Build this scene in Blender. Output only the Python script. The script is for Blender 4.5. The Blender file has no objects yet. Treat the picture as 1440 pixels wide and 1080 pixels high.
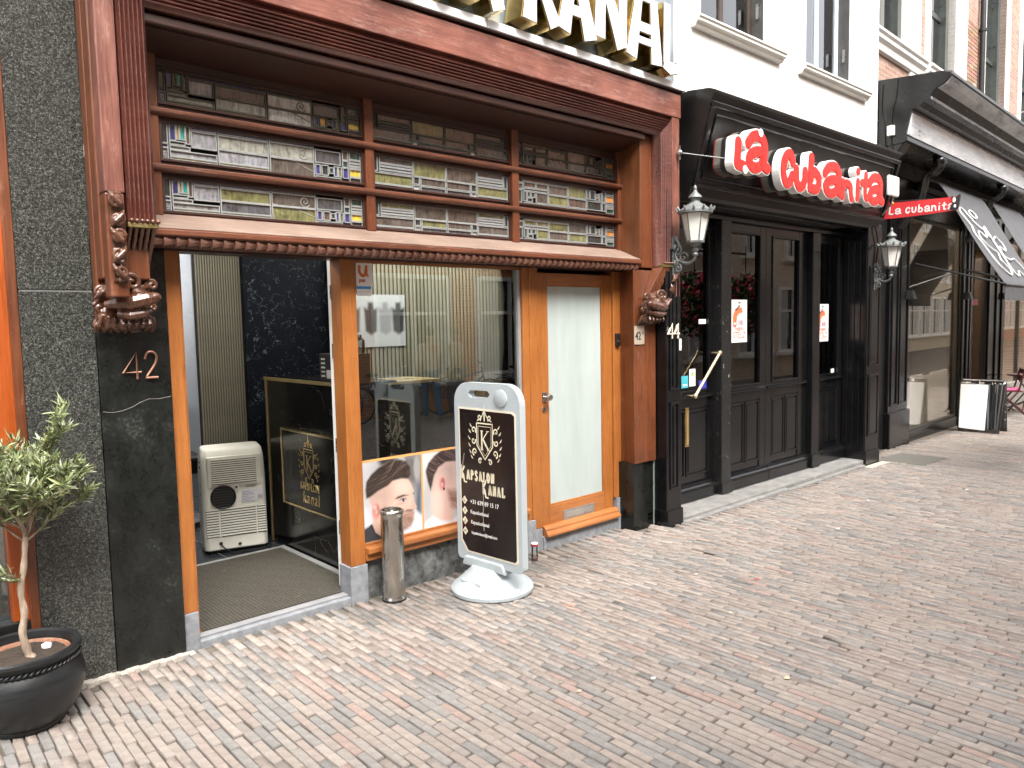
import bpy, math, random
import numpy as np
from mathutils import Vector, Matrix
random.seed(7); np.random.seed(7)
S = bpy.context.scene
COL = S.collection
# ------------------------------------------------------------------ camera, sky, sun, exposure
cam_d = bpy.data.cameras.new('camera'); cam = bpy.data.objects.new('camera', cam_d); COL.objects.link(cam)
CAM_R = ((0.740752967, -0.068716658, 0.668253741), (-0.671466786, -0.045484424, 0.739637426), (-0.020430275, -0.99659881, -0.079833676))
right = Vector([CAM_R[i][0] for i in range(3)]); down = Vector([CAM_R[i][1] for i in range(3)]); fwd = Vector([CAM_R[i][2] for i in range(3)])
M = Matrix((( right.x, -down.x, -fwd.x, 0), (right.y, -down.y, -fwd.y, -4.150673), (right.z, -down.z, -fwd.z, 1.70), (0, 0, 0, 1)))
cam.matrix_world = M
cam_d.sensor_fit = 'HORIZONTAL'; cam_d.sensor_width = 36; cam_d.lens = 36 * 1060 / 1440
cam_d.clip_start = 0.05; cam_d.clip_end = 500
S.camera = cam
W = bpy.data.worlds.new('World'); S.world = W; W.use_nodes = True
nt = W.node_tree; nt.nodes.clear()
sky = nt.nodes.new('ShaderNodeTexSky'); sky.sky_type = 'NISHITA'; sky.sun_disc = False
SUN_EL, SUN_ROT = math.radians(52), math.radians(200)
sky.sun_elevation = SUN_EL; sky.sun_rotation = SUN_ROT
sky.air_density = 1.0; sky.dust_density = 5.0; sky.ozone_density = 1.0
hs = nt.nodes.new('ShaderNodeHueSaturation'); hs.inputs['Saturation'].default_value = 0.22
bg = nt.nodes.new('ShaderNodeBackground'); bg.inputs['Strength'].default_value = 0.15
wo = nt.nodes.new('ShaderNodeOutputWorld')
nt.links.new(sky.outputs[0], hs.inputs['Color']); nt.links.new(hs.outputs[0], bg.inputs[0]); nt.links.new(bg.outputs[0], wo.inputs[0])
sun_d = bpy.data.lights.new('sun', 'SUN'); sun_d.energy = 1.1; sun_d.angle = math.radians(25); sun_d.color = (1.0, 0.955, 0.89)
sun = bpy.data.objects.new('sun', sun_d); COL.objects.link(sun)
# direction towards the sun (sky sun_rotation: clockwise from +Y)
sdir = Vector((math.sin(SUN_ROT) * math.cos(SUN_EL), math.cos(SUN_ROT) * math.cos(SUN_EL), math.sin(SUN_EL)))
sun.rotation_euler = sdir.to_track_quat('Z', 'Y').to_euler()
sun.location = (0, -5, 12)
S.view_settings.view_transform = 'Standard'; S.view_settings.look = 'None'
S.view_settings.exposure = 2.1; S.view_settings.gamma = 1.0
try: S.view_settings.use_curve_mapping = False
except Exception: pass
S.render.engine = 'CYCLES'
S.cycles.max_bounces = 8; S.cycles.transparent_max_bounces = 12

# ------------------------------------------------------------------ materials
def srgb(r, g, b):
    f = lambda c: (c / 255 / 12.92) if c / 255 <= 0.04045 else ((c / 255 + 0.055) / 1.055) ** 2.4
    c = (f(r), f(g), f(b)); l = .3 * c[0] + .59 * c[1] + .11 * c[2]; k = .80
    return tuple(.62 * (l + (v - l) * k) for v in c)
class NT:
    def __init__(s, name):
        s.m = bpy.data.materials.new(name); s.m.use_nodes = True
        s.t = s.m.node_tree; s.n = s.t.nodes; s.b = s.n['Principled BSDF']; s.out = s.n['Material Output']
    def link(s, a, b): s.t.links.new(a, b)
    def node(s, k, **kw):
        n = s.n.new(k)
        for a, v in kw.items(): setattr(n, a, v)
        return n
    def coord(s, scale=(1, 1, 1), kind='Object', rot=(0, 0, 0)):
        tc = s.node('ShaderNodeTexCoord'); mp = s.node('ShaderNodeMapping')
        mp.inputs['Scale'].default_value = scale; mp.inputs['Rotation'].default_value = rot
        s.link(tc.outputs[kind], mp.inputs['Vector']); return mp.outputs[0]
    def noise(s, vec, scale, detail=4, rough=.6, dist=0):
        n = s.node('ShaderNodeTexNoise'); s.link(vec, n.inputs['Vector'])
        n.inputs['Scale'].default_value = scale; n.inputs['Detail'].default_value = detail
        n.inputs['Roughness'].default_value = rough; n.inputs['Distortion'].default_value = dist
        return n.outputs[0]
    def ramp(s, fac, stops, interp='LINEAR'):
        r = s.node('ShaderNodeValToRGB'); r.color_ramp.interpolation = interp
        e = r.color_ramp.elements
        while len(e) < len(stops): e.new(0.5)
        for i, (p, c) in enumerate(stops):
            e[i].position = p; e[i].color = (c[0], c[1], c[2], 1) if hasattr(c, '__len__') else (c, c, c, 1)
        s.link(fac, r.inputs[0]); return r.outputs[0]
    def mix(s, fac, a, b, mode='MIX'):
        m = s.node('ShaderNodeMix', data_type='RGBA', blend_type=mode)
        for i, v in ((0, fac), (6, a), (7, b)):
            if hasattr(v, 'links'): s.link(v, m.inputs[i])
            elif i == 0: m.inputs[0].default_value = v
            else: m.inputs[i].default_value = (v[0], v[1], v[2], 1)
        return m.outputs[2]
    def bump(s, h, strength=.3, dist=.01):
        b = s.node('ShaderNodeBump'); b.inputs['Strength'].default_value = strength; b.inputs['Distance'].default_value = dist
        s.link(h, b.inputs['Height']); s.link(b.outputs[0], s.b.inputs['Normal']); return b
    def set(s, **kw):
        names = dict(base='Base Color', rough='Roughness', metal='Metallic', coat='Coat Weight', coatr='Coat Roughness', spec='Specular IOR Level', emis='Emission Color', emis_s='Emission Strength', trans='Transmission Weight', ior='IOR', alpha='Alpha', sheen='Sheen Weight')
        for k, v in kw.items():
            i = s.b.inputs[names[k]]
            if hasattr(v, 'links'): s.link(v, i)
            elif hasattr(v, '__len__'): i.default_value = (v[0], v[1], v[2], 1)
            else: i.default_value = v
        return s.m
MATS = {}
def plain(name, base, rough=.5, metal=0., var=.12, scale=6, bump=0.0, bscale=60, coat=0., spec=.5):
    """a painted, plastic or metal surface with slight uneven tone, roughness and relief"""
    if name in MATS: return MATS[name]
    n = NT(name); v = n.coord()
    a = n.noise(v, scale, 5, .65)
    lo = tuple(c * (1 - var) for c in base); hi = tuple(min(1, c * (1 + var)) for c in base)
    n.set(base=n.ramp(a, [(.3, lo), (.7, hi)]), metal=metal, coat=coat, spec=spec)
    n.set(rough=n.ramp(a, [(.3, max(.02, rough * .85)), (.7, min(1, rough * 1.18))]))
    if bump: n.bump(n.noise(v, bscale, 3, .6), bump, .004)
    MATS[name] = n.m; return n.m
def wood(name, dark, light, rough=.4, axis='z', grain=1.0, wear=0.0, wearcol=(.5, .36, .3), coat=.2, blot=.5):
    if name in MATS: return MATS[name]
    n = NT(name)
    sc = {'x': (1.2, 22, 22), 'y': (22, 1.2, 22), 'z': (22, 22, 1.2)}[axis]
    v = n.coord(sc); g = n.noise(v, 2.2 * grain, 6, .65, .4)
    v2 = n.coord((1, 1, 1)); b = n.noise(v2, 2.6, 4, .6)
    mixf = n.mix(blot, g, b)
    c = n.ramp(mixf, [(.34, dark), (.64, light)])
    fine = n.noise(n.coord(tuple(q * (3.2 if q > 2 else 1.6) for q in sc)), 3, 4, .7)
    c = n.mix(1.0, c, n.ramp(fine, [(.32, .62), (.5, 1.0), (.8, 1.18)]), 'MULTIPLY')
    if wear:
        sc2 = {'x': (3, 14, 14), 'y': (14, 3, 14), 'z': (14, 14, 3)}[axis]
        w = n.noise(n.coord(sc2), 2.0, 8, .75)
        wf = n.ramp(w, [(.62 - wear * .22, 0), (.70 - wear * .1, wear)])
        c = n.mix(wf, c, wearcol)
        sp = n.noise(v2, 90, 2, .5); sf = n.ramp(sp, [(.74, 0), (.78, .6)])
        c = n.mix(sf, c, (.55, .45, .38))
    n.set(base=c, rough=n.ramp(g, [(.2, rough * .8), (.8, min(1, rough * 1.3))]), coat=coat, coatr=.25)
    n.bump(g, .18, .003)
    MATS[name] = n.m; return n.m
def glass(name, tint=(.92, .95, .93), ior=1.5, rough=.0, mult=1.0, bumpy=0.0, dark=1.0):
    if name in MATS: return MATS[name]
    n = NT(name); n.n.remove(n.b)
    tr = n.node('ShaderNodeBsdfTransparent'); tr.inputs[0].default_value = (tint[0] * dark, tint[1] * dark, tint[2] * dark, 1)
    gl = n.node('ShaderNodeBsdfGlossy'); gl.inputs['Roughness'].default_value = rough; gl.inputs[0].default_value = (1, 1, 1, 1)
    fr = n.node('ShaderNodeFresnel'); fr.inputs[0].default_value = ior
    mu = n.node('ShaderNodeMath', operation='MULTIPLY'); mu.inputs[1].default_value = 1.7 * mult; mu.use_clamp = True
    n.link(fr.outputs[0], mu.inputs[0])
    mx = n.node('ShaderNodeMixShader'); n.link(mu.outputs[0], mx.inputs[0]); n.link(tr.outputs[0], mx.inputs[1]); n.link(gl.outputs[0], mx.inputs[2])
    if bumpy:
        b = n.node('ShaderNodeBump'); b.inputs['Strength'].default_value = bumpy; b.inputs['Distance'].default_value = .01
        n.link(n.noise(n.coord(), 1.1, 2, .5), b.inputs['Height'])
        n.link(b.outputs[0], gl.inputs['Normal']); n.link(b.outputs[0], fr.inputs['Normal'])
    n.link(mx.outputs[0], n.out.inputs[0])
    MATS[name] = n.m; return n.m
def marble(name, base, vein, scale=3, width=.02, rough=.15, amount=1.0, cloud=None):
    if name in MATS: return MATS[name]
    n = NT(name); v = n.coord()
    w = n.node('ShaderNodeTexNoise'); n.link(v, w.inputs['Vector']); w.inputs['Scale'].default_value = scale * 1.3; w.inputs['Detail'].default_value = 5
    add = n.node('ShaderNodeMixRGB'); add.blend_type = 'ADD'; add.inputs[0].default_value = .45
    n.link(v, add.inputs[1]); n.link(w.outputs[1], add.inputs[2])
    vo = n.node('ShaderNodeTexVoronoi', feature='DISTANCE_TO_EDGE'); vo.inputs['Scale'].default_value = scale; n.link(add.outputs[0], vo.inputs['Vector'])
    f = n.ramp(vo.outputs['Distance'], [(0, 1), (width, 0)])
    br = n.ramp(n.noise(v, scale * 2.2, 4, .7), [(.45, 0), (.62, amount)])
    m = n.node('ShaderNodeMath', operation='MULTIPLY'); n.link(f, m.inputs[0]); n.link(br, m.inputs[1])
    b2 = base if cloud is None else n.ramp(n.noise(v, scale * .9, 6, .7), [(.35, base), (.75, cloud)])
    n.set(base=n.mix(m.outputs[0], b2, vein), rough=rough)
    MATS[name] = n.m; return n.m
def attr_mat(name, rough=.5, attr='col', coat=0., bump=0, bscale=80, var=.0, spec=.5, specks=None):
    if name in MATS: return MATS[name]
    n = NT(name); a = n.node('ShaderNodeAttribute'); a.attribute_name = attr
    c = a.outputs['Color']
    if var:
        no = n.ramp(n.noise(n.coord(), 26, 6, .75), [(.25, 1 - var), (.75, 1 + var * .6)])
        c = n.mix(1.0, c, no, 'MULTIPLY')
    if specks:
        c = n.mix(n.ramp(n.noise(n.coord(), 34, 7, .8), [(.60, 0), (.70, .75)]), c, specks)
        c = n.mix(n.ramp(n.noise(n.coord(), 11, 6, .75), [(.30, .55), (.42, 0)]), c, tuple(q * .38 for q in specks))
    n.set(base=c, rough=rough, coat=coat, spec=spec)
    if bump: n.bump(n.noise(n.coord(), bscale, 5, .7), bump, .004)
    MATS[name] = n.m; return n.m

# ------------------------------------------------------------------ geometry helpers
class MB:
    def __init__(s): s.v = []; s.f = []; s.c = []; s.mi = []
    def add(s, vs, fs, col=None, mi=0):
        b = len(s.v); s.v += [tuple(p) for p in vs]; s.f += [tuple(b + i for i in f) for f in fs]
        s.c += [col] * len(fs); s.mi += [mi] * len(fs); return s
    def box(s, x0, x1, y0, y1, z0, z1, col=None, mi=0):
        x0, x1 = sorted((x0, x1)); y0, y1 = sorted((y0, y1)); z0, z1 = sorted((z0, z1))
        return s.add([(x0, y0, z0), (x1, y0, z0), (x1, y1, z0), (x0, y1, z0), (x0, y0, z1), (x1, y0, z1), (x1, y1, z1), (x0, y1, z1)],
                     [(0, 3, 2, 1), (4, 5, 6, 7), (0, 1, 5, 4), (1, 2, 6, 5), (2, 3, 7, 6), (3, 0, 4, 7)], col, mi)
    def prism(s, poly, axis, a0, a1, col=None):
        """poly: list of 2D points; axis 'x' -> (y,z), 'y' -> (x,z), 'z' -> (x,y)"""
        def P(p, a): return {'x': (a, p[0], p[1]), 'y': (p[0], a, p[1]), 'z': (p[0], p[1], a)}[axis]
        n = len(poly); vs = [P(p, a0) for p in poly] + [P(p, a1) for p in poly]
        fs = [tuple(range(n)), tuple(range(2 * n - 1, n - 1, -1))] + [(i, i + n, (i + 1) % n + n, (i + 1) % n) for i in range(n)]
        return s.add(vs, fs, col)
    def tube(s, pts, r, n=8, col=None, cap=True):
        pts = [Vector(p) for p in pts]; k = len(pts)
        rs = r if hasattr(r, '__len__') else [r] * k
        t0 = (pts[1] - pts[0]).normalized(); ref = Vector((0, 0, 1)) if abs(t0.z) < .9 else Vector((1, 0, 0))
        u = t0.cross(ref).normalized(); vs = []
        for i in range(k):
            t = (pts[min(i + 1, k - 1)] - pts[max(i - 1, 0)]).normalized()
            u = (u - t * u.dot(t)); u = u.normalized() if u.length > 1e-6 else t.orthogonal().normalized()
            w = t.cross(u)
            for j in range(n):
                a = 2 * math.pi * j / n; vs.append(pts[i] + (u * math.cos(a) + w * math.sin(a)) * rs[i])
        fs = [(i * n + j, i * n + (j + 1) % n, (i + 1) * n + (j + 1) % n, (i + 1) * n + j) for i in range(k - 1) for j in range(n)]
        if cap: fs += [tuple(range(n - 1, -1, -1)), tuple(range((k - 1) * n, k * n))]
        return s.add(vs, fs, col)
    def lathe(s, prof, c=(0, 0, 0), n=32, col=None, sx=1, sy=1):
        vs = []; k = len(prof)
        for r, z in prof:
            for j in range(n):
                a = 2 * math.pi * j / n; vs.append((c[0] + r * math.cos(a) * sx, c[1] + r * math.sin(a) * sy, c[2] + z))
        fs = [(i * n + j, i * n + (j + 1) % n, (i + 1) * n + (j + 1) % n, (i + 1) * n + j) for i in range(k - 1) for j in range(n)]
        fs += [tuple(range(n - 1, -1, -1)), tuple(range((k - 1) * n, k * n))]
        return s.add(vs, fs, col)
    def ball(s, c, r, n=10, col=None, rot=None):
        r = r if hasattr(r, '__len__') else (r, r, r); vs = []; m = n // 2 + 1
        R = rot or Matrix.Identity(3)
        for i in range(m):
            th = math.pi * i / (m - 1); th = min(max(th, .05), math.pi - .05)
            for j in range(n):
                a = 2 * math.pi * j / n
                p = R @ Vector((r[0] * math.sin(th) * math.cos(a), r[1] * math.sin(th) * math.sin(a), r[2] * math.cos(th)))
                vs.append((c[0] + p.x, c[1] + p.y, c[2] + p.z))
        fs = [(i * n + j, (i + 1) * n + j, (i + 1) * n + (j + 1) % n, i * n + (j + 1) % n) for i in range(m - 1) for j in range(n)]
        fs += [tuple(range(n)), tuple(range(m * n - 1, (m - 1) * n - 1, -1))]
        return s.add(vs, fs, col)
    def mesh(s, name):
        me = bpy.data.meshes.new(name); me.from_pydata(s.v, [], s.f)
        if any(c is not None for c in s.c):
            a = me.attributes.new('col', 'FLOAT_COLOR', 'FACE')
            arr = np.ones((len(s.f), 4), 'f')
            for i, c in enumerate(s.c):
                if c is not None: arr[i, :3] = c
            a.data.foreach_set('color', arr.ravel())
        if any(s.mi): me.polygons.foreach_set('material_index', s.mi)
        me.update(); return me
    def xf(s, fn):
        s.v = [tuple(fn(*p)) for p in s.v]; return s
def fix_normals(me):
    import bmesh
    bm = bmesh.new(); bm.from_mesh(me); bmesh.ops.recalc_face_normals(bm, faces=bm.faces); bm.to_mesh(me); bm.free()
def place(o, parent, local=False):
    COL.objects.link(o)
    if parent is not None:
        o.parent = parent
        if not local: o.matrix_parent_inverse = parent.matrix_basis.inverted()
    return o
def obj(name, mb, mat, parent=None, bevel=0, smooth=False, local=False, segs=2, label=None, stuff=False, fix=True):
    me = mb.mesh(name) if isinstance(mb, MB) else mb
    if fix and isinstance(mb, MB): fix_normals(me)
    ms = mat if isinstance(mat, (list, tuple)) else [mat]
    if not me.materials:
        for m in ms: me.materials.append(m)
    o = bpy.data.objects.new(name, me); place(o, parent, local)
    if smooth:
        me.polygons.foreach_set('use_smooth', [True] * len(me.polygons))
        if smooth is not True:
            try: me.set_sharp_from_angle(angle=math.radians(smooth))
            except Exception: pass
    if bevel:
        b = o.modifiers.new('bevel', 'BEVEL'); b.width = bevel; b.segments = segs; b.limit_method = 'ANGLE'; b.angle_limit = math.radians(40); b.harden_normals = False
    if label: o['label'] = label
    if stuff: o['kind'] = 'stuff'
    return o
def thing(name, label, cat, loc=(0, 0, 0), rotz=0, group=None):
    o = bpy.data.objects.new(name, None); COL.objects.link(o); o.location = loc; o.rotation_euler = (0, 0, rotz); o.empty_display_size = .1
    o['label'] = label; o['category'] = cat
    if group: o['group'] = group
    bpy.context.view_layer.update() if False else None
    o.matrix_basis = Matrix.Translation(Vector(loc)) @ Matrix.Rotation(rotz, 4, 'Z')
    return o
def tag(o, label=None, cat=None, group=None, kind=None):
    if label: o['label'] = label
    if cat: o['category'] = cat
    if group: o['group'] = group
    if kind: o['kind'] = kind
    return o
def dup(root, loc, rotz=None, label=None):
    r = root.copy(); COL.objects.link(r); r.location = loc
    if rotz is not None: r.rotation_euler = (0, 0, rotz)
    if label: r['label'] = label
    for ch in list(root.children):
        c = ch.copy(); COL.objects.link(c); c.parent = r
        for g in list(ch.children):
            d = g.copy(); COL.objects.link(d); d.parent = c
    return r
def text_mesh(txt, size, depth=0.0, shear=0, bold=0.0, space=1.0, align='LEFT', res=3):
    cu = bpy.data.curves.new('t', 'FONT'); cu.body = txt; cu.size = size; cu.extrude = depth / 2; cu.shear = shear
    cu.offset = bold; cu.space_character = space; cu.align_x = align; cu.resolution_u = res
    o = bpy.data.objects.new('t', cu); COL.objects.link(o)
    bpy.context.view_layer.update()
    dg = bpy.context.evaluated_depsgraph_get()
    me = bpy.data.meshes.new_from_object(o.evaluated_get(dg))
    COL.objects.unlink(o); bpy.data.objects.remove(o); bpy.data.curves.remove(cu)
    mb = MB(); mb.v = [tuple(v.co) for v in me.vertices]; mb.f = [tuple(p.vertices) for p in me.polygons]; mb.c = [None] * len(mb.f); mb.mi = [0] * len(mb.f)
    bpy.data.meshes.remove(me); return mb
def on_wall_x(mb, x, y0, z0, d=1):
    """letters written on a plane x = const that is read from the -x side: text x runs towards -y"""
    return mb.xf(lambda a, b, c: (x - c, y0 - a, z0 + b))
def on_wall_y(mb, y, x0, z0):
    return mb.xf(lambda a, b, c: (x0 + a, y - c, z0 + b))
def stroke(mb, pts, w, z=0.0, th=0.0, n=10, col=None):
    """flat ribbon stroke in the xy plane with round ends; th = thickness (extruded prism)"""
    pts = [Vector((p[0], p[1])) for p in pts]; ws = w if hasattr(w, '__len__') else [w] * len(pts)
    L = []; R = []
    for i, p in enumerate(pts):
        t = (pts[min(i + 1, len(pts) - 1)] - pts[max(i - 1, 0)]); t = t.normalized() if t.length > 1e-9 else Vector((1, 0))
        nn = Vector((-t.y, t.x)) * ws[i] / 2; L.append(p + nn); R.append(p - nn)
    poly = L + R[::-1]
    k = len(pts)
    vs = [(p.x, p.y, z) for p in L] + [(p.x, p.y, z) for p in R]
    fs = [(i, i + 1, k + i + 1, k + i) for i in range(k - 1)]
    if th:
        m = len(vs); vs2 = [(a, b, c + th) for a, b, c in vs]
        fs = fs + [tuple(m + i for i in f[::-1]) for f in fs] + [(i, i + 1, m + i + 1, m + i) for i in range(k - 1)] + [(k + i, k + i + 1, m + k + i + 1, m + k + i) for i in range(k - 1)] + [(0, k, m + k, m), (k - 1, 2 * k - 1, m + 2 * k - 1, m + k - 1)]
        vs = vs + vs2
    mb.add(vs, fs, col); return mb
def smooth_pts(pts, n=6):
    """Catmull-Rom through the points"""
    P = [np.array(p, float) for p in pts]; out = []
    P = [2 * P[0] - P[1]] + P + [2 * P[-1] - P[-2]]
    for i in range(1, len(P) - 2):
        for k in range(n):
            t = k / n
            out.append(.5 * ((2 * P[i]) + (-P[i - 1] + P[i + 1]) * t + (2 * P[i - 1] - 5 * P[i] + 4 * P[i + 1] - P[i + 2]) * t * t + (-P[i - 1] + 3 * P[i] - 3 * P[i + 1] + P[i + 2]) * t ** 3))
    out.append(P[-2]); return [tuple(p) for p in out]
def spiral(cx, cy, r0, r1, a0, turns, n=18):
    return [(cx + (r0 + (r1 - r0) * i / n) * math.cos(a0 + turns * 2 * math.pi * i / n), cy + (r0 + (r1 - r0) * i / n) * math.sin(a0 + turns * 2 * math.pi * i / n)) for i in range(n + 1)]
# flat print: a fine grid whose colour attribute is painted with soft-edged shapes
class Paint:
    def __init__(s, w, h, n=140, bgc=(1, 1, 1)):
        s.w, s.h = w, h; s.nx = n; s.ny = max(2, int(n * h / w))
        u, v = np.meshgrid(np.linspace(0, 1, s.nx + 1), np.linspace(0, 1, s.ny + 1)); s.u, s.v = u, v
        s.c = np.ones(u.shape + (3,)) * np.array(bgc)
    def blend(s, a, col):
        a = np.clip(a, 0, 1)[..., None]; s.c = s.c * (1 - a) + np.array(col) * a
    def poly(s, pts, col, soft=.01, op=1.0, tex=None):
        P = np.array(pts, float); X = s.u; Y = s.v; asp = s.h / s.w
        d = np.full(X.shape, 1e9); ins = np.zeros(X.shape, bool); n = len(P)
        for i in range(n):
            a, b = P[i], P[(i + 1) % n]
            abx, aby = b[0] - a[0], (b[1] - a[1]) * asp
            apx, apy = X - a[0], (Y - a[1]) * asp
            t = np.clip((apx * abx + apy * aby) / (abx ** 2 + aby ** 2 + 1e-12), 0, 1)
            d = np.minimum(d, np.hypot(apx - t * abx, apy - t * aby))
            if a[1] != b[1]:
                c = ((a[1] > Y) != (b[1] > Y)) & (X < (b[0] - a[0]) * (Y - a[1]) / (b[1] - a[1]) + a[0]); ins ^= c
        sd = np.where(ins, d, -d); al = np.clip(sd / soft * .5 + .5, 0, 1) * op
        if tex is not None: al = al * tex
        s.blend(al, col)
    def ell(s, cx, cy, rx, ry, col, soft=.3, op=1.0):
        r = np.hypot((s.u - cx) / rx, (s.v - cy) / ry); s.blend(np.clip((1 - r) / soft + .5, 0, 1) * op, col)
    def mesh(s, name):
        me = bpy.data.meshes.new(name); nx, ny = s.nx, s.ny
        vs = np.stack([s.u * s.w, np.zeros_like(s.u), s.v * s.h], -1).reshape(-1, 3)
        idx = np.arange((nx + 1) * (ny + 1)).reshape(ny + 1, nx + 1)
        fs = np.stack([idx[:-1, :-1], idx[:-1, 1:], idx[1:, 1:], idx[1:, :-1]], -1).reshape(-1, 4)
        me.from_pydata(vs.tolist(), [], fs.tolist())
        a = me.attributes.new('col', 'FLOAT_COLOR', 'POINT'); arr = np.ones((len(vs), 4), 'f'); arr[:, :3] = np.clip(s.c, 0, 1).reshape(-1, 3)
        a.data.foreach_set('color', arr.ravel()); return me
def G(x): return -.02 - .010 * min(max(x, -2), 24)

# shared materials
M_pink = wood('faded_mahogany', (.080, .024, .016), (.23, .085, .058), .42, 'z', wear=.45, wearcol=(.32, .19, .15))
M_pinkx = wood('faded_mahogany_rail', (.080, .024, .016), (.25, .092, .064), .40, 'x', wear=.45, wearcol=(.34, .21, .17))
M_redz = wood('red_brown_varnish_upright', (.070, .018, .006), (.165, .050, .017), .38, 'z', wear=.15)
M_redx = wood('red_brown_varnish_rail', (.060, .018, .008), (.15, .048, .022), .38, 'x', wear=.2)
M_sill = wood('weathered_sill', (.155, .10, .075), (.25, .175, .135), .5, 'x', wear=.5, wearcol=(.38, .28, .22))
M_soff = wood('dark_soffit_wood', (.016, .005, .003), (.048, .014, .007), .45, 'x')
M_carve = wood('carved_dark_wood', (.030, .010, .005), (.15, .060, .030), .26, 'z', coat=.5)
M_or = wood('orange_varnish_upright', (.25, .080, .015), (.35, .125, .028), .42, 'z', grain=.8, blot=.6, coat=.1, wear=.16, wearcol=(.20, .085, .03))
M_orx = wood('orange_varnish_rail', (.27, .088, .020), (.38, .145, .042), .42, 'x', grain=.8, blot=.6, coat=.1, wear=.2, wearcol=(.22, .10, .04))
M_blk = plain('black_gloss_paint', (.0045, .0045, .005), .20, var=.5, scale=9, bump=.12, bscale=35)
M_blkm = plain('black_satin_paint', (.008, .008, .0085), .40, var=.5, scale=9, bump=.1, bscale=35)
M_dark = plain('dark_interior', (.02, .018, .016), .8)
M_white = plain('white_paint', (.78, .78, .76), .55, var=.03, bump=.05)
M_alu = plain('white_metal_trim', (.75, .75, .75), .4, var=.03)
M_steel = plain('brushed_steel', (.45, .44, .42), .28, 1.0, var=.15, scale=14, bump=.1, bscale=20)
M_brass = plain('brass', (.72, .52, .22), .25, 1.0, var=.1)
M_gold = plain('gold_trim', (.78, .60, .28), .3, .9, var=.1)
M_cop = plain('copper_numerals', srgb(190, 130, 100), .38, .7, var=.2, scale=40)
M_glass = glass('window_glass', bumpy=.04)
M_glassd = glass('dark_room_glass', (.75, .78, .76), bumpy=.05, mult=1.25)
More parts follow.
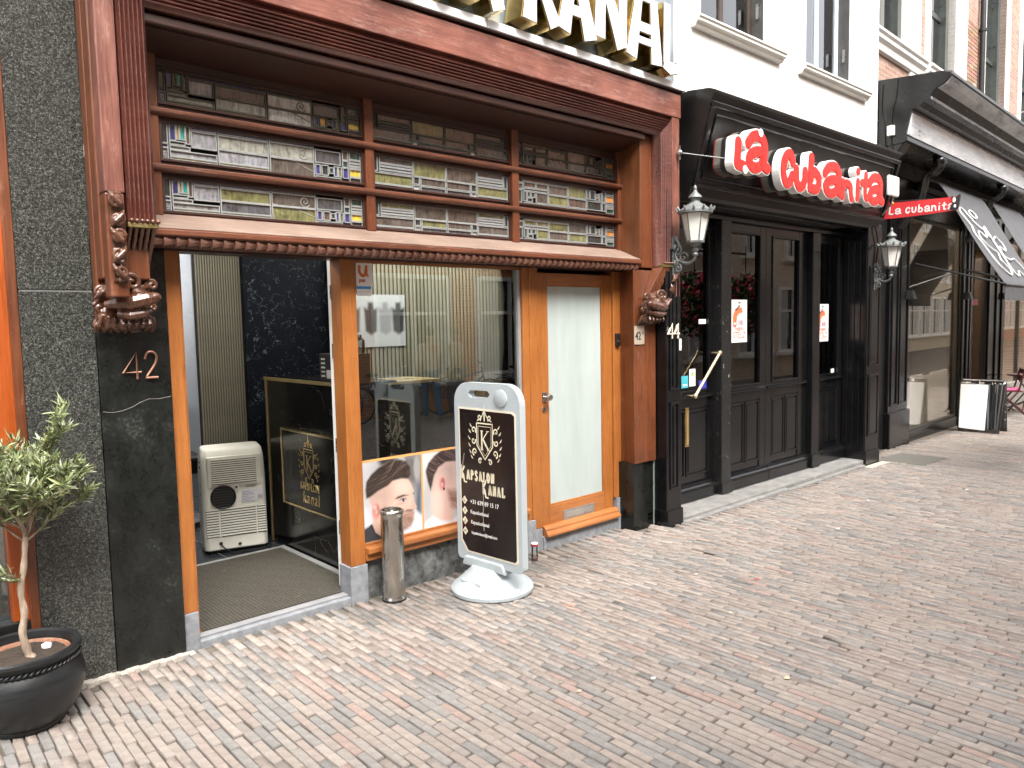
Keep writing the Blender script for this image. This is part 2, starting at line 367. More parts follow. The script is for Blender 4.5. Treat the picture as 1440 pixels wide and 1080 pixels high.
# ================================================================== GROUND
def ground():
    n = NT('sand_and_mortar'); v = n.coord()
    a = n.noise(v, 9, 8, .7); b = n.noise(v, 160, 3, .6)
    c = n.mix(.5, a, b)
    n.set(base=n.ramp(c, [(.3, (.040, .033, .026)), (.64, (.17, .145, .115))]), rough=.95); n.bump(c, .5, .01)
    mb = MB(); xs = [-60, -2, 24, 120]; ys = [-60, 60]
    vs = [(x, y, G(x) - .017) for x in xs for y in ys]
    mb.add(vs, [(0, 2, 3, 1), (2, 4, 5, 3), (4, 6, 7, 5)])
    tag(obj('street_ground', mb, n.m), kind='structure')
    # brick pavement, courses laid square to the shop fronts
    mat = attr_mat('paving_brick', .82, var=.34, bump=.7, bscale=110, spec=.3, specks=(.40, .355, .31))
    rng = np.random.default_rng(3)
    px, py_ = .0448, .2060
    X0, X1, Y0 = -2.2, 22.5, -8.6
    nr = int((X1 - X0) / px); nc = int(-Y0 / py_)
    I, J = np.meshgrid(np.arange(nr), np.arange(nc), indexing='ij'); I = I.ravel(); J = J.ravel()
    rowoff = rng.uniform(-.03, .03, nr) + (np.arange(nr) % 2) * py_ / 2
    cy = -(J + .5) * py_ + rowoff[I] + rng.normal(0, .0025, len(I))
    cx = X0 + I * px + .012 * np.sin(cy * 2.1 + 1) + .02 * np.sin(cy * .7) + rng.normal(0, .0009, len(I))
    L = py_ - .0025 - rng.uniform(0, .006, len(I)); Wd = px - .0042 - rng.uniform(0, .0032, len(I))
    def keep(cx, cy):
        k = (cy < -.045)
        k &= ~((cx > 5.2) & (cx < 5.5) & (cy > -.33))
        k &= ~((cx > 5.5) & (cx < 9.3) & (cy > -.345 + (cx - 5.5) * .0))
        k &= ~((cx > 9.15) & (cx < 9.7) & (cy > -.36))
        k &= ~((cx > 4.95) & (cx < 5.2) & (cy > -.2))
        k &= ~((cx > 9.72) & (cx < 10.5) & (cy < -.22) & (cy > -.80))
        k &= ~((cx > .60) & (cx < 1.33) & (cy > -.085))
        return k
    kk = keep(cx, cy); cx, cy, L, Wd = cx[kk], cy[kk], L[kk], Wd[kk]; N = len(cx)
    tz = rng.normal(0, .0019, N); tiltx = rng.normal(0, .012, N); tilty = rng.normal(0, .006, N)
    pal = np.array([(.292, .248, .214), (.285, .246, .216), (.306, .265, .232), (.275, .228, .200), (.230, .217, .202), (.245, .229, .212), (.212, .201, .188), (.300, .226, .194), (.265, .236, .210)])
    pr = np.array([.21, .18, .12, .13, .11, .10, .05, .04, .06]); ci = rng.choice(len(pal), N, p=pr / pr.sum())
    colr = pal[ci] * rng.uniform(.92, 1.08, (N, 1))
    # wide tonal drift over the street (worn and dirtier zones)
    dr = .5 + .5 * np.sin(cx * 1.1 + 1.7 * np.sin(cy * 1.3)) * np.sin(cy * 1.7 + .8 * cx)
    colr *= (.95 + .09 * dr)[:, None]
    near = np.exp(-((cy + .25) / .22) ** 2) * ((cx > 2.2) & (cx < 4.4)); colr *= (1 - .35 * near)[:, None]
    sgn = np.array([(-1, -1), (1, -1), (1, 1), (-1, 1)], float)
    # 8-point rounded outline
    r = .22
    oc = []
    for (sx, sy) in [(-1, -1), (1, -1), (1, 1), (-1, 1)]:
        pass
    out8 = np.array([(-1, -.965), (-.80, -1), (.80, -1), (1, -.965), (1, .965), (.80, 1), (-.80, 1), (-1, .965)])
    jit = rng.normal(0, .0015, (N, 8, 2))
    def ring(scw, scl, dz):
        xy = out8[None] * np.stack([Wd / 2 - scw, L / 2 - scl], -1)[:, None, :] + jit
        x = xy[..., 0] + cx[:, None]; y = xy[..., 1] + cy[:, None]
        g = np.vectorize(G)(cx)[:, None]
        z = g + tz[:, None] + xy[..., 0] * tiltx[:, None] + xy[..., 1] * tilty[:, None] + dz
        return np.stack([x, y, z + 0 * x], -1)
    rings = np.stack([ring(0, 0, -.022), ring(-.0004, -.0004, -.006), ring(.0017, .0022, .0)], 1).reshape(N, 24, 3)
    fs1 = [(a * 8 + i, a * 8 + (i + 1) % 8, (a + 1) * 8 + (i + 1) % 8, (a + 1) * 8 + i) for a in (0, 1) for i in range(8)]
    top = tuple(range(16, 24))
    # pick the 300 that show largest
    R = np.array(CAM_R); rel = np.stack([cx, cy + 4.150673, np.vectorize(G)(cx) - 1.7], -1) @ R
    u = 720 + 1060 * rel[:, 0] / rel[:, 2]; vv = 540 + 1060 * rel[:, 1] / rel[:, 2]
    inf = (rel[:, 2] > .3) & (u > 5) & (u < 1435) & (vv < 1078) & (vv > 400)
    hid = (u < 125) & (vv < 1035)
    score = np.where(inf & ~hid, 1 / rel[:, 2], 0); sel = set(np.argsort(-score)[:300].tolist())
    pav = tag(bpy.data.objects.new('brick_pavement', None), kind='structure'); COL.objects.link(pav); pav.location = (0, 0, G(0))
    pav.matrix_basis = Matrix.Translation((0, 0, G(0)))
    big = np.array([i for i in range(N) if i not in sel])
    vs = rings[big].reshape(-1, 3); nb = len(big)
    f4 = (np.array(fs1)[None] + (np.arange(nb) * 24)[:, None, None]).reshape(-1, 4)
    f8 = (np.array(top)[None] + (np.arange(nb) * 24)[:, None])
    me = bpy.data.meshes.new('brick')
    nl = len(f4) * 4 + len(f8) * 8
    me.vertices.add(len(vs)); me.vertices.foreach_set('co', vs.ravel().astype('f'))
    me.loops.add(nl); me.polygons.add(len(f4) + len(f8))
    me.loops.foreach_set('vertex_index', np.concatenate([f4.ravel(), f8.ravel()]).astype('i'))
    ls = np.concatenate([np.arange(len(f4)) * 4, len(f4) * 4 + np.arange(len(f8)) * 8]).astype('i')
    me.polygons.foreach_set('loop_start', ls)
    try: me.polygons.foreach_set('loop_total', np.concatenate([np.full(len(f4), 4), np.full(len(f8), 8)]).astype('i'))
    except Exception: pass
    me.update(calc_edges=True); me.validate()
    a = me.attributes.new('col', 'FLOAT_COLOR', 'FACE')
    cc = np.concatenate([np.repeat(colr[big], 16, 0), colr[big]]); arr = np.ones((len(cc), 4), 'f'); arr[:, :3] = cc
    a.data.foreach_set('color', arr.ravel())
    obj('paving_bricks', me, mat, pav, stuff=True)
    for i in sorted(sel):
        m = MB(); c0 = np.array([cx[i], cy[i], G(cx[i])])
        m.add((rings[i] - c0).tolist(), fs1 + [top], tuple(colr[i])); 
        o = obj('brick', m, mat, None, fix=False); o.location = c0; o.parent = pav; o.matrix_parent_inverse = pav.matrix_basis.inverted()
    # pale cement fillet along the foot of the granite, kerb stones, litter
    mc = plain('cement_fillet', (.42, .38, .33), .9, var=.25, scale=20, bump=.5)
    mb = MB()
    k = 26
    for i in range(k):
        x0 = .55 + .8 * i / k; x1 = .55 + .8 * (i + 1) / k; d = .075 + .01 * math.sin(i * 2.3)
        mb.box(x0, x1 + .002, -d, -.03, G(x0) - .02, G(x0) + .006 + .003 * math.sin(i * 1.7))
    tag(obj('cement_fillet', mb, mc), kind='structure')
ground()

# ================================================================== BUILDING 42 (barber shop)
def bldg42():
    T = thing('barber_shop_building', 'barber shop front with carved reddish wood frame, stained glass band and orange doors, number 42', 'building', (3.2, 0, 0))
    gran = NT('speckled_granite'); v = gran.coord()
    a = gran.noise(v, 260, 2, .5); b = gran.noise(v, 120, 3, .6)
    m1 = gran.mix(.5, a, b)
    c1 = gran.ramp(m1, [(.42, (.012, .013, .012)), (.53, (.040, .042, .037)), (.61, (.11, .11, .098)), (.70, (.26, .255, .23))])
    gran.set(base=c1, rough=.22)
    obj('granite_panel', MB().box(.664, .975, -.03, .3, 1.905, 5.2), gran.m, T, bevel=.003)
    obj('granite_panel', MB().box(.664, .975, -.03, .3, G(1) - .05, 1.898), gran.m, T, bevel=.003)
    obj('joint', MB().box(.670, .972, -.026, .29, 1.897, 1.906), plain('grey_joint', (.13, .13, .12), .8), T)
    bm = NT('black_marble_worn'); v = bm.coord()
    n1 = bm.noise(bm.coord((1, 1, .6)), 5, 9, .78); n2 = bm.noise(v, 55, 5, .7)
    mm = bm.mix(.45, n1, n2)
    bm.set(base=bm.ramp(mm, [(.44, (.003, .004, .0035)), (.56, (.009, .011, .0095)), (.66, (.055, .058, .05)), (.74, (.14, .14, .13))]), rough=bm.ramp(n1, [(.3, .16), (.7, .5)]))
    obj('marble_panel', MB().box(.978, 1.318, -.034, .3, G(1.1) - .05, 2.2), bm.m, T, bevel=.003)
    cr = MB(); pts = [(.985, 1.305), (1.03, 1.297), (1.075, 1.303), (1.12, 1.317), (1.16, 1.338), (1.2, 1.352), (1.25, 1.349), (1.31, 1.357)]
    cr.tube([(x, -.0345, z) for x, z in pts], .0018, 5); obj('crack', cr, plain('crack_filler', (.14, .135, .12), .8), T)
    # neighbour's window strip at the left edge
    obj('side_window_frame', MB().box(.555, .66, -.01, .12, .12, 5.2), wood('bright_orange_frame', (.25, .045, .005), (.36, .075, .010), .35, 'z'), T, bevel=.006)
    obj('side_window_frame', MB().box(.622, .663, -.03, .02, .10, 5.2), M_redz, T, bevel=.004)
    obj('side_window_sill', MB().box(-1.4, .62, -.03, .12, G(0) - .05, .35), M_blkm, T, bevel=.005)
    obj('side_window_pane', MB().box(-1.4, .556, .05, .058, .35, 3.2), M_glassd, T)
    obj('side_window_head', MB().box(-1.4, .556, -.01, .2, 3.2, 5.2), M_redx, T)
    # ---- door frame, posts and stones
    obj('door_post', MB().box(1.322, 1.398, .0, .12, .165, 2.16), M_or, T, bevel=.004)
    obj('door_post', MB().box(1.3985, 1.412, .018, .11, .02, 2.16), M_or, T, bevel=.002)
    obj('post_stone', MB().box(1.3205, 1.40, -.012, .13, -.06, .165), (blue := plain('bluestone', (.20, .21, .225), .75, var=.3, scale=18, bump=.4, bscale=70)), T, bevel=.004)
    obj('door_post', MB().box(2.352, 2.458, .0, .13, .185, 2.16), M_or, T, bevel=.004)
    obj('post_stone', MB().box(2.338, 2.462, -.014, .13, -.08, .185), blue, T, bevel=.004)
    obj('threshold', MB().box(1.40, 2.345, -.004, .10, -.075, -.006), blue, T, bevel=.006)
    obj('threshold_lip', MB().box(1.40, 2.345, .035, .095, -.0055, .006), plain('pale_stone_lip', (.22, .22, .225), .7, var=.2, bump=.3), T, bevel=.003)
    obj('orange_wedge', MB().prism([(1.412, 0), (1.455, .0), (1.42, .06)], 'y', .1, .115), M_or, T)
    # window bay
    obj('plinth_wall', MB().box(2.46, 3.885, .03, .3, -.08, .205), stucco := plain('grey_stucco_plinth', (.085, .088, .085), .85, var=.9, scale=16, bump=.9, bscale=45), T)
    obj('window_sill', MB().box(2.459, 3.89, -.04, .06, .250, .288), M_orx, T, bevel=.006)
    obj('window_sill', MB().box(2.459, 3.885, -.012, .06, .200, .250), M_orx, T, bevel=.005)
    obj('window_frame', MB().box(2.459, 3.88, .03, .07, .288, .305), M_orx, T, bevel=.003)
    obj('window_frame', MB().box(2.459, 3.88, .03, .07, 2.10, 2.16), M_orx, T, bevel=.003)
    obj('window_frame', MB().box(3.845, 3.872, .022, .07, .305, 2.10), plain('grey_metal_bead', (.45, .46, .45), .35, .6), T, bevel=.002)
    obj('shop_pane', MB().box(2.459, 3.86, .045, .051, .30, 2.105), M_glass, T)
    obj('door_post', MB().box(3.875, 4.035, .0, .13, .10, 2.16), M_or, T, bevel=.006)
    obj('post_bead', MB().box(3.935, 3.950, -.008, .005, .19, 2.15), M_or, T, bevel=.003)
    obj('post_stone', MB().box(3.872, 3.96, -.014, .13, -.09, .185), blue, T, bevel=.004)
    obj('post_stone', MB().box(3.964, 4.037, -.006, .13, -.09, .10), blue, T, bevel=.004)
    # ---- closed glazed door 42A
    D = []
    obj('door_stile', MB().box(4.04, 4.142, .012, .06, .03, 2.085), M_or, T, bevel=.003)
    obj('door_stile', MB().box(4.795, 4.905, .012, .06, .03, 2.085), M_or, T, bevel=.003)
    obj('door_rail', MB().box(4.142, 4.795, .0125, .06, 1.995, 2.085), M_orx, T, bevel=.003)
    obj('door_rail', MB().box(4.142, 4.795, .0125, .06, .03, .255), M_orx, T, bevel=.003)
    fr = NT('frosted_door_glass'); fn = fr.noise(fr.coord((2.2, 1, .35)), 1.6, 4, .6)
    fr.set(base=fr.ramp(fn, [(.3, (.31, .36, .345)), (.7, (.42, .47, .45))]), rough=.03, spec=.9)  # upright tone streaks imitate vague reflections, put into the base colour
    obj('frosted_pane', MB().box(4.142, 4.795, .032, .040, .255, 1.995), fr.m, T)
    bd = MB(); g = .012
    for (x0, x1, z0, z1) in ((4.142, 4.795, .255, .255 + g), (4.142, 4.795, 1.995 - g, 1.995), (4.142, 4.142 + g, .255 + g, 1.995 - g), (4.795 - g, 4.795, .255 + g, 1.995 - g)):
        bd.box(x0, x1, .018, .034, z0, z1)
    obj('glazing_bead', bd, M_or, T, bevel=.002)
    # weather bar (rounded) under the door
    prof = [(.01, .115), (-.02, .108), (-.035, .09), (-.036, .075), (-.045, .07), (-.058, .052), (-.060, .036), (.01, .034)]
    obj('weather_bar', MB().prism(prof, 'x', 4.045, 4.925), M_orx, T, bevel=.002)
    obj('doorstep', MB().box(4.037, 5.0, -.02, .15, -.10, .033), blue, T, bevel=.006)
    obj('post_stone', MB().box(4.93, 5.005, -.016, .13, -.09, .19), blue, T, bevel=.004)
    obj('door_post', MB().box(4.91, 5.004, -.004, .13, .19, 2.16), M_or, T, bevel=.006)
    ls = obj('letter_slot', MB().box(4.285, 4.655, .004, .013, .112, .195), plain('brushed_aluminium', (.5, .49, .46), .35, .9), T, bevel=.004)
    obj('flap', MB().box(4.31, 4.63, -.001, .006, .132, .175), plain('aluminium_flap', (.62, .61, .58), .3, .9), ls, bevel=.003)
    hd = obj('door_knob', MB().lathe([(.0, 0), (.026, 0), (.026, .006), (.010, .010), (.010, .040), (.022, .045), (.027, .058), (.022, .072), (.004, .077)], n=24).xf(lambda x, y, z: (4.098 + x, .012 - z, 1.125 + y)), M_steel, T, smooth=40)
    obj('knob_plate', MB().box(4.072, 4.118, .003, .0125, 1.085, 1.165), M_steel, hd, bevel=.004)
    lk = obj('lock_plate', MB().lathe([(.0, 0), (.022, 0), (.022, .008), (.0, .009)], n=20).xf(lambda x, y, z: (4.09 + x, .012 - z, 1.03 + y)), M_steel, T, smooth=40)
    obj('keyhole', MB().box(4.087, 4.093, .0018, .004, 1.018, 1.040), M_dark, lk)
    # ---- right pillar
    pil = [(5.0, -.03), (4.945, -.192), (5.24, -.192), (5.24, .2), (5.005, .2)]
    obj('wood_pillar', MB().prism(pil[:-1] + [(5.0, .2)], 'z', .50, 2.122), M_redz, T, bevel=.004)
    obj('pillar_base', MB().box(4.965, 5.232, -.165, .2, -.12, .50), bm.m, T, bevel=.004)
    obj('base_strip', MB().box(5.233, 5.252, -.165, .2, -.12, .52), plain('grey_green_stone', (.16, .18, .16), .7, var=.3), T)
    # ---- sill with nose, scalloped drip
    sill = [(.05, 2.318), (-.18, 2.222), (-.205, 2.212), (-.212, 2.195), (-.205, 2.178), (-.19, 2.166), (-.13, 2.160), (.13, 2.155), (.13, 2.318)]
    obj('transom_sill', MB().prism(sill[:3] + [(-.206, 2.206)] + [(.12, 2.206), (.12, 2.318)], 'x', 1.20, 5.025), M_sill, T, bevel=.003)
    nose = [(-.204, 2.205), (-.216, 2.199), (-.216, 2.174), (-.204, 2.166), (-.06, 2.166), (-.06, 2.205)]
    obj('sill_nose', MB().prism(nose, 'x', 1.20, 5.028), M_redx, T, bevel=.003)
    sc = MB(); n = 64; stp = 3.82 / n
    for i in range(n):
        x0 = 1.205 + i * stp; seg = 7; ring = []
        for (yy, zz) in ((-.170, 2.165), (-.200, 2.162), (-.204, 2.150), (-.196, 2.132), (-.165, 2.124)):
            row = []
            for k in range(seg + 1):
                t = k / seg; bulge = -.020 * (1 - t) ** 1.6 * (1 if yy < -.175 else .4)
                row.append((x0 + stp * t * .985, yy + bulge + .01, zz - .010 * (1 - t) * (1 if zz < 2.155 else 0)))
            ring.append(row)
        vs = [p for r_ in ring for p in r_]
        fs = [(a * (seg + 1) + k, a * (seg + 1) + k + 1, (a + 1) * (seg + 1) + k + 1, (a + 1) * (seg + 1) + k) for a in range(4) for k in range(seg)]
        fs += [tuple((a * (seg + 1)) for a in range(5)), tuple((a * (seg + 1) + seg) for a in range(4, -1, -1))]
        sc.add(vs, fs)
    sc.box(1.20, 5.02, -.168, -.02, 2.125, 2.165)
    obj('scalloped_moulding', sc, wood('scallop_wood', (.07, .026, .016), (.20, .095, .065), .45, 'x', wear=.2), T, smooth=35)
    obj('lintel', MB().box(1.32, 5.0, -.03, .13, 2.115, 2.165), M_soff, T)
    # ---- stained glass band: mullions, rails
    rails = [(2.300, 2.318), (2.510, 2.588), (2.795, 2.875), (3.062, 3.13)]
    for i, (z0, z1) in enumerate(rails):
        if i in (1, 2):
            zc = (z0 + z1) / 2
            obj('transom_rail', MB().prism([(.034, z0 + .012), (.0, z0 + .014), (-.016, z0 + .020), (-.022, z0 + .028), (-.022, z0 + .044), (-.01, z0 + .050), (.034, z0 + .052)], 'x', 1.20, 5.035), M_redx, T, bevel=.002)
            obj('transom_rail', MB().box(1.20, 5.035, .0345, .075, z0, z1), M_soff, T)  # dark strip above the rail, its shade put into the wood colour
        else:
            obj('transom_rail', MB().box(1.2, 5.02, .03, .075, z0, z1), M_soff if i == 3 else M_redx, T, bevel=.004)
    for (x0, x1) in ((1.20, 1.338), (2.560, 2.622), (3.795, 3.862), (4.995, 5.03)):
        obj('mullion', MB().box(x0, x1, .0, .075, 2.30, 3.13), M_redz, T, bevel=.004)
    backing = plain('dark_backing', (.012, .011, .01), .6)
    obj('transom_backing', MB().box(1.2, 5.03, .10, .12, 2.2, 3.3), backing, T)
    # sub frames and glass
    C = dict(o=(.15, .145, .06), p=(.26, .26, .22), t=(.02, .30, .24), b=(.05, .04, .28), a=(.50, .28, .03), y=(.60, .42, .06), d=(.025, .028, .027), g=(.018, .06, .045), br=(.095, .06, .045), m=(.085, .070, .058), l=(.24, .24, .255), s=(.20, .195, .185), v=(.04, .035, .16), or_=(.55, .22, .05), w=(.40, .40, .37), gy=(.07, .07, .075))
    B1 = [(0, .025, .45, 1, 'd'), (0, .025, .33, .43, 'v'), (0, .025, 0, .31, 's'), (.035, .06, .55, 1, 'v'), (.064, .075, .6, 1, 'a'), (.08, .1, .6, 1, 't'), (.105, .122, .5, 1, 'br'), (.035, .1, .44, .53, 'g'),
          (.035, .12, .30, .40, 'p'), (.13, .24, .42, .88, 'l'), (.13, .24, .93, 1, 'b'), (.035, .24, .11, .27, 'P1'), (.035, .24, .02, .085, 'y'),
          (.25, .49, .5, .88, 'P2'), (.25, .49, .93, 1, 'b'), (.25, .49, .11, .46, 'P3'), (.25, .49, .02, .085, 'y'), (.5, .73, .5, .92, 'P4'), (.5, .73, .94, 1, 'v'), (.5, .73, .0, .46, 'P5'),
          (.74, .88, .5, .9, 'gy'), (.74, .765, .12, .43, 'v'), (.775, .81, .12, .43, 'X1'), (.818, .84, .2, .38, 'g'), (.845, .862, .12, .43, 'v'), (.868, .886, .12, .43, 'o'), (.74, .88, 0, .06, 'gy'),
          (.895, .925, .7, 1, 'br'), (.895, .925, .46, .66, 'g'), (.895, .925, .1, .43, 'v'), (.935, 1, .75, 1, 'g'), (.935, 1, .64, .71, 'm'), (.935, 1, .54, .6, 'd'), (.935, 1, .46, .5, 'm'), (.935, 1, .18, .42, 'y'), (.935, 1, .0, .14, 'd')]
    B2 = [(0, .025, .5, 1, 'd'), (.04, .26, .80, 1, 'Q1'), (.04, .26, .70, .76, 'b'), (.04, .26, .59, .66, 'd'), (.04, .26, .49, .55, 'b'), (0, .26, .1, .44, 'Q2'), (0, .26, 0, .06, 'd'),
          (.27, .5, .5, 1, 'Q3'), (.27, .31, .22, .46, 'd'), (.27, .31, 0, .17, 'w'), (.32, .5, .20, .46, 'Q4'), (.32, .5, 0, .15, 'gy'),
          (.51, .74, .5, 1, 'Q5'), (.51, .69, .20, .46, 'Q6'), (.51, .69, 0, .15, 'gy'), (.70, .74, .22, .46, 'd'), (.70, .74, 0, .17, 'w'),
          (.75, .96, .80, 1, 'Q7'), (.75, .96, .70, .76, 'b'), (.75, .96, .59, .66, 'd'), (.75, .96, .49, .55, 'b'), (.97, 1, .5, .95, 'd'), (.75, 1, .1, .44, 'Q8'), (.75, 1, 0, .06, 'd')]
    B3 = [(0, .05, .85, 1, 'g'), (0, .05, .58, .8, 'gy'), (0, .04, .05, .53, 'd'), (.06, .29, .92, 1, 'or_'), (.06, .17, .68, .88, 'R1'), (.18, .29, .68, .88, 'R2'), (.06, .29, .55, .63, 'm'), (.06, .085, .12, .5, 'd'),
          (.095, .12, .3, .5, 'd'), (.095, .14, .1, .25, 'd'), (.13, .165, .3, .5, 'g'), (.18, .29, .1, .5, 'R3'), (.06, .29, 0, .05, 'd'), (.3, .49, .52, .88, 'R4'), (.3, .49, .93, 1, 'o'), (.3, .49, .1, .47, 'R5'), (.3, .49, 0, .05, 'd'),
          (.5, .69, .52, 1, 'R6'), (.5, .69, .1, .47, 'R7'), (.5, .69, 0, .05, 'd'), (.70, .725, .55, .95, 'd'), (.735, .79, .55, .93, 'd'), (.80, .83, .70, .8, 'gy'), (.80, .83, .52, .64, 'd'), (.84, .86, .52, .85, 'd'), (.70, .86, .1, .46, 'd'),
          (.87, .905, .5, 1, 'gy'), (.87, .905, .1, .45, 'd'), (.915, 1, .85, 1, 'm'), (.915, 1, .52, .78, 'or_'), (.915, 1, .38, .44, 'd'), (.915, 1, .28, .33, 'gy'), (.915, 1, .02, .22, 'g')]
    var = {'P1': 'pls', 'P2': 'mpo', 'P3': 'plg', 'P4': 'wpm', 'P5': 'wmo', 'X1': 'adb', 'Q1': 'mmo', 'Q2': 'mom', 'Q3': 'oom', 'Q4': 'mmo', 'Q5': 'mmm', 'Q6': 'omm', 'Q7': 'mmo', 'Q8': 'mom',
           'R1': 'mbo', 'R2': 'mmo', 'R3': 'mmo', 'R4': 'omo', 'R5': 'mom', 'R6': 'mom', 'R7': 'mbo'}
    gm = {}
    def gmat(col, key):
        if key in gm: return gm[key]
        n = NT('stained_glass_' + key); v = n.coord((1, 1, 1)); no = n.noise(v, 14, 4, .6, 1.2); rp = n.noise(n.coord((30, 30, 6)), 2, 3, .6)
        lo = tuple(c * .30 for c in col); hi = tuple(min(1, c * 1.55) for c in col)
        n.set(base=n.ramp(n.mix(.5, no, rp), [(.3, lo), (.7, hi)]), rough=.07, spec=1.0, coat=.7, coatr=.03)
        n.bump(n.mix(.4, no, rp), .55, .014); gm[key] = n.m; return n.m
    cameA = plain('pale_lead_came', (.27, .275, .265), .5, .2, var=.15, scale=30)
    cameB = plain('dark_lead_came', (.10, .095, .075), .5, .3, var=.2, scale=30)
    zrows = [(2.872, 3.060), (2.583, 2.795), (2.316, 2.508)]
    for ri, (z0, z1) in enumerate(zrows):
        for bi, (x0, x1, L) in enumerate(((1.345, 2.558, B1), (2.624, 3.793, B2), (3.864, 4.992, B3))):
            W_ = thing_part('stained_glass_window', T, ((x0 + x1) / 2, .05, z0))
            m = .014; fx = MB()
            for (a, b, c, d) in ((x0, x1, z0, z0 + m), (x0, x1, z1 - m, z1), (x0, x0 + m, z0 + m, z1 - m), (x1 - m, x1, z0 + m, z1 - m)): fx.box(a, b, .022, .06, c, d)
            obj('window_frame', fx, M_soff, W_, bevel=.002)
            u0, u1, v0, v1 = x0 + m, x1 - m, z0 + m, z1 - m
            cm = MB(); dark = (ri == 0)
            for (a, b, c, d, k) in L:
                key = {'l': 'l'}.get(k, k)
                if k in var: key = {'m': 'm', 'o': 'o', 'p': 'p', 'w': 'w', 'l': 'l', 's': 's', 'g': 'gy', 'b': 'br', 'a': 'a', 'd': 'd'}[var[k][ri]]
                if dark and key == 'o' and k not in ('Q3',): key = 'm'
                X0_, X1_, Z0_, Z1_ = u0 + a * (u1 - u0), u0 + b * (u1 - u0), v0 + c * (v1 - v0), v0 + d * (v1 - v0)
                obj('pane', MB().box(X0_, X1_, .046 + random.uniform(-.001, .001), .052, Z0_, Z1_), gmat(C[key], key), W_)
                w = .0031
                e = .0024
                for (p, q, r_, s_) in ((X0_ - w, X1_ + w, Z0_ - w, Z0_ + e), (X0_ - w, X1_ + w, Z1_ - e, Z1_ + w), (X0_ - w, X0_ + e, Z0_, Z1_), (X1_ - e, X1_ + w, Z0_, Z1_)):
                    j = random.uniform(0, .0008); cm.box(p, q, .036 + j, .050, r_, s_)
            # painted scroll ornaments as lead work
            if bi == 0:
                for (cx_, cz_, rr) in ((.675, .72, .035), (.012, .15, .016)):
                    sp = spiral(u0 + cx_ * (u1 - u0), v0 + cz_ * (v1 - v0), .003, rr, 2.0, 1.6)
                    cm.tube([(x, .0445, z) for x, z in sp], .0028, 5)
                sp = smooth_pts([(.50, .55), (.56, .48), (.62, .46), (.68, .30), (.725, .2)]); cm.tube([(u0 + x * (u1 - u0), .0445, v0 + z * (v1 - v0)) for x, z in sp], .0024, 5)
            obj('lead_came', cm, cameB if dark else cameA, W_)
    # ---- reveal, soffit, upper pillar
    obj('right_reveal', MB().prism([(.05, 2.318), (-.195, 2.222), (-.205, 3.20), (.05, 3.10)], 'x', 5.026, 5.05), wood('reveal_wood', (.075, .024, .008), (.17, .058, .020), .4, 'z'), T)
    obj('left_reveal', MB().prism([(.05, 2.318), (-.195, 2.222), (-.205, 3.20), (.05, 3.10)], 'x', 1.19, 1.2), M_redz, T)
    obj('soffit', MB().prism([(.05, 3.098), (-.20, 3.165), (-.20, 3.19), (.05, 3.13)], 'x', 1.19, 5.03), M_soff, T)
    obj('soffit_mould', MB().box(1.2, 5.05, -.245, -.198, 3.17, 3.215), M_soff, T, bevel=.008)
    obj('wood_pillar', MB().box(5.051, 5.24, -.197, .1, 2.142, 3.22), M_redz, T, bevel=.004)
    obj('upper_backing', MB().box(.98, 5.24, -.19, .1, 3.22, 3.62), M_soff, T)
    # left side box of the frame
    obj('frame_side', MB().box(.974, 1.195, -.115, -.0345, 1.80, 5.0), M_redz, T, bevel=.006)
    obj('frame_side', MB().box(.976, 1.19, -.215, -.117, 1.95, 3.6), M_redz, T, bevel=.008)
    # fluted architrave swept up, across and down
    x1, x2, z2, zb = 1.216, 5.190, 3.235, 2.20
    def sweep(prof, zb_l, zb_r):
        vs = []
        for (o, y) in prof:
            vs += [(x1 - o, y, zb_l), (x1 - o, y, z2 + o * .95), (x2 + o, y, z2 + o * .95), (x2 + o, y, zb_r)]
        k = len(prof); fs = [(i * 4 + s, i * 4 + s + 1, ((i + 1) % k) * 4 + s + 1, ((i + 1) % k) * 4 + s) for i in range(k) for s in range(3)]
        fs += [tuple(i * 4 for i in range(k)), tuple(i * 4 + 3 for i in range(k - 1, -1, -1))]
        return MB().add(vs, fs)
    nf = 6; prof = [(0, -.20), (0, -.262)]
    w = .122 / nf
    for i in range(nf):
        o0 = .014 + i * w; st = -.276 - .005 * i * .6
        prof += [(o0, st + .004), (o0 + w * .03, st - .006), (o0 + w * .12, st - .013), (o0 + w * .27, st - .016), (o0 + w * .42, st - .013), (o0 + w * .51, st - .006), (o0 + w * .55, st + .006), (o0 + w * .75, st + .010), (o0 + w * .95, st + .006)]
    prof += [(.138, -.300), (.138, -.20)]
    arch = sweep(prof, 2.20, 2.155)
    obj('fluted_architrave', arch, wood('glossy_fluted_mahogany', (.055, .014, .010), (.17, .055, .038), .30, 'x', wear=.3, wearcol=(.34, .2, .16), coat=1.0), T, smooth=60)
    obj('outer_strip', MB().box(.982, 1.070, -.312, -.2155, 2.34, 3.39), M_pink, T, bevel=.008)
    obj('outer_strip', MB().box(.984, 1.068, -.306, -.2155, 1.86, 2.34), M_redz, T, bevel=.008)
    obj('outer_strip', MB().box(5.338, 5.440, -.300, -.19, 1.9, 3.39), M_pink, T, bevel=.006)
    obj('fascia_board', MB().box(.94, 5.455, -.305, -.2, 3.392, 3.585), M_pinkx, T, bevel=.005)
    obj('fascia_shadow_board', MB().box(.95, 5.44, -.285, -.2, 3.585, 3.612), plain('black_gap', (.01, .008, .007), .7), T)
    obj('fascia_lip', MB().box(.94, 5.46, -.318, -.2, 3.600, 3.612), M_soff, T, bevel=.003)
    for (a, b) in ((.93, 3.298), (3.301, 5.505)):
        obj('white_gutter', MB().box(a, b, -.332, -.16, 3.613, 3.668), M_alu, T, bevel=.004)
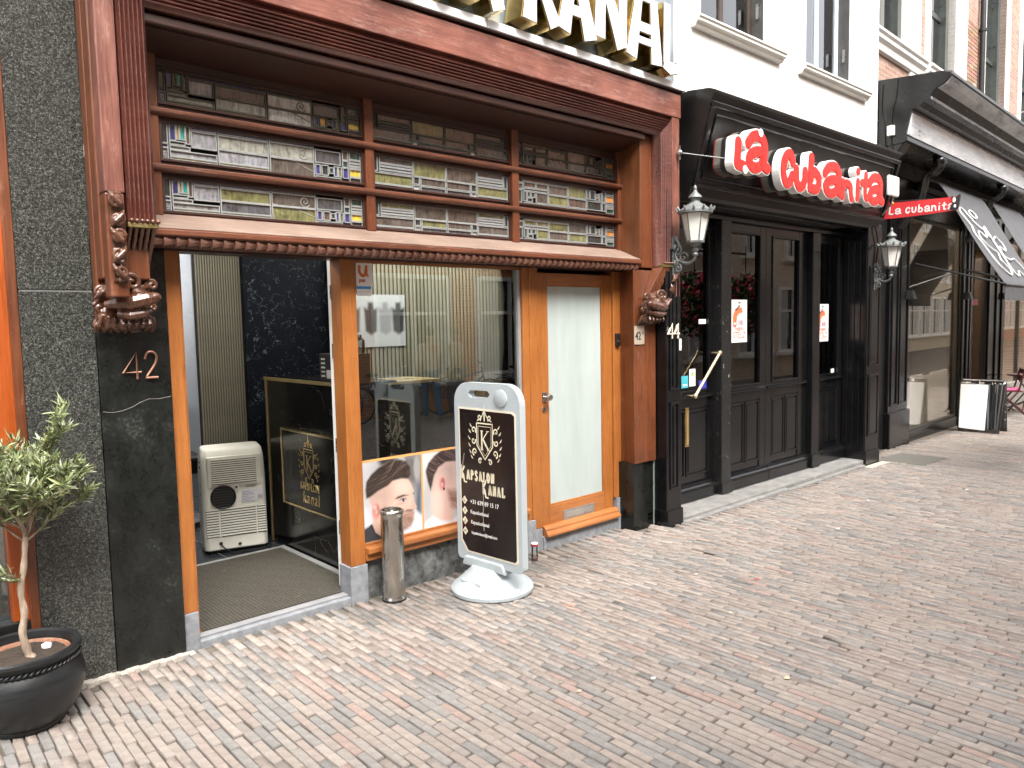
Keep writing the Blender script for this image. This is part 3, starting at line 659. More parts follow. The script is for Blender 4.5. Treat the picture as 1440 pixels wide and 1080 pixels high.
    obj('sign_glass_panel', MB().box(.95, 5.482, -.215, -.19, 3.64, 5.2), NTgrey(), T)
    obj('upper_wall', MB().box(.66, 5.49, -.189, 6, 3.668, 9.5), plain('upper_brick_wall', (.30, .17, .12), .8, var=.3, scale=20), T)
    # consoles (slanted fluted blocks) and bead rows
    for (xa, xb) in ((1.080, 1.212), (5.195, 5.330)):
        n = 5; w = (xb - xa) / n
        for i in range(n):
            a = xa + i * w
            if xa < 2: rb = MB().prism([(-.305, 2.20), (-.12, 1.96), (-.05, 1.96), (-.05, 2.2)], 'x', a + .002, a + w - .005)
            else: rb = MB().prism([(-.308, 2.150), (-.225, 1.88), (-.19, 1.88), (-.19, 2.150)], 'x', a + .002, a + w - .005).xf(lambda x, y, z: (x - .13 * (2.15 - z) / .27, y, z))
            obj('console_rib', rb, M_carve if xa < 2 else M_redz, T, bevel=.006)
        zc = 2.205 if xa < 2 else 2.165
        obj('brass_band', MB().box(xa - .004, xb, -.312, -.2, zc - .018, zc + .004), plain('aged_brass', (.20, .15, .06), .4, .5, var=.3, scale=40), T, bevel=.003)
        bd = MB()
        for i in range(6): bd.ball((xa + .012 + i * .0235, -.312, zc + .014), (.0125, .012, .011), 8)
        obj('bead_row', bd, M_carve, T, smooth=True)
    # carved heads
    def carve(name, bl, parent, vox=.0036):
        o = obj(name, bl, M_carve, parent, fix=False)
        r = o.modifiers.new('fuse', 'REMESH'); r.mode = 'VOXEL'; r.voxel_size = vox; r.use_smooth_shade = True
        sm = o.modifiers.new('soft', 'SMOOTH'); sm.factor = .5; sm.iterations = 1
        return o
    def head(side):
        b = MB()
        def P(u, d, z):
            # left: faces the street; right one is mirrored and leans on the pillar
            if side == 'L': return (.935 + u, -.035 - d, 1.70 + z)
            return (5.400 - u * 1.50, -.175 - d * .72, 1.675 + z)
        def T_(pts, rs, n=8): b.tube([P(*p) for p in pts], rs, n)
        def Bl(u, d, z, r): b.ball(P(u, d, z), r, 10)
        def scroll(u, d, z, r, a0, turns, rr, tilt=0):
            sp = spiral(0, 0, .004, r, a0, turns, 22)
            T_([(u + p[0], d + .012 * (1 - i / 22) + tilt * p[0], z + p[1]) for i, p in enumerate(sp)], [rr * (.75 + .5 * i / 22) for i in range(23)])
        # core mass
        for (u, d, z, r) in ((.15, .05, .10, (.13, .05, .09)), (.16, .10, .20, (.12, .08, .07)), (.08, .06, .08, (.06, .05, .06)), (.22, .08, .12, (.06, .07, .08)), (.14, .05, .03, (.12, .045, .03))): Bl(u, d, z, r)
        # brow volute, muzzle, ear
        scroll(.165, .185, .235, .050, .5, 1.6, .0125)
        scroll(.265, .15, .225, .030, 1.2, 1.4, .010)
        T_([(.06, .12, .13), (.11, .16, .135), (.17, .19, .14), (.23, .20, .155), (.27, .185, .165)], [.018, .034, .038, .036, .028])
        Bl(.265, .20, .165, (.030, .026, .024)); Bl(.19, .185, .185, (.034, .03, .022))
        T_([(.10, .16, .085), (.15, .18, .075), (.21, .18, .085), (.25, .16, .10)], [.014, .024, .024, .016])
        Bl(.15, .20, .115, (.016, .014, .012)); Bl(.20, .165, .205, (.018, .016, .014))
        scroll(.05, .10, .19, .036, 2.2, -1.5, .011); scroll(.045, .08, .115, .030, .2, 1.4, .010)
        scroll(.045, .06, .035, .028, 3.4, -1.4, .010); scroll(.11, .08, .03, .026, 1.0, 1.3, .009)
        scroll(.19, .09, .03, .028, 2.4, 1.5, .010); scroll(.255, .10, .05, .030, .6, -1.5, .010)
        scroll(.275, .11, .115, .022, 2.0, 1.3, .008)
        for k in range(9):
            a = k / 8; T_([(.03 + .25 * a, .05, .0), (.035 + .25 * a + .01 * math.sin(k * 2), .085, .03), (.05 + .23 * a, .105, .07 + .01 * math.cos(k))], [.012, .014, .008])
        for k in range(6):
            T_([(.02 + .012 * k, .10 + .01 * k, .16 + .018 * k), (.05 + .02 * k, .13 + .01 * k, .19 + .014 * k), (.10 + .015 * k, .15 + .008 * k, .20 + .016 * k)], [.008, .012, .006])
        # beard curls under the jaw
        for k in range(5): T_([(.12 + .03 * k, .15, .06), (.125 + .03 * k, .165, .035), (.118 + .03 * k, .15, .012)], [.010, .012, .006])
        return b
    carve('carved_head', head('L'), T); carve('carved_head', head('R'), T)
    def garland(xc, y0, za, zb, lean=0.0, s=1):
        b = MB(); n = 5; h = (zb - za) / n
        b.box(xc - .026, xc + .026, y0, y0 + .03, za, zb)
        for i in range(n):
            z = za + h * (i + .5); sg = s * (1 if i % 2 else -1)
            sp = spiral(0, 0, .003, .032, 1.2 + i, 1.5 * sg, 18)
            b.tube([(xc + p[0] * .95, y0 - .012 - .012 * (1 - k / 18), z + p[1] * 1.15) for k, p in enumerate(sp)], [.007 + .005 * k / 18 for k in range(19)], 7)
            b.tube([(xc - sg * .03, y0 - .005, z - h * .5), (xc - sg * .012, y0 - .03, z - h * .2), (xc + sg * .02, y0 - .024, z + h * .2), (xc + sg * .03, y0 - .005, z + h * .5)], [.006, .013, .012, .006], 7)
            b.ball((xc + sg * .012, y0 - .022, z), (.013, .012, .016), 8)
        if lean: b.xf(lambda x, y, z: (x - lean * max(0, (2.16 - z) / .32), y + .25 * lean * max(0, (2.16 - z) / .32), z))
        return b
    carve('carved_garland', garland(1.026, -.316, 1.93, 2.345), T, .0035)
    carve('carved_garland', garland(5.395, -.305, 1.80, 2.34, s=-1, lean=.12), T, .0035)
    return T
def NTgrey():
    n = NT('grey_sign_glass'); v = n.coord((1, 1, 1)); a = n.noise(v, 1.6, 3, .5, 1.5)
    n.set(base=n.ramp(a, [(.35, (.10, .12, .13)), (.65, (.24, .27, .29))]), rough=.12); return n.m
def thing_part(name, parent, loc):
    o = bpy.data.objects.new(name, None); COL.objects.link(o); o.empty_display_size = .05
    o.matrix_basis = Matrix.Translation(Vector(loc)); o.location = loc
    o.parent = parent; o.matrix_parent_inverse = parent.matrix_basis.inverted()
    return o
B42 = bldg42()
# ================================================================== SALON INTERIOR (parts of building 42)
def salon():
    T = B42
    tile = marble('dark_floor_tile', (.03, .035, .042), (.07, .08, .09), 2.5, .03, .18)
    obj('salon_floor', MB().box(1.33, 5.5, .10, 5.2, -.09, -.008), tile, T)
    ju = MB()
    for i in range(8): ju.box(1.34, 5.4, .6 + i * .6, .606 + i * .6, -.0078, -.006)
    for i in range(7): ju.box(1.5 + i * .6, 1.506 + i * .6, .12, 5.1, -.0078, -.0062)
    obj('tile_joints', ju, plain('light_grout', (.16, .16, .16), .8), T)
    obj('salon_ceiling', MB().box(1.30, 5.5, .13, 5.2, 2.80, 2.9), M_white, T)
    wm = marble('white_marble_wallpaper', (.62, .66, .72), (.28, .30, .34), 7, .018, .5)
    bmw = marble('black_marble_wallpaper', (.002, .003, .005), (.30, .33, .37), 6.5, .010, .5, amount=1.0, cloud=(.004, .0055, .009)); bmw.node_tree.nodes['Principled BSDF'].inputs['Specular IOR Level'].default_value = .12
    obj('side_wall', MB().box(1.27, 1.33, .12, 5.2, -.05, 2.8), M_dark, T)
    obj('back_wall', MB().box(1.33, 5.5, 5.15, 5.25, -.05, 2.8), wm, T)
    obj('white_partition', MB().box(1.6, 2.62, 3.3, 3.36, .95, 2.8), wm, T)
    obj('black_partition', MB().box(2.48, 3.40, 1.76, 1.82, .0, 2.8), bmw, T)
    obj('right_wall', MB().box(5.44, 5.5, .12, 5.2, -.05, 2.8), M_dark, T)
    obj('inner_front_wall', MB().box(3.88, 5.5, .14, .18, -.05, 2.8), M_dark, T)
    base = plain('black_slat_felt', (.02, .018, .014), .9)
    slm = wood('pale_olive_slat', (.19, .175, .125), (.29, .265, .19), .5, 'z', grain=.6)
    obj('slat_backing', MB().box(2.18, 2.735, 2.005, 2.03, .0, 2.8), base, T)
    def slats(x0, x1, y, step, frac, z0=0, z1=2.78):
        n = int((x1 - x0) / step)
        me = MB().box(0, step * frac, 0, .014, z0, z1).mesh('slat'); me.materials.append(slm)
        for i in range(n):
            o = bpy.data.objects.new('slat', me); COL.objects.link(o); o.location = (x0 + i * step, y, 0); o.parent = T; o.matrix_parent_inverse = T.matrix_basis.inverted()
    slats(2.19, 2.725, 1.992, .0205, .58)
    obj('slat_backing', MB().box(3.24, 5.44, 1.62, 1.65, .0, 2.8), base, T)
    slats(3.25, 5.40, 1.606, .042, .66)
    em = NT('ceiling_light_panel'); em.set(base=(1, 1, 1), emis=(1, .97, .92), emis_s=26)
    for (x, y) in ((2.0, .9), (3.6, .9), (4.6, .95), (2.0, 2.6), (3.4, 3.3)):
        f = thing('ceiling_light', 'white rectangular ceiling light inside the barber shop, ' + {(2.0, .9): 'above the doormat', (3.6, .9): 'above the shop window centre', (4.6, .95): 'at the right end of the window', (2.0, 2.6): 'above the slatted wall', (3.4, 3.3): 'behind the black wall'}[(x, y)], 'ceiling light', (x, y, 2.80), group='ceiling lights in the barber shop')
        obj('frame', MB().box(x - .31, x + .31, y - .10, y + .10, 2.782, 2.799), M_alu, f)
        obj('diffuser', MB().box(x - .29, x + .29, y - .08, y + .08, 2.775, 2.7815), em.m, f)
    gst = plain('grey_mat_edge', (.30, .30, .29), .5, .3)
    obj('threshold_metal', MB().box(1.42, 2.49, 1.322, 1.36, -.006, .008), gst, T)
    obj('threshold_metal', MB().box(2.492, 2.535, .105, 1.36, -.006, .010), gst, T)
    # inward opened door leaf seen edge on
    d = thing('open_shop_door', 'white edged glazed entrance door swung fully inward at the right of the entrance', 'door', (2.36, .13, 0))
    obj('door_edge', MB().box(2.365, 2.40, .135, .19, .02, 2.12), M_white, d, bevel=.003)
    obj('door_edge', MB().box(2.37, 2.405, .95, 1.0, .02, 2.12), M_white, d, bevel=.003) if False else None
    for z in (.42, .95, 1.55, 1.92): obj('hinge', MB().tube([(2.356, .132, z - .045), (2.356, .132, z + .045)], .008, 8), M_steel, d)
    # doormat
    n = NT('coir_doormat'); v = n.coord((1, 1, 1)); a = n.noise(v, 95, 3, .7); b = n.noise(v, 3, 4, .6)
    wv = n.node('ShaderNodeTexWave'); wv.inputs['Scale'].default_value = 14; wv.inputs['Distortion'].default_value = 1.5; n.link(v, wv.inputs['Vector'])
    c = n.mix(.18, a, wv.outputs[1]); cc = n.ramp(c, [(.3, (.020, .018, .013)), (.62, (.06, .052, .038)), (.75, (.12, .105, .08))])
    st = n.ramp(n.noise(v, 6, 6, .75), [(.66, 0), (.74, .45)])
    n.set(base=n.mix(st, cc, (.30, .26, .17)), rough=.95); n.bump(c, .8, .01)
    mt = MB(); nx, ny = 40, 44; x0, x1, y0, y1 = 1.416, 2.490, .106, 1.320
    vs = [(x0 + (x1 - x0) * i / nx, y0 + (y1 - y0) * j / ny, .006 + .0015 * math.sin(i * 1.1) * math.sin(j * .7)) for j in range(ny + 1) for i in range(nx + 1)]
    mt.add(vs, [(j * (nx + 1) + i, j * (nx + 1) + i + 1, (j + 1) * (nx + 1) + i + 1, (j + 1) * (nx + 1) + i) for j in range(ny) for i in range(nx)])
    mt.box(x0, x1, y0, y1, -.008, .003)
    tag(obj('doormat', mt, n.m), 'dark ribbed coir doormat filling the open entrance of the barber shop', 'doormat')
    # reception desk
    D = thing('reception_desk', 'tall black marble reception desk with gold edges and a gold crest plaque', 'reception desk', (2.55, .95, 0))
    bm2 = marble('desk_black_marble', (.003, .003, .003), (.34, .32, .28), 2.6, .0045, .14, amount=.8, cloud=(.006, .006, .006))
    obj('desk_body', MB().box(2.552, 2.90, .36, 1.585, 0, 1.298), bm2, D, bevel=.002)
    obj('desk_top', MB().box(2.548, 2.96, .34, 1.60, 1.302, 1.318), bm2, D, bevel=.002)
    obj('gold_edge', MB().box(2.540, 2.551, .34, 1.60, 1.296, 1.320), M_gold, D)
    obj('gold_edge', MB().box(2.543, 2.553, 1.575, 1.592, .0, 1.295), M_gold, D)
    pl = thing_part('plaque', D, (2.54, .87, .65))
    Y0, Y1, Z0, Z1 = 1.300, .450, .375, .928
    obj('plaque_panel', MB().box(2.532, 2.550, Y1, Y0, Z0, Z1), bm2, pl)
    fr = MB(); w = .016
    fr.box(2.526, 2.551, Y1, Y0, Z0 - w, Z0); fr.box(2.526, 2.551, Y1, Y0, Z1, Z1 + w); fr.box(2.526, 2.551, Y1 - w, Y1, Z0 - w, Z1 + w); fr.box(2.526, 2.551, Y0, Y0 + w, Z0 - w, Z1 + w)
    obj('plaque_frame', fr, plain('polished_gold_frame', (.85, .68, .36), .18, 1.0, var=.05), pl, bevel=.002)
    obj('crest', crest(.135).xf(lambda a, b, c: (2.5305, .875 - a, .715 + b)), M_gold, pl, fix=False)
    t1 = text_mesh('KAPSALON', .085, .002, align='CENTER', space=.88); obj('lettering', on_wall_x(t1.xf(lambda a, b, c: (a * .75, b, c)), 2.5305, .875, .512), M_gold, pl, fix=False)
    t2 = text_mesh('kanal', .125, .002, shear=.15, align='CENTER', space=1.25); obj('lettering', on_wall_x(t2.xf(lambda a, b, c: (a * .8, b, c)), 2.5305, .86, .415), M_gold, pl, fix=False)
    # second low display with gold rim behind the window
    E = thing('display_cabinet', 'black display cabinet with pale gold rim behind the shop window', 'cabinet', (3.05, .7, 0))
    obj('cabinet_body', MB().box(2.98, 3.50, .62, 1.0, 0, 1.26), plain('smoky_grey_panel', (.05, .055, .05), .15), E, bevel=.003)
    obj('cabinet_top', MB().box(2.96, 3.53, .60, 1.02, 1.262, 1.285), M_gold, E, bevel=.002)
    obj('cabinet_rim', MB().box(2.972, 2.99, .606, .618, .3, 1.26), M_gold, E)
    obj('cabinet_rim', MB().box(2.99, 3.52, .602, .612, .70, .72), M_gold, E)
    # boxes on the desk
    k = thing('product_box', 'black printed product box standing on the reception desk', 'box', (2.72, .62, 1.318))
    obj('box_body', MB().box(2.60, 2.80, .42, .78, 1.319, 1.515), plain('black_card', (.012, .012, .013), .4), k, bevel=.003)
    pt = MB()
    for i in range(5): pt.box(2.598, 2.5995, .70 - .0 * i, .755, 1.35 + .03 * i, 1.362 + .03 * i)
    pt.box(2.598, 2.5995, .45, .60, 1.46, 1.485); pt.box(2.598, 2.5995, .62, .68, 1.34, 1.40); pt.box(2.598, 2.5995, .45, .52, 1.36, 1.37)
    obj('box_print', pt, plain('grey_print', (.4, .4, .38), .6), k, stuff=True)
    c = obj('glass_jar', MB().lathe([(0, 0), (.045, 0), (.05, .01), (.05, .09), (.03, .11), (.03, .13), (0, .13)], (2.72, .45, 1.516), 20), glass('jar_glass', (.6, .65, .65)), smooth=40)
    tag(c, 'small clear glass jar standing on top of the black product box', 'jar')
    # dark salon furniture behind
    b = thing('barber_chair', 'black padded barber chair standing behind the white partition edge', 'barber chair', (2.15, 2.7, 0))
    blk = plain('black_leather', (.012, .012, .012), .35, bump=.2)
    obj('seat', MB().box(1.93, 2.42, 2.5, 3.0, .45, .60), blk, b, bevel=.03)
    obj('backrest', MB().box(1.95, 2.40, 2.95, 3.06, .60, 1.30), blk, b, bevel=.04)
    obj('headrest', MB().box(2.06, 2.29, 2.97, 3.05, 1.33, 1.48), blk, b, bevel=.03)
    obj('column', MB().lathe([(0, 0), (.28, 0), (.28, .03), (.05, .06), (.05, .45), (0, .45)], (2.17, 2.75, 0), 24), M_steel, b, smooth=40)
    g = thing('barber_chair', 'black barber chair on a chrome base behind the shop window', 'barber chair', (4.1, 1.0, 0))
    obj('seat', MB().box(3.86, 4.34, .78, 1.24, .45, .58), blk, g, bevel=.03)
    obj('backrest', MB().box(3.88, 4.32, 1.2, 1.30, .58, 1.2), blk, g, bevel=.04)
    obj('column', MB().lathe([(0, 0), (.28, 0), (.28, .03), (.05, .06), (.05, .45), (0, .45)], (4.1, 1.0, 0), 24), M_steel, g, smooth=40)
    # wall poster with grey torsos
    P = Paint(.62, .46, 90, (.46, .47, .48))
    for i, cx in enumerate((.14, .42, .66, .88)):
        gy = (.10, .05, .26, .04)[i]
        P.poly([(cx - .09, .3), (cx - .11, .75), (cx - .05, .72), (cx - .04, .85), (cx + .04, .85), (cx + .05, .72), (cx + .11, .75), (cx + .09, .3), (cx, .22)], (gy, gy, gy * 1.05), .02)
    me = P.mesh('wall_poster'); o = obj('wall_poster', me, attr_mat('poster_print', .4)); o.location = (3.28, 1.595, 1.52)
    tag(o, 'pale poster with grey torso shapes hanging on the slatted wall behind the window', 'poster')

def crest(s):
    """crest: pointed shield with K, leaf scrolls at the sides, crown on top (flat, in xy, centre 0)"""
    m = MB()
    sh = [(-.55, .75), (.55, .75), (.55, -.25), (0, -.85), (-.55, -.25), (-.55, .75)]
    for k, w in ((1, .07), (.82, .025)): stroke(m, [(x * k * s, y * k * s) for x, y in sh], w * s)
    # K with serifs
    stroke(m, [(-.2 * s, .42 * s), (-.2 * s, -.42 * s)], .10 * s); stroke(m, [(-.17 * s, .0), (.22 * s, .42 * s)], .05 * s); stroke(m, [(-.12 * s, .05 * s), (.25 * s, -.42 * s)], .10 * s)
    for (x, y) in ((-.2, .42), (-.2, -.42), (.22, .42), (.25, -.42)): stroke(m, [((x - .10) * s, y * s), ((x + .10) * s, y * s)], .03 * s)
    for sd in (-1, 1):
        for (cx, cy, r, a, t) in ((.78, .42, .17, 2.6, 1.2), (.80, -.05, .16, 4.0, -1.2), (.72, -.55, .18, .6, -1.3), (.35, -.95, .14, 1.2, 1.2), (.36, 1.0, .14, 3.6, 1.1)):
            sp = spiral(cx, cy, .02, r, a, t, 16); stroke(m, [(sd * x * s, y * s) for x, y in sp], [(.03 + .05 * i / 16) * s for i in range(17)])
        for i in range(6):
            a = -.9 + i * .34; x = .62 + .5 * math.cos(a) * .9; y = -.1 + .95 * math.sin(a)
            stroke(m, [(sd * (x - .05) * s, (y - .05) * s), (sd * (x + .04) * s, (y + .02) * s), (sd * (x + .12) * s, (y + .14) * s)], [.01 * s, .07 * s, .005 * s])
        stroke(m, [(sd * .05 * s, 1.28 * s), (sd * .14 * s, 1.1 * s), (sd * .28 * s, .95 * s), (sd * .5 * s, .86 * s)], .05 * s)
    stroke(m, [(0, .85 * s), (0, 1.2 * s), (0, 1.62 * s)], [.06 * s, .12 * s, .01 * s])
    stroke(m, [(-.12 * s, 1.18 * s), (.12 * s, 1.18 * s)], .04 * s)
    return m
salon()

# ================================================================== LA CUBANITA (number 44)
def bldg44():
    T = thing('restaurant_building', 'white plastered building with black wooden restaurant front, number 44', 'building', (7.5, 0, 0))
    K = M_blk
    def panelled(x0, x1, z0, z1, y, d=.014, w=.022, name='raised_panel', mat=K, par=T):
        """moulding ring with a raised field"""
        m = MB()
        ring = [(x0, z0), (x1, z0), (x1, z1), (x0, z1)]
        for (a, b, c, e) in ((x0, x1, z0, z0 + w), (x0, x1, z1 - w, z1), (x0, x0 + w, z0 + w, z1 - w), (x1 - w, x1, z0 + w, z1 - w)): m.box(a, b, y - d, y + .01, c, e)
        if x1 - x0 > .1: m.box(x0 + w * 1.9, x1 - w * 1.9, y - d * .7, y + .01, z0 + w * 1.9, z1 - w * 1.9)
        return obj(name, m, mat, par, bevel=.005)
    # pilasters
    for (a, b, zt) in ((5.254, 5.462, 2.80), (9.235, 9.615, 2.80)):
        obj('pilaster', MB().box(a, b, -.295, .02, G(a) - .05, zt), K, T, bevel=.006)
        obj('pilaster_foot', MB().box(a - .008, b + .008, -.312, .0, G(a) - .05, .06), K, T, bevel=.006)
        wd = min(.05, (b - a) * .2)
        for (z0, z1) in ((.24, 1.0), (1.10, 2.3)): panelled(a + wd, b - wd, z0, z1, -.295)
    # folded shutter box beside the right pilaster
    for i in range(4): obj('shutter_fold', MB().box(9.222, 9.234, -.285 + i * .07, -.222 + i * .07, .02, 2.6), K, T, bevel=.004)
    # threshold stones
    ts = plain('worn_threshold_stone', (.20, .195, .185), .7, var=.35, scale=9, bump=.5, bscale=60)
    for (a, b) in ((5.47, 6.55), (6.553, 8.2), (8.203, 9.228)): obj('threshold_stone', MB().box(a, b, -.285, .12, G(a) - .1, -.040), ts, T, bevel=.012)
    for (a, b) in ((5.47, 7.3), (7.303, 9.15)): obj('threshold_stone', MB().box(a, b, -.345, -.287, G(a) - .1, G((a + b) / 2) + .022), ts, T, bevel=.01)
    # door and folding leaves
    def leaf(x0, x1, gx0, gx1, y, name, npan=2, mail=False, zb=-.03):
        L = thing_part(name, T, ((x0 + x1) / 2, y, zb))
        gz0, gz1 = 1.012, 2.575
        obj('stile', MB().box(x0, gx0, y, y + .05, zb + .01, 2.66), K, L, bevel=.004)
        obj('stile', MB().box(gx1, x1, y, y + .05, zb + .01, 2.66), K, L, bevel=.004)
        obj('rail', MB().box(gx0, gx1, y + .001, y + .05, gz1, 2.66), K, L, bevel=.004)
        obj('rail', MB().box(gx0, gx1, y + .001, y + .05, .86, gz0), K, L, bevel=.004)
        obj('lower_board', MB().box(gx0, gx1, y + .012, y + .05, zb + .01, .86), K, L)
        bead = MB(); w = .016
        for (a, b, c, e) in ((gx0, gx1, gz0, gz0 + w), (gx0, gx1, gz1 - w, gz1), (gx0, gx0 + w, gz0 + w, gz1 - w), (gx1 - w, gx1, gz0 + w, gz1 - w)): bead.box(a, b, y - .012, y + .02, c, e)
        obj('bead', bead, K, L, bevel=.003)
        obj('sill', MB().prism([(y + .0, .985), (y - .03, .972), (y - .03, .955), (y, .945)], 'x', x0 + .02, x1 - .02), K, L, bevel=.003)
        obj('pane', MB().box(gx0, gx1, y + .022, y + .028, gz0, gz1), glass('restaurant_glass', (.92, .92, .90), bumpy=.05, mult=.75), L)
        obj('roller_shade', MB().box(gx0 + .01, gx1 - .01, y + .05, y + .054, 2.12, gz1), plain('dark_brown_shade', (.075, .040, .034), .5, var=.2), L)
        wx = (gx1 - gx0) / npan
        for i in range(npan):
            panelled(gx0 + i * wx + .012, gx0 + (i + 1) * wx - .012, .20, .845, y + .012, .014, .02, 'raised_panel', K, L)
        obj('kick_moulding', MB().prism([(y, .135), (y - .022, .125), (y - .028, .10), (y - .04, .085), (y - .05, .06), (y - .05, zb), (y, zb)], 'x', x0 + .004, x1 - .004), K, L, bevel=.004)
        if mail:
            obj('mail_slot', MB().box(gx0 + .335, gx0 + .395, y - .006, y + .012, .47, .875), M_brass, L, bevel=.006)
        return L
    leaf(5.468, 6.465, 5.60, 6.385, .03, 'entrance_door', 2)
    leaf(6.655, 7.405, 6.69, 7.290, .0, 'folding_leaf'); leaf(7.41, 8.32, 7.530, 8.130, .0, 'folding_leaf'); leaf(8.51, 9.225, 8.545, 9.110, .0, 'folding_leaf')
    # posts with flaking paint
    fl = NT('flaking_black_paint'); v = fl.coord((1, 1, .5)); nn = fl.noise(v, 22, 6, .75); f = fl.ramp(nn, [(.66, 0), (.68, 1)])
    fl.set(base=fl.mix(f, (.013, .013, .013), (.42, .36, .28)), rough=fl.ramp(nn, [(.6, .25), (.7, .8)])); fl.bump(fl.ramp(nn, [(.66, 1), (.69, 0)]), .4, .004)
    obj('front_post', MB().box(6.475, 6.645, -.06, .05, -.038, 2.66), fl.m, T, bevel=.008)
    obj('front_post', MB().box(8.328, 8.50, -.07, .05, -.038, 2.66), K, T, bevel=.008)
    obj('front_post_foot', MB().box(8.32, 8.508, -.085, -.0, -.038, .12), K, T, bevel=.006)
    obj('front_post_foot', MB().box(6.468, 6.652, -.075, -.0, -.038, .08), fl.m, T, bevel=.006)
    mm = obj('mail_slot', MB().box(5.98, 6.045, .0235, .034, .49, .868), M_brass, T, bevel=.006)
    obj('flap', MB().box(5.997, 6.028, .019, .0245, .515, .84), M_gold, mm, bevel=.003)
    # head beam, wall behind sign
    obj('head_beam', MB().box(5.47, 9.23, -.02, .1, 2.66, 2.9), K, T, bevel=.006)
    obj('side_board', MB().box(5.4915, 5.575, -.206, -.17, 2.70, 3.66), K, T)
    obj('head_mould', MB().box(5.47, 9.23, -.05, -.021, 2.66, 2.70), K, T, bevel=.008)
    # upper wall with two window openings
    wallm = NT('white_render'); a = wallm.noise(wallm.coord(), 3, 6, .7); a2 = wallm.noise(wallm.coord(), 130, 3, .6)
    st = wallm.noise(wallm.coord((5, 5, .45)), 2.2, 6, .75); wc_ = wallm.mix(wallm.ramp(st, [(.55, 0), (.75, .55)]), wallm.ramp(a, [(.3, (.60, .59, .565)), (.7, (.70, .69, .67))]), (.43, .42, .38)); wallm.set(base=wc_, rough=.85); wallm.bump(wallm.mix(.8, a, a2), .12, .004)
    ops = [(5.905, 6.975, 4.40, 6.3), (7.835, 8.865, 4.385, 6.3)]
    y0, y1 = -.2, .1
    xs = [5.492, ops[0][0], ops[0][1], ops[1][0], ops[1][1], 9.655]
    W_ = MB()
    for i in (0, 2, 4): W_.box(xs[i], xs[i + 1], y0, y1, 2.78, 9.5)
    for (a, b, c, d) in ops: W_.box(a, b, y0 + .0001, y1, 2.78, c); W_.box(a, b, y0 + .0001, y1, d, 9.5)
    obj('white_wall', W_, wallm.m, T)
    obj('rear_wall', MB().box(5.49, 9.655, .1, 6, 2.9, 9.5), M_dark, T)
    crm = plain('cream_moulding', (.70, .68, .62), .6, var=.04)
    fb = plain('brown_window_frame', (.045, .03, .022), .5, var=.2); fw = plain('pale_blue_frame', (.62, .68, .76), .5, var=.04)
    for i, (a, b, c, d) in enumerate(ops):
        w = thing_part('upper_window', T, ((a + b) / 2, -.1, c)); m = fb if i == 0 else fw
        s0 = (5.752, 7.262)[0] if i == 0 else 7.668; s1 = 7.275 if i == 0 else 9.285
        zt = c - .055
        obj('sill', MB().prism([(y0, zt), (y0 - .10, zt - .012), (y0 - .10, zt - .028), (y0 - .085, zt - .038), (y0 - .085, zt - .06), (y0 - .06, zt - .07), (y0 - .045, zt - .10), (y0, zt - .105)], 'x', s0, s1), crm, w, bevel=.003)
        fr = MB(); t = .055; yy = -.07
        for (p, q, r, s) in ((a, b, c, c + .09), (a, b, d - t, d), (a, a + t, c + .09, d - t), (b - t, b, c + .09, d - t), ((a + b) / 2 - .03, (a + b) / 2 + .03, c + .09, d - t)): fr.box(p, q, yy, yy + .05, r, s)
        obj('window_frame', fr, m, w, bevel=.003)
        obj('pane', MB().box(a + t, b - t, yy + .02, yy + .026, c + .09, d - t), M_glassd, w)
        obj('curtain', wavy(a + .05, b - .05, yy + .09, c + .05, d, .018, 9), plain('white_curtain', (.72, .72, .70), .9), w)
        obj('dark_reveal', MB().box(b - .012, b - .002, y0 + .004, -.07, c, d), plain('dark_bronze_reveal', (.05, .048, .045), .45, var=.3), w)
        obj('hinge_bracket', MB().box(b - .03, b - .013, -.16, -.13, c + .22, c + .36), M_steel, w)
    # interior shell
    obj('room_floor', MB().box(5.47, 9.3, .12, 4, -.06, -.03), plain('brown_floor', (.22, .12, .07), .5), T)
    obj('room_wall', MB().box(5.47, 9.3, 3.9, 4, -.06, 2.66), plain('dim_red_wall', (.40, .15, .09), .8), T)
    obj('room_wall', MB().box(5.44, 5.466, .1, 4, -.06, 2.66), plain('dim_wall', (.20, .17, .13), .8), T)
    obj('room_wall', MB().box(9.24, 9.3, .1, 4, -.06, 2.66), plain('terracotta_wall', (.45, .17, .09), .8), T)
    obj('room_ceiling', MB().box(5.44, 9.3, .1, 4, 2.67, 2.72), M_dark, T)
    return T
def wavy(x0, x1, y, z0, z1, amp, n):
    m = MB(); k = n * 8; vs = []
    for i in range(k + 1):
        x = x0 + (x1 - x0) * i / k; yy = y + amp * math.sin(i / 8 * 2 * math.pi) * (.7 + .3 * math.sin(i * .37)); vs += [(x, yy, z0), (x, yy, z1)]
    m.add(vs, [(2 * i, 2 * i + 2, 2 * i + 3, 2 * i + 1) for i in range(k)]); return m
B44 = bldg44()

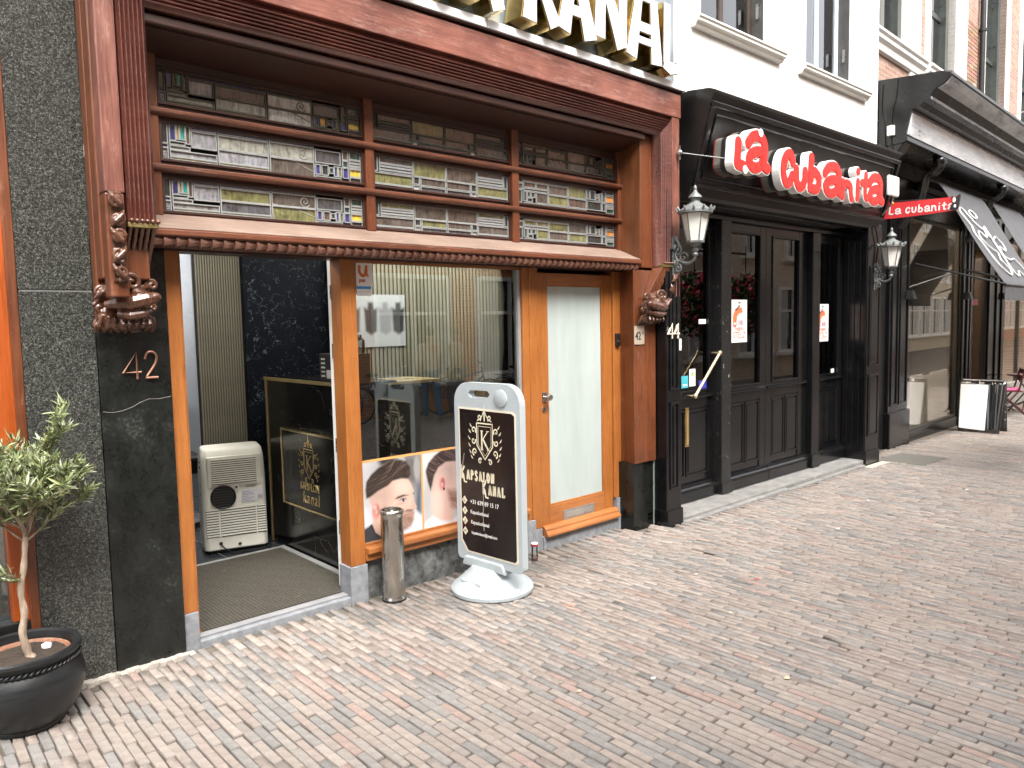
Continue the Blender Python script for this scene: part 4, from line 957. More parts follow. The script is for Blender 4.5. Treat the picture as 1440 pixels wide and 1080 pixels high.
# ================================================================== THIRD BUILDING (boutique), slightly turned
def bldg3():
    A = math.radians(2.5)
    T = thing('boutique_building', 'brick building with deep black cornice, black shop front and grey awnings at the right', 'building', (9.70, 0, 0), A)
    L = dict(local=True)
    K = M_blk
    def o_(name, mb, mat, par=T, **k): return obj(name, mb, mat, par, local=True, **k)
    zg = -.17
    o_('front_wall', MB().box(0, 1.03, .04, .3, zg, 3.9), plain('deep_black_paint', (.006, .006, .006), .4), T)
    o_('pilaster', MB().box(1.03, 1.80, -.015, .2, zg, 3.75), K, bevel=.008)
    for (a, b, z0, z1) in ((1.10, 1.35, .45, 3.2), (1.42, 1.74, .45, 3.2)):
        m = MB(); w = .03
        for (p, q, r, s) in ((a, b, z0, z0 + w), (a, b, z1 - w, z1), (a, a + w, z0 + w, z1 - w), (b - w, b, z0 + w, z1 - w)): m.box(p, q, -.032, -.012, r, s)
        o_('pilaster_panel', m, K, bevel=.006)
    o_('pilaster_foot', MB().box(1.01, 1.82, -.05, .1, zg, .36), K, bevel=.01)
    o_('pilaster', MB().box(4.33, 4.98, -.015, .2, zg, 3.75), K, bevel=.008)
    o_('pilaster', MB().box(5.90, 7.20, -.015, .2, zg, 3.75), K, bevel=.008)
    for a in (4.36, 4.62, 4.80, 5.98, 6.5, 6.9): o_('pilaster_rib', MB().box(a, a + .09, -.04, -.014, .1, 3.4), K, bevel=.008)
    o_('stall_riser', MB().box(1.82, 4.33, .0, .25, zg, -.01), K, bevel=.006)
    o_('window_head', MB().box(1.82, 4.33, .0, .2, 3.12, 3.75), K, bevel=.006)
    brz = plain('bronze_frame', (.05, .042, .03), .4, .4)
    fr = MB()
    for (p, q, r, s) in ((1.82, 4.33, -.01, .03), (1.82, 4.33, 3.08, 3.12), (1.82, 1.86, .03, 3.08), (4.29, 4.33, .03, 3.08)): fr.box(p, q, .03, .08, r, s)
    o_('shop_window_frame', fr, brz, bevel=.004)
    o_('shop_pane', MB().box(1.86, 4.29, .05, .056, .03, 3.08), glass('boutique_glass', (.95, .93, .88), mult=.42))
    # interior of the shop
    o_('shop_floor', MB().box(1.0, 12, .3, 4.5, -.12, -.02), plain('pale_wood_floor', (.30, .22, .14), .5))
    o_('shop_back_wall', MB().box(1.0, 12, 4.4, 4.5, -.1, 3.4), plain('beige_shop_wall', (.36, .29, .20), .8))
    o_('shop_side_wall', MB().box(1.0, 1.06, .3, 4.5, -.1, 3.4), plain('warm_shop_wall', (.38, .22, .09), .8))
    o_('shop_ceiling', MB().box(1.0, 12, .25, 4.5, 3.35, 3.4), plain('tan_ceiling', (.30, .24, .16), .8))
    em2 = NT('boutique_strip_light'); em2.set(base=(1, 1, 1), emis=(1, .95, .86), emis_s=45)
    for i, u in enumerate((1.9, 3.2, 5.2, 8.4)):
        c_ = Vector((9.70 + u * math.cos(A), 1.6 + u * math.sin(A), 3.30))
        w_ = thing('strip_light', ('slanted white ceiling strip light nearest the boutique corner', 'second white ceiling strip light from the boutique corner', 'white ceiling strip light above the boutique entrance', 'white ceiling strip light over the farthest boutique window')[i], 'ceiling light', tuple(c_), A, 'strip lights in the boutique')
        obj('housing', MB().box(-.10, .10, -.95, .95, .005, .045), M_alu, w_, local=True); obj('diffuser', MB().box(-.08, .08, -.93, .93, -.002, .0045), em2.m, w_, local=True)
    pw = [plain('cream_reflected_pillar', (.60, .52, .42), .7), plain('rosy_reflected_pillar', (.40, .20, .16), .7), plain('sand_reflected_pillar', (.50, .40, .28), .7)]
    for i in range(11): o_('reflected_pillar_panel', MB().box(2.75 + .30 * i, 2.75 + .30 * i + (.26, .12, .20)[i % 3], 2.4 + .02 * (i % 2), 2.46 + .02 * (i % 2), .0, 2.55 + .1 * (i % 2)), pw[i % 3])  # added stripes imitating pillars of the opposite facade reflected in the glass
    o_('painted_glow_shelf', MB().box(1.75, 2.25, .9, 1.0, .0, 2.9), plain('orange_shelf_glow', (.60, .33, .10), .6))  # orange colour stands in for the glow of warm shelf lights
    o_('hanging_column', MB().box(2.9, 3.1, 1.6, 1.8, 0, 3.35), plain('brick_red_column', (.25, .05, .04), .7))
    # entrance recess
    o_('entrance_recess', MB().box(4.98, 5.90, 1.2, 1.3, zg, 3.75), M_dark)
    o_('entrance_recess', MB().box(4.98, 5.90, .0, 1.2, 2.85, 3.75), M_dark)
    o_('entrance_recess', MB().box(5.86, 5.90, .2, 1.2, zg, 2.85), M_dark)
    o_('entrance_recess', MB().box(4.98, 5.90, .2, 1.2, zg, -.1), M_dark)
    o_('beige_pole', MB().tube([(5.36, .15, -.12), (5.36, .15, 2.85)], .045, 12), plain('beige_tube', (.45, .40, .32), .5, var=.1), smooth=40)
    for z in (.9, 2.1): o_('pole_clamp', MB().tube([(5.36, .15, z), (5.36, .15, z + .06)], .056, 12), M_steel, smooth=40)
    # second window
    o_('stall_riser', MB().box(7.2, 12, .0, .25, zg, .30), plain('grey_shop_riser', (.20, .19, .17), .7), bevel=.006)
    o_('shop_pane', MB().box(7.2, 12, .05, .056, .30, 3.08), MATS['boutique_glass'])
    o_('window_head', MB().box(7.2, 12, .0, .2, 3.12, 3.75), K)
    for u in (7.2, 8.55, 10.2): o_('window_bar', MB().box(u, u + .07, .02, .09, .30, 3.12), brz)
    # black lamps on pilasters
    for (u, z) in ((1.70, 1.93), (4.52, 1.95), (6.98, 1.97)):
        lm = MB().add([(u - .07, -.13, z), (u + .07, -.13, z), (u + .07, -.02, z), (u - .07, -.02, z), (u - .04, -.10, z + .12), (u + .04, -.10, z + .12), (u + .04, -.02, z + .12), (u - .04, -.02, z + .12)], [(0, 3, 2, 1), (4, 5, 6, 7), (0, 1, 5, 4), (1, 2, 6, 5), (2, 3, 7, 6), (3, 0, 4, 7)])
        wl = o_('wall_light', lm, M_blkm, bevel=.003)
    # cornice
    prof = [(.15, 4.58), (-.90, 4.50), (-.985, 4.47), (-.985, 4.43), (-.93, 4.37), (-.84, 4.33), (-.77, 4.25), (-.77, 4.215), (-.70, 4.20), (-.66, 4.15), (-.575, 4.135), (-.545, 3.98), (-.515, 3.84), (-.535, 3.83), (-.535, 3.785), (-.48, 3.765), (-.15, 3.75), (.15, 3.75)]
    o_('cornice', MB().prism(prof, 'x', -.03, 12), plain('cornice_black_paint', (.007, .007, .007), .25, var=.4, bump=.15), smooth=20)
    # cornice zinc top edge
    o_('cornice_top', MB().prism([(-.93, 4.492), (-1.0, 4.478), (-1.0, 4.445), (-.984, 4.445), (-.984, 4.464), (-.93, 4.478)], 'x', -.035, 12), plain('lead_edge', (.10, .10, .10), .45, .4))
    n = NT('bleached_sheen_fascia'); v = n.coord((.6, 1, 3)); a = n.noise(v, 3.5, 9, .8); b = n.noise(n.coord((1, 1, 9)), 1.2, 5, .7)
    n.set(base=n.ramp(n.mix(.35, a, b), [(.38, (.04, .04, .04)), (.42, (.62, .65, .68)), (.58, (.90, .92, .94))]), rough=.45)  # bleached paint, with the whitish sky reflection also put into the colour
    o_('fascia_board', MB().prism([(-.572, 4.10), (-.522, 3.86), (-.529, 3.857), (-.580, 4.098)], 'x', .0, 12), n.m)
    n2 = NT('cyma_sky_highlight'); b2 = n2.noise(n2.coord((.5, 1, 2)), 3, 7, .75)
    n2.set(base=n2.ramp(b2, [(.36, (.10, .10, .10)), (.5, (.45, .46, .47)), (.75, (.70, .71, .72))]), rough=.4)  # pale tones paint the sky highlight of the glossy black moulding
    o_('cyma_highlight_band', MB().prism([(-.988, 4.425), (-.935, 4.366), (-.845, 4.326), (-.850, 4.320), (-.94, 4.358), (-.994, 4.42)], 'x', .0, 12), n2.m)
    o_('cyma_highlight_band', MB().prism([(-.775, 4.246), (-.775, 4.214), (-.782, 4.214), (-.782, 4.246)], 'x', .0, 12), n2.m)
    o_('corner_corbel', MB().prism([(-.50, 3.77), (-.42, 3.66), (-.30, 3.62), (-.12, 3.5), (.03, 3.4), (.03, 3.77)], 'x', -.01, .22), K, bevel=.01)
    # scrolled brackets on the pilasters
    for u in (1.35, 4.60, 6.9):
        p = smooth_pts([(-.50, 3.76), (-.52, 3.66), (-.44, 3.58), (-.36, 3.56), (-.33, 3.44), (-.30, 3.30), (-.22, 3.12), (-.10, 2.98), (-.02, 2.9)], 5)
        br = MB(); br.tube([(u, a, b) for a, b in p], [.045 - .0004 * i for i in range(len(p))], 8); br.tube([(u + .06, a + .015, b) for a, b in p], .026, 8); br.tube([(u - .06, a + .015, b) for a, b in p], .026, 8)
        br.ball((u, -.43, 3.60), (.07, .05, .05), 10); br.box(u - .09, u + .09, -.56, -.44, 3.70, 3.764)
        o_('scroll_bracket', br, plain('bracket_gloss_black', (.015, .015, .014), .2, var=.4), smooth=True)
    # soffit dark
    o_('soffit', MB().box(0, 12, -.1, .05, 3.6, 3.75), M_dark)
    # cables on the gable end of the cornice
    cb = MB()
    for (pts) in ([(-.04, -.25, 4.5), (-.05, -.24, 4.2), (-.04, -.28, 3.95), (-.05, -.30, 3.60)], [(-.04, -.42, 4.52), (-.05, -.40, 4.3), (-.045, -.36, 4.1), (-.05, -.36, 3.5)]): cb.tube(smooth_pts(pts, 5), .006, 6)
    o_('cable', cb, M_blkm)
    o_('junction_box', MB().box(-.09, -.035, -.40, -.32, 3.86, 3.98), plain('white_plastic', (.65, .64, .60), .5), bevel=.008)
    # ---------------- brick upper wall with windows
    br = NT('old_red_brick'); v = br.coord(); mp = br.node('ShaderNodeMapping'); mp.inputs['Rotation'].default_value = (math.radians(90), 0, 0)
    br.link(v, mp.inputs[0]); tx = br.node('ShaderNodeTexBrick'); br.link(mp.outputs[0], tx.inputs['Vector'])
    tx.inputs['Color1'].default_value = (.25, .135, .095, 1); tx.inputs['Color2'].default_value = (.34, .215, .16, 1); tx.inputs['Mortar'].default_value = (.33, .29, .25, 1)
    tx.inputs['Scale'].default_value = 1.0; tx.inputs['Mortar Size'].default_value = .006; tx.inputs['Brick Width'].default_value = .21; tx.inputs['Row Height'].default_value = .062; tx.inputs['Bias'].default_value = -.1
    no = br.noise(v, 4, 6, .7); br.set(base=br.mix(1, tx.outputs[0], br.ramp(no, [(.2, .7), (.8, 1.25)]), 'MULTIPLY'), rough=.85)
    br.bump(br.ramp(tx.outputs[1], [(0, 1), (1, 0)]), .7, .01)
    ops = [(.30, 1.60), (2.42, 3.70), (5.30, 6.75), (7.9, 9.3), (10.5, 11.8)]
    xs = [0] + [v_ for o in ops for v_ in o] + [12]
    m = MB(); zw = 5.28
    for i in range(0, len(xs), 2): m.box(xs[i], xs[i + 1], .0, .35, 4.5, 12)
    for (a, b) in ops: m.box(a, b, .0001, .35, 4.5, zw); m.box(a, b, .0001, .35, 7.9, 12)
    o_('brick_wall', m, br.m)
    o_('rear_wall', MB().box(0, 12, .9, 6, 3.4, 12), M_dark)
    # visible bricks as geometry on the two piers next to the pipe
    bmat = attr_mat('facade_brick', .85, var=.2, bump=.4)
    pal = [(.27, .145, .10), (.32, .18, .13), (.29, .16, .11), (.36, .24, .18), (.24, .13, .09)]
    cnt = 0
    for (a, b, z0, z1) in ((4.26, 5.24, 4.62, 6.5),):
        z = z0; r = 0
        while z < z1:
            x = a - (r % 2) * .105
            while x < b - .02:
                xa, xb = max(a, x), min(b, x + .205)
                if xb - xa > .03 and cnt < 150:
                    o_('brick', MB().box(xa, xb, -.008 - random.uniform(0, .002), .001, z, z + .052, col=tuple(c * random.uniform(.85, 1.15) for c in random.choice(pal))), bmat); cnt += 1
                x += .215
            z += .0625; r += 1
    wc = plain('cream_white_casing', (.72, .71, .67), .55, var=.04)
    dk = plain('dark_green_frame', (.035, .04, .035), .3, var=.5)
    for i, (a, b) in enumerate(ops):
        w = bpy.data.objects.new('upper_window', None); COL.objects.link(w); w.location = ((a + b) / 2, 0, zw); w.parent = T
        def q(name, mb, mat, **k):
            ob = obj(name, mb.xf(lambda x, y, z: (x - (a + b) / 2, y, z - zw)), mat, w, local=True, **k); return ob
        cs = MB(); e = .16
        cs.box(a - e, a, -.035, .18, 4.75, 8.0); cs.box(b, b + (.52 if i == 1 else .40 if i == 0 else .2), -.035, .18, 4.75, 8.0); cs.box(a - e, b + .3, -.035, .1, 7.9, 8.1)
        q('casing', cs, wc, bevel=.01)
        q('sash_frame', MB().box(a, a + .06, .16, .22, zw, 7.9).box(b - .14, b, .10, .22, zw, 7.9).box(a + .06, b - .14, .16, .22, zw, zw + .12).box((a + b) / 2 - .05, (a + b) / 2 + .05, .165, .215, zw + .12, 7.9).box(a + .06, b - .14, .17, .21, 6.25, 6.33), dk, bevel=.005)
        q('pane', MB().box(a + .06, b - .14, .19, .195, zw, 7.9), M_glassd)
        q('curtain', wavy(a + .05, (a + b) / 2, .28, zw, 7.9, .02, 6), plain('greenish_curtain', (.48, .50, .38), .9))
        q('sill', MB().prism([(.18, zw + .01), (-.14, zw - .01), (-.14, zw - .04), (-.11, zw - .07), (-.11, zw - .11), (-.07, zw - .15), (-.05, zw - .22), (.0, zw - .23), (.18, zw - .23)], 'x', a - .25, b + .45), wc, bevel=.004)
    o_('drain_pipe', MB().tube([(5.02 - .08, -.07, 4.6), (5.02 - .08, -.07, 9)], .045, 12), M_blkm, smooth=40)
    for z in (4.72, 4.80, 6.4): o_('pipe_collar', MB().tube([(4.94, -.07, z), (4.94, -.07, z + .04)], .058, 12), M_blkm, smooth=40)
    o_('hook_iron', MB().tube(smooth_pts([(7.35, -.02, 5.45), (7.35, -.2, 5.5), (7.35, -.4, 5.46), (7.35, -.5, 5.55)]), .012, 6), M_steel)
    ps = MB().box(5.15, 5.62, .05, .07, 1.86, 1.96); o_('pink_sign', ps, plain('pink_sign_board', (.55, .16, .20), .5), bevel=.004)
    # awnings
    def awn(label, u0, u1, name='awning'):
        Wd = bpy.data.objects.new(name, None); COL.objects.link(Wd)
        base = Vector((9.70 + u0 * math.cos(A), u0 * math.sin(A), 3.5)); Wd.location = base; Wd.rotation_euler = (0, 0, A); Wd.matrix_basis = Matrix.Translation(base) @ Matrix.Rotation(A, 4, 'Z')
        tag(Wd, label, 'awning', 'grey shop awnings')
        w = u1 - u0; m = MB(); pr = smooth_pts([(-.06, .06), (-.20, .10), (-.34, -.02), (-.60, -.50), (-.88, -1.0), (-1.13, -1.40)], 4); k = len(pr)
        cl = plain('grey_awning_cloth', (.075, .075, .08), .75, var=.06, bump=.1, bscale=200)
        vs = [(x, a, b) for (a, b) in pr for x in (0, w)] + [(x, a + .008, b + .004) for (a, b) in pr for x in (0, w)]
        fs = [(2 * i, 2 * i + 1, 2 * i + 3, 2 * i + 2) for i in range(k - 1)] + [tuple(2 * k + j for j in (2 * i + 2, 2 * i + 3, 2 * i + 1, 2 * i)) for i in range(k - 1)]
        m.add(vs, fs); obj('awning_cloth', m, cl, Wd, local=True, smooth=True)
        obj('front_bar', MB().tube([(-.02, -1.13, -1.41), (w + .02, -1.13, -1.41)], .022, 8), M_blkm, Wd, local=True)
        obj('valance', MB().box(0, w, -1.135, -1.125, -1.62, -1.41), cl, Wd, local=True)
        for x in (-.03, w + .03): obj('drop_arm', MB().tube([(x, -.02, -1.06), (x, -1.13, -1.40)], .016, 6), M_blkm, Wd, local=True)
        obj('roller_box', MB().box(-.05, w + .05, -.17, -.02, .0, .14), M_blkm, Wd, local=True, bevel=.01)
        return Wd, w, pr
    Wd, w, pr = awn('grey cloth awning with white line drawing over the boutique window', 2.05, 4.25)
    # line drawing on cloth: s along slope (0 top .. 1 bottom), t across
    s0 = Vector((0, -.34, -.02)); s1 = Vector((0, -1.13, -1.40)); nrm = Vector((0, -1.38, .79)).normalized()
    def on(t, s): p = s0 + (s1 - s0) * s + nrm * .006; return (t * w, p.y, p.z)
    dm = MB()
    shapes = [[(.10, .40), (.04, .25), (.14, .20), (.24, .34), (.36, .42), (.30, .50), (.20, .44), (.14, .52), (.24, .62), (.34, .66), (.30, .74), (.38, .84), (.30, .90), (.16, .80), (.10, .60), (.06, .48)],
              [(.44, .36), (.36, .42), (.46, .50), (.58, .46), (.66, .54), (.60, .62), (.50, .58), (.46, .68), (.58, .72), (.70, .70), (.80, .78), (.84, .88), (.72, .92), (.60, .84), (.52, .90), (.44, .82)]]
    for sh in shapes: dm.tube([on(a, b) for a, b in smooth_pts(sh + [sh[0]], 5)], .011, 5)
    dm.tube([on(.34 + .07 * math.cos(a), .24 + .045 * math.sin(a)) for a in np.linspace(0, 6.3, 18)], .011, 5)
    obj('line_drawing', dm, plain('white_print', (.8, .8, .8), .6), Wd, local=True)
    awn('plain grey cloth awning further right, partly cut by the picture edge', 4.75, 7.0)
    return T
B3 = bldg3()
# ================================================================== SIGNS
FAT_K = [0]
def fat(mb, pts, w, th, z=0):
    """thick stroke with round ends and joints; every piece is a hair thicker than the last so no faces coincide"""
    P = smooth_pts(pts, 5) if len(pts) > 2 else pts
    ep = min(.00022, th * .03); k = FAT_K[0] % 7
    stroke(mb, P, w, z - ep * k, th + 2 * ep * k)
    ws = w if hasattr(w, '__len__') else [w] * len(P)
    for i, (p, ww) in enumerate([(P[0], ws[0]), (P[-1], ws[-1])] + [(p, ws[0]) for p in pts[1:-1]]):
        e = ep * (k + 1 + i)
        mb.prism([(p[0] + ww * .5 * math.cos(a), p[1] + ww * .5 * math.sin(a)) for a in np.linspace(0, 2 * math.pi, 14, endpoint=False)], 'z', z - e, z + th + e)
    FAT_K[0] += 9
GL = {'L': [[(.34, .95), (.22, .12)], [(.24, .10), (.9, .04)]],
      'a': [[(.12, .66), (.34, .88), (.66, .92), (.84, .72), (.84, .36), (.82, .14), (.98, .08)], [(.78, .52), (.40, .46), (.14, .24), (.30, .04), (.60, .08), (.80, .30)]],
      'c': [[(.86, .74), (.66, .96), (.34, .84), (.16, .48), (.28, .10), (.58, .05), (.82, .30)]],
      'u': [[(.14, .92), (.14, .42), (.32, .06), (.62, .10), (.82, .44), (.86, .92)]],
      'b': [[(.24, .98), (.14, .06)], [(.20, .42), (.52, .58), (.86, .38), (.72, .08), (.40, .04), (.16, .08)]],
      'n': [[(.16, .88), (.12, .06)], [(.16, .58), (.44, .86), (.78, .72), (.80, .40), (.90, .06)]],
      'i': [[(.52, .60), (.46, .06)], [(.54, .93), (.56, .94)]],
      't': [[(.52, .98), (.44, .34), (.54, .08), (.80, .12)], [(.12, .64), (.92, .72)]]}
red = plain('red_sign_acrylic', (.80, .022, .018), .3, var=.12, scale=25, bump=.1)
def cubanita():
    # sloped fascia box
    T = thing('restaurant_sign', 'black sloping fascia sign with thick layered red La Cubanita letters above the restaurant front', 'shop sign', (7.5, -.3, 2.74))
    x0, x1 = 5.575, 9.50
    prof = [(-.195, 2.735), (-.285, 2.745), (-.305, 2.775), (-.325, 2.845), (-.52, 3.52), (-.555, 3.575), (-.56, 3.60), (-.50, 3.625), (-.195, 3.66)]
    m = MB(); k = len(prof); vs = [(x0, a, b) for a, b in prof] + [(x1, a, b) for a, b in prof]
    m.add(vs, [tuple(range(k)), tuple(range(2 * k - 1, k - 1, -1))] + [(i, i + k, (i + 1) % k + k, (i + 1) % k) for i in range(k)])
    obj('fascia_box', m, plain('aged_black_fascia', (.007, .0065, .006), .33, var=.5, scale=4, bump=.2, bscale=15), T, bevel=.004)
    a, b = Vector((0, -.325, 2.845)), Vector((0, -.52, 3.52)); s = (b - a).normalized(); L_ = (b - a).length; nrm = Vector((0, -s.z, s.y))
    def bar(xa, xb, sa, sb, d0, d1, mat=M_blk):
        vs = []
        for x in (xa, xb):
            for ss in (sa, sb):
                for d in (d0, d1): p = a + s * ss + nrm * d; vs.append((x, p.y, p.z))
        mm = MB().add(vs, [(0, 1, 3, 2), (4, 6, 7, 5), (0, 4, 5, 1), (2, 3, 7, 6), (0, 2, 6, 4), (1, 5, 7, 3)]); obj('frame_moulding', mm, mat, T, bevel=.008)
    for (xa, xb, sa, sb) in ((x0, x1, 0, .04), (x0, x1, L_ - .05, L_), (x0, x0 + .05, .04, L_ - .05), (x1 - .05, x1, .04, L_ - .05)): bar(xa, xb, sa, sb, -.01, .035)
    for (xa, xb, sa, sb) in ((x0 + .10, x1 - .10, .08, .10), (x0 + .10, x1 - .10, L_ - .11, L_ - .09), (x0 + .10, x0 + .12, .1, L_ - .11), (x1 - .12, x1 - .1, .1, L_ - .11)): bar(xa, xb, sa, sb, -.01, .018)
    wht = plain('white_acrylic', (.76, .76, .73), .4, var=.05); gry = plain('olive_grey_acrylic', (.11, .11, .095), .5, var=.2); drk = plain('deep_black_layer', (.012, .012, .012), .4); dred = plain('dark_red_layer', (.20, .02, .02), .5)
    D = [('L', 5.635, 5.90, 2.925, 3.235), ('a', 5.80, 6.27, 2.935, 3.34), ('c', 6.40, 6.75, 2.865, 3.25), ('u', 6.65, 6.98, 2.86, 3.13), ('b', 6.91, 7.26, 2.86, 3.265), ('a', 7.20, 7.72, 2.86, 3.255), ('n', 7.60, 7.97, 2.85, 3.13), ('i', 7.87, 8.19, 2.86, 3.27), ('t', 8.05, 8.40, 2.88, 3.24), ('a', 8.22, 8.71, 2.875, 3.26)]
    for i, (ch, xa, xb, za, zb) in enumerate(D):
        P = thing_part('sign_letter', T, ((xa + xb) / 2, -.5, za)); w = .115 if ch not in 'nit' else .10
        ws, hs = xb - xa, zb - za
        def lay(name, d0, d1, mat, grow):
            mb = MB()
            for st in GL[ch]:
                pts = [(xa + .05 + p[0] * (ws - .10), za + .05 + p[1] * (hs - .10)) for p in st]
                fat(mb, pts, w + grow, d1 - d0, d0 + i * .0004)
            mb.xf(lambda x, y, z: (x, -.48 - z, y)); obj(name, mb, mat, P)
        lay('red_face', .188, .200, red, -.024); lay('white_side', .115, .190, wht, .004); lay('black_layer', .070, .114, drk, .004); lay('grey_layer', .012, .069, gry, .004); lay('back_layer', .0, .0115, dred, .004)
    for (x, z) in ((5.83, 2.955), (6.08, 3.295)):
        obj('round_sticker', MB().lathe([(0, 0), (.036, 0), (.036, .003), (0, .003)], n=20).xf(lambda a_, b_, c_: (x + a_, -.686 - c_, z + b_)), wht, T)
        obj('sticker_ring', ring_mesh(.016, .022).xf(lambda a_, b_, c_: (x + a_, -.6895, z + b_)), plain('blue_print', (.08, .15, .5), .5), T, fix=False)
    # stay rod and wall hook
    r = thing('sign_stay_rod', 'thin galvanised rod from the wall hook to the first red letter', 'stay rod', (5.56, -.46, 3.06))
    obj('rod', MB().tube([(5.40, -.33, 3.10), (5.66, -.60, 3.04)], .0045, 6), plain('dull_galvanised', (.16, .16, .16), .5, .6), r); obj('wall_hook', MB().ball((5.40, -.33, 3.10), .025, 8).tube([(5.40, -.33, 3.04), (5.40, -.33, 3.16)], .008, 6), M_steel, r)
    # projecting banner sign with flood light
    H = thing('hanging_sign', 'long red projecting blade sign reading La cubanita in white beside the boutique cornice', 'projecting sign', (9.62, -.3, 2.85))
    bn = MB(); y0, y1 = -.30, -1.12; n = 24; X = 9.62
    for i in range(n):
        ya = y0 + (y1 - y0) * i / n; yb = y0 + (y1 - y0) * (i + 1) / n
        z = lambda y: (2.872 + .03 * ((y - y0) / (y1 - y0)) ** 2 - .015 * (y - y0) / (y1 - y0), 3.065 - .055 * (y - y0) / (y1 - y0) + .03 * ((y - y0) / (y1 - y0)) ** 2)
        a0, a1 = z(ya); b0, b1 = z(yb)
        bn.add([(X - .012, ya, a0), (X + .012, ya, a0), (X + .012, yb, b0), (X - .012, yb, b0), (X - .012, ya, a1), (X + .012, ya, a1), (X + .012, yb, b1), (X - .012, yb, b1)], [(0, 3, 2, 1), (4, 5, 6, 7), (1, 2, 6, 5), (3, 0, 4, 7)] + ([(0, 1, 5, 4)] if i == 0 else []) + ([(2, 3, 7, 6)] if i == n - 1 else []))
    obj('banner', bn, plain('red_banner_cloth', (.62, .03, .035), .55, var=.05), H)
    lt = MB(); xx = 0
    for ch, wv in (('L', .075), ('a', .085), (' ', .035), ('c', .07), ('u', .07), ('b', .07), ('a', .075), ('n', .07), ('i', .045), ('t', .06), ('a', .08)):
        if ch != ' ':
            hh = .085 if ch in 'Lbti' else .068
            mb = MB()
            for st in GL[ch]: fat(mb, [(xx + .008 + p[0] * (wv - .014), p[1] * hh) for p in st], .015, .002)
            t = mb.xf(lambda a_, b_, c_: (X - .0125 - c_, y0 - .06 - a_, 2.918 + b_ - .028 * a_)); obj('letter', t, wht, H)
        xx += wv
    obj('end_flourish', MB().prism([(-1.04, 2.90), (-1.10, 2.88), (-1.13, 2.90), (-1.15, 3.06), (-1.10, 3.03), (-1.06, 3.05), (-1.075, 2.98)], 'x', X - .02, X + .018), plain('black_white_end', (.02, .02, .02), .4), H)
    obj('flourish_dots', MB().ball((X - .021, -1.09, 3.0), (.004, .018, .03), 8).ball((X - .021, -1.10, 2.93), (.004, .014, .02), 8), wht, H)
    obj('bracket_rod', MB().tube([(X, -.2, 3.09), (X, -1.1, 3.02)], .009, 6).tube([(X, -.29, 2.80), (X, -.29, 3.10)], .010, 6), M_blkm, H)
    Fm = thing('flood_light', 'small white rectangular flood light on a bracket at the right end of the red letters', 'flood light', (8.95, -.66, 3.05))
    obj('lamp_housing', MB().box(8.79, 9.07, -.70, -.66, 3.03, 3.255), wht, Fm, bevel=.02)
    obj('bracket', MB().tube([(9.0, -.66, 3.03), (9.06, -.60, 2.95), (9.10, -.5, 2.86)], .012, 6), M_steel, Fm)
    obj('amber_lamp', MB().ball((9.12, -.60, 2.98), .022, 8), plain('amber_plastic', (.7, .3, .05), .3), Fm, smooth=True)
    obj('white_strip', MB().box(9.42, 9.45, -.335, -.297, 2.30, 2.80), wht, Fm) if False else None
def ring_mesh(r0, r1, n=24):
    m = MB(); vs = [(r * math.cos(2 * math.pi * i / n), r * math.sin(2 * math.pi * i / n), 0) for r in (r0, r1) for i in range(n)]
    return m.add(vs, [(i, (i + 1) % n, n + (i + 1) % n, n + i) for i in range(n)])
cubanita()

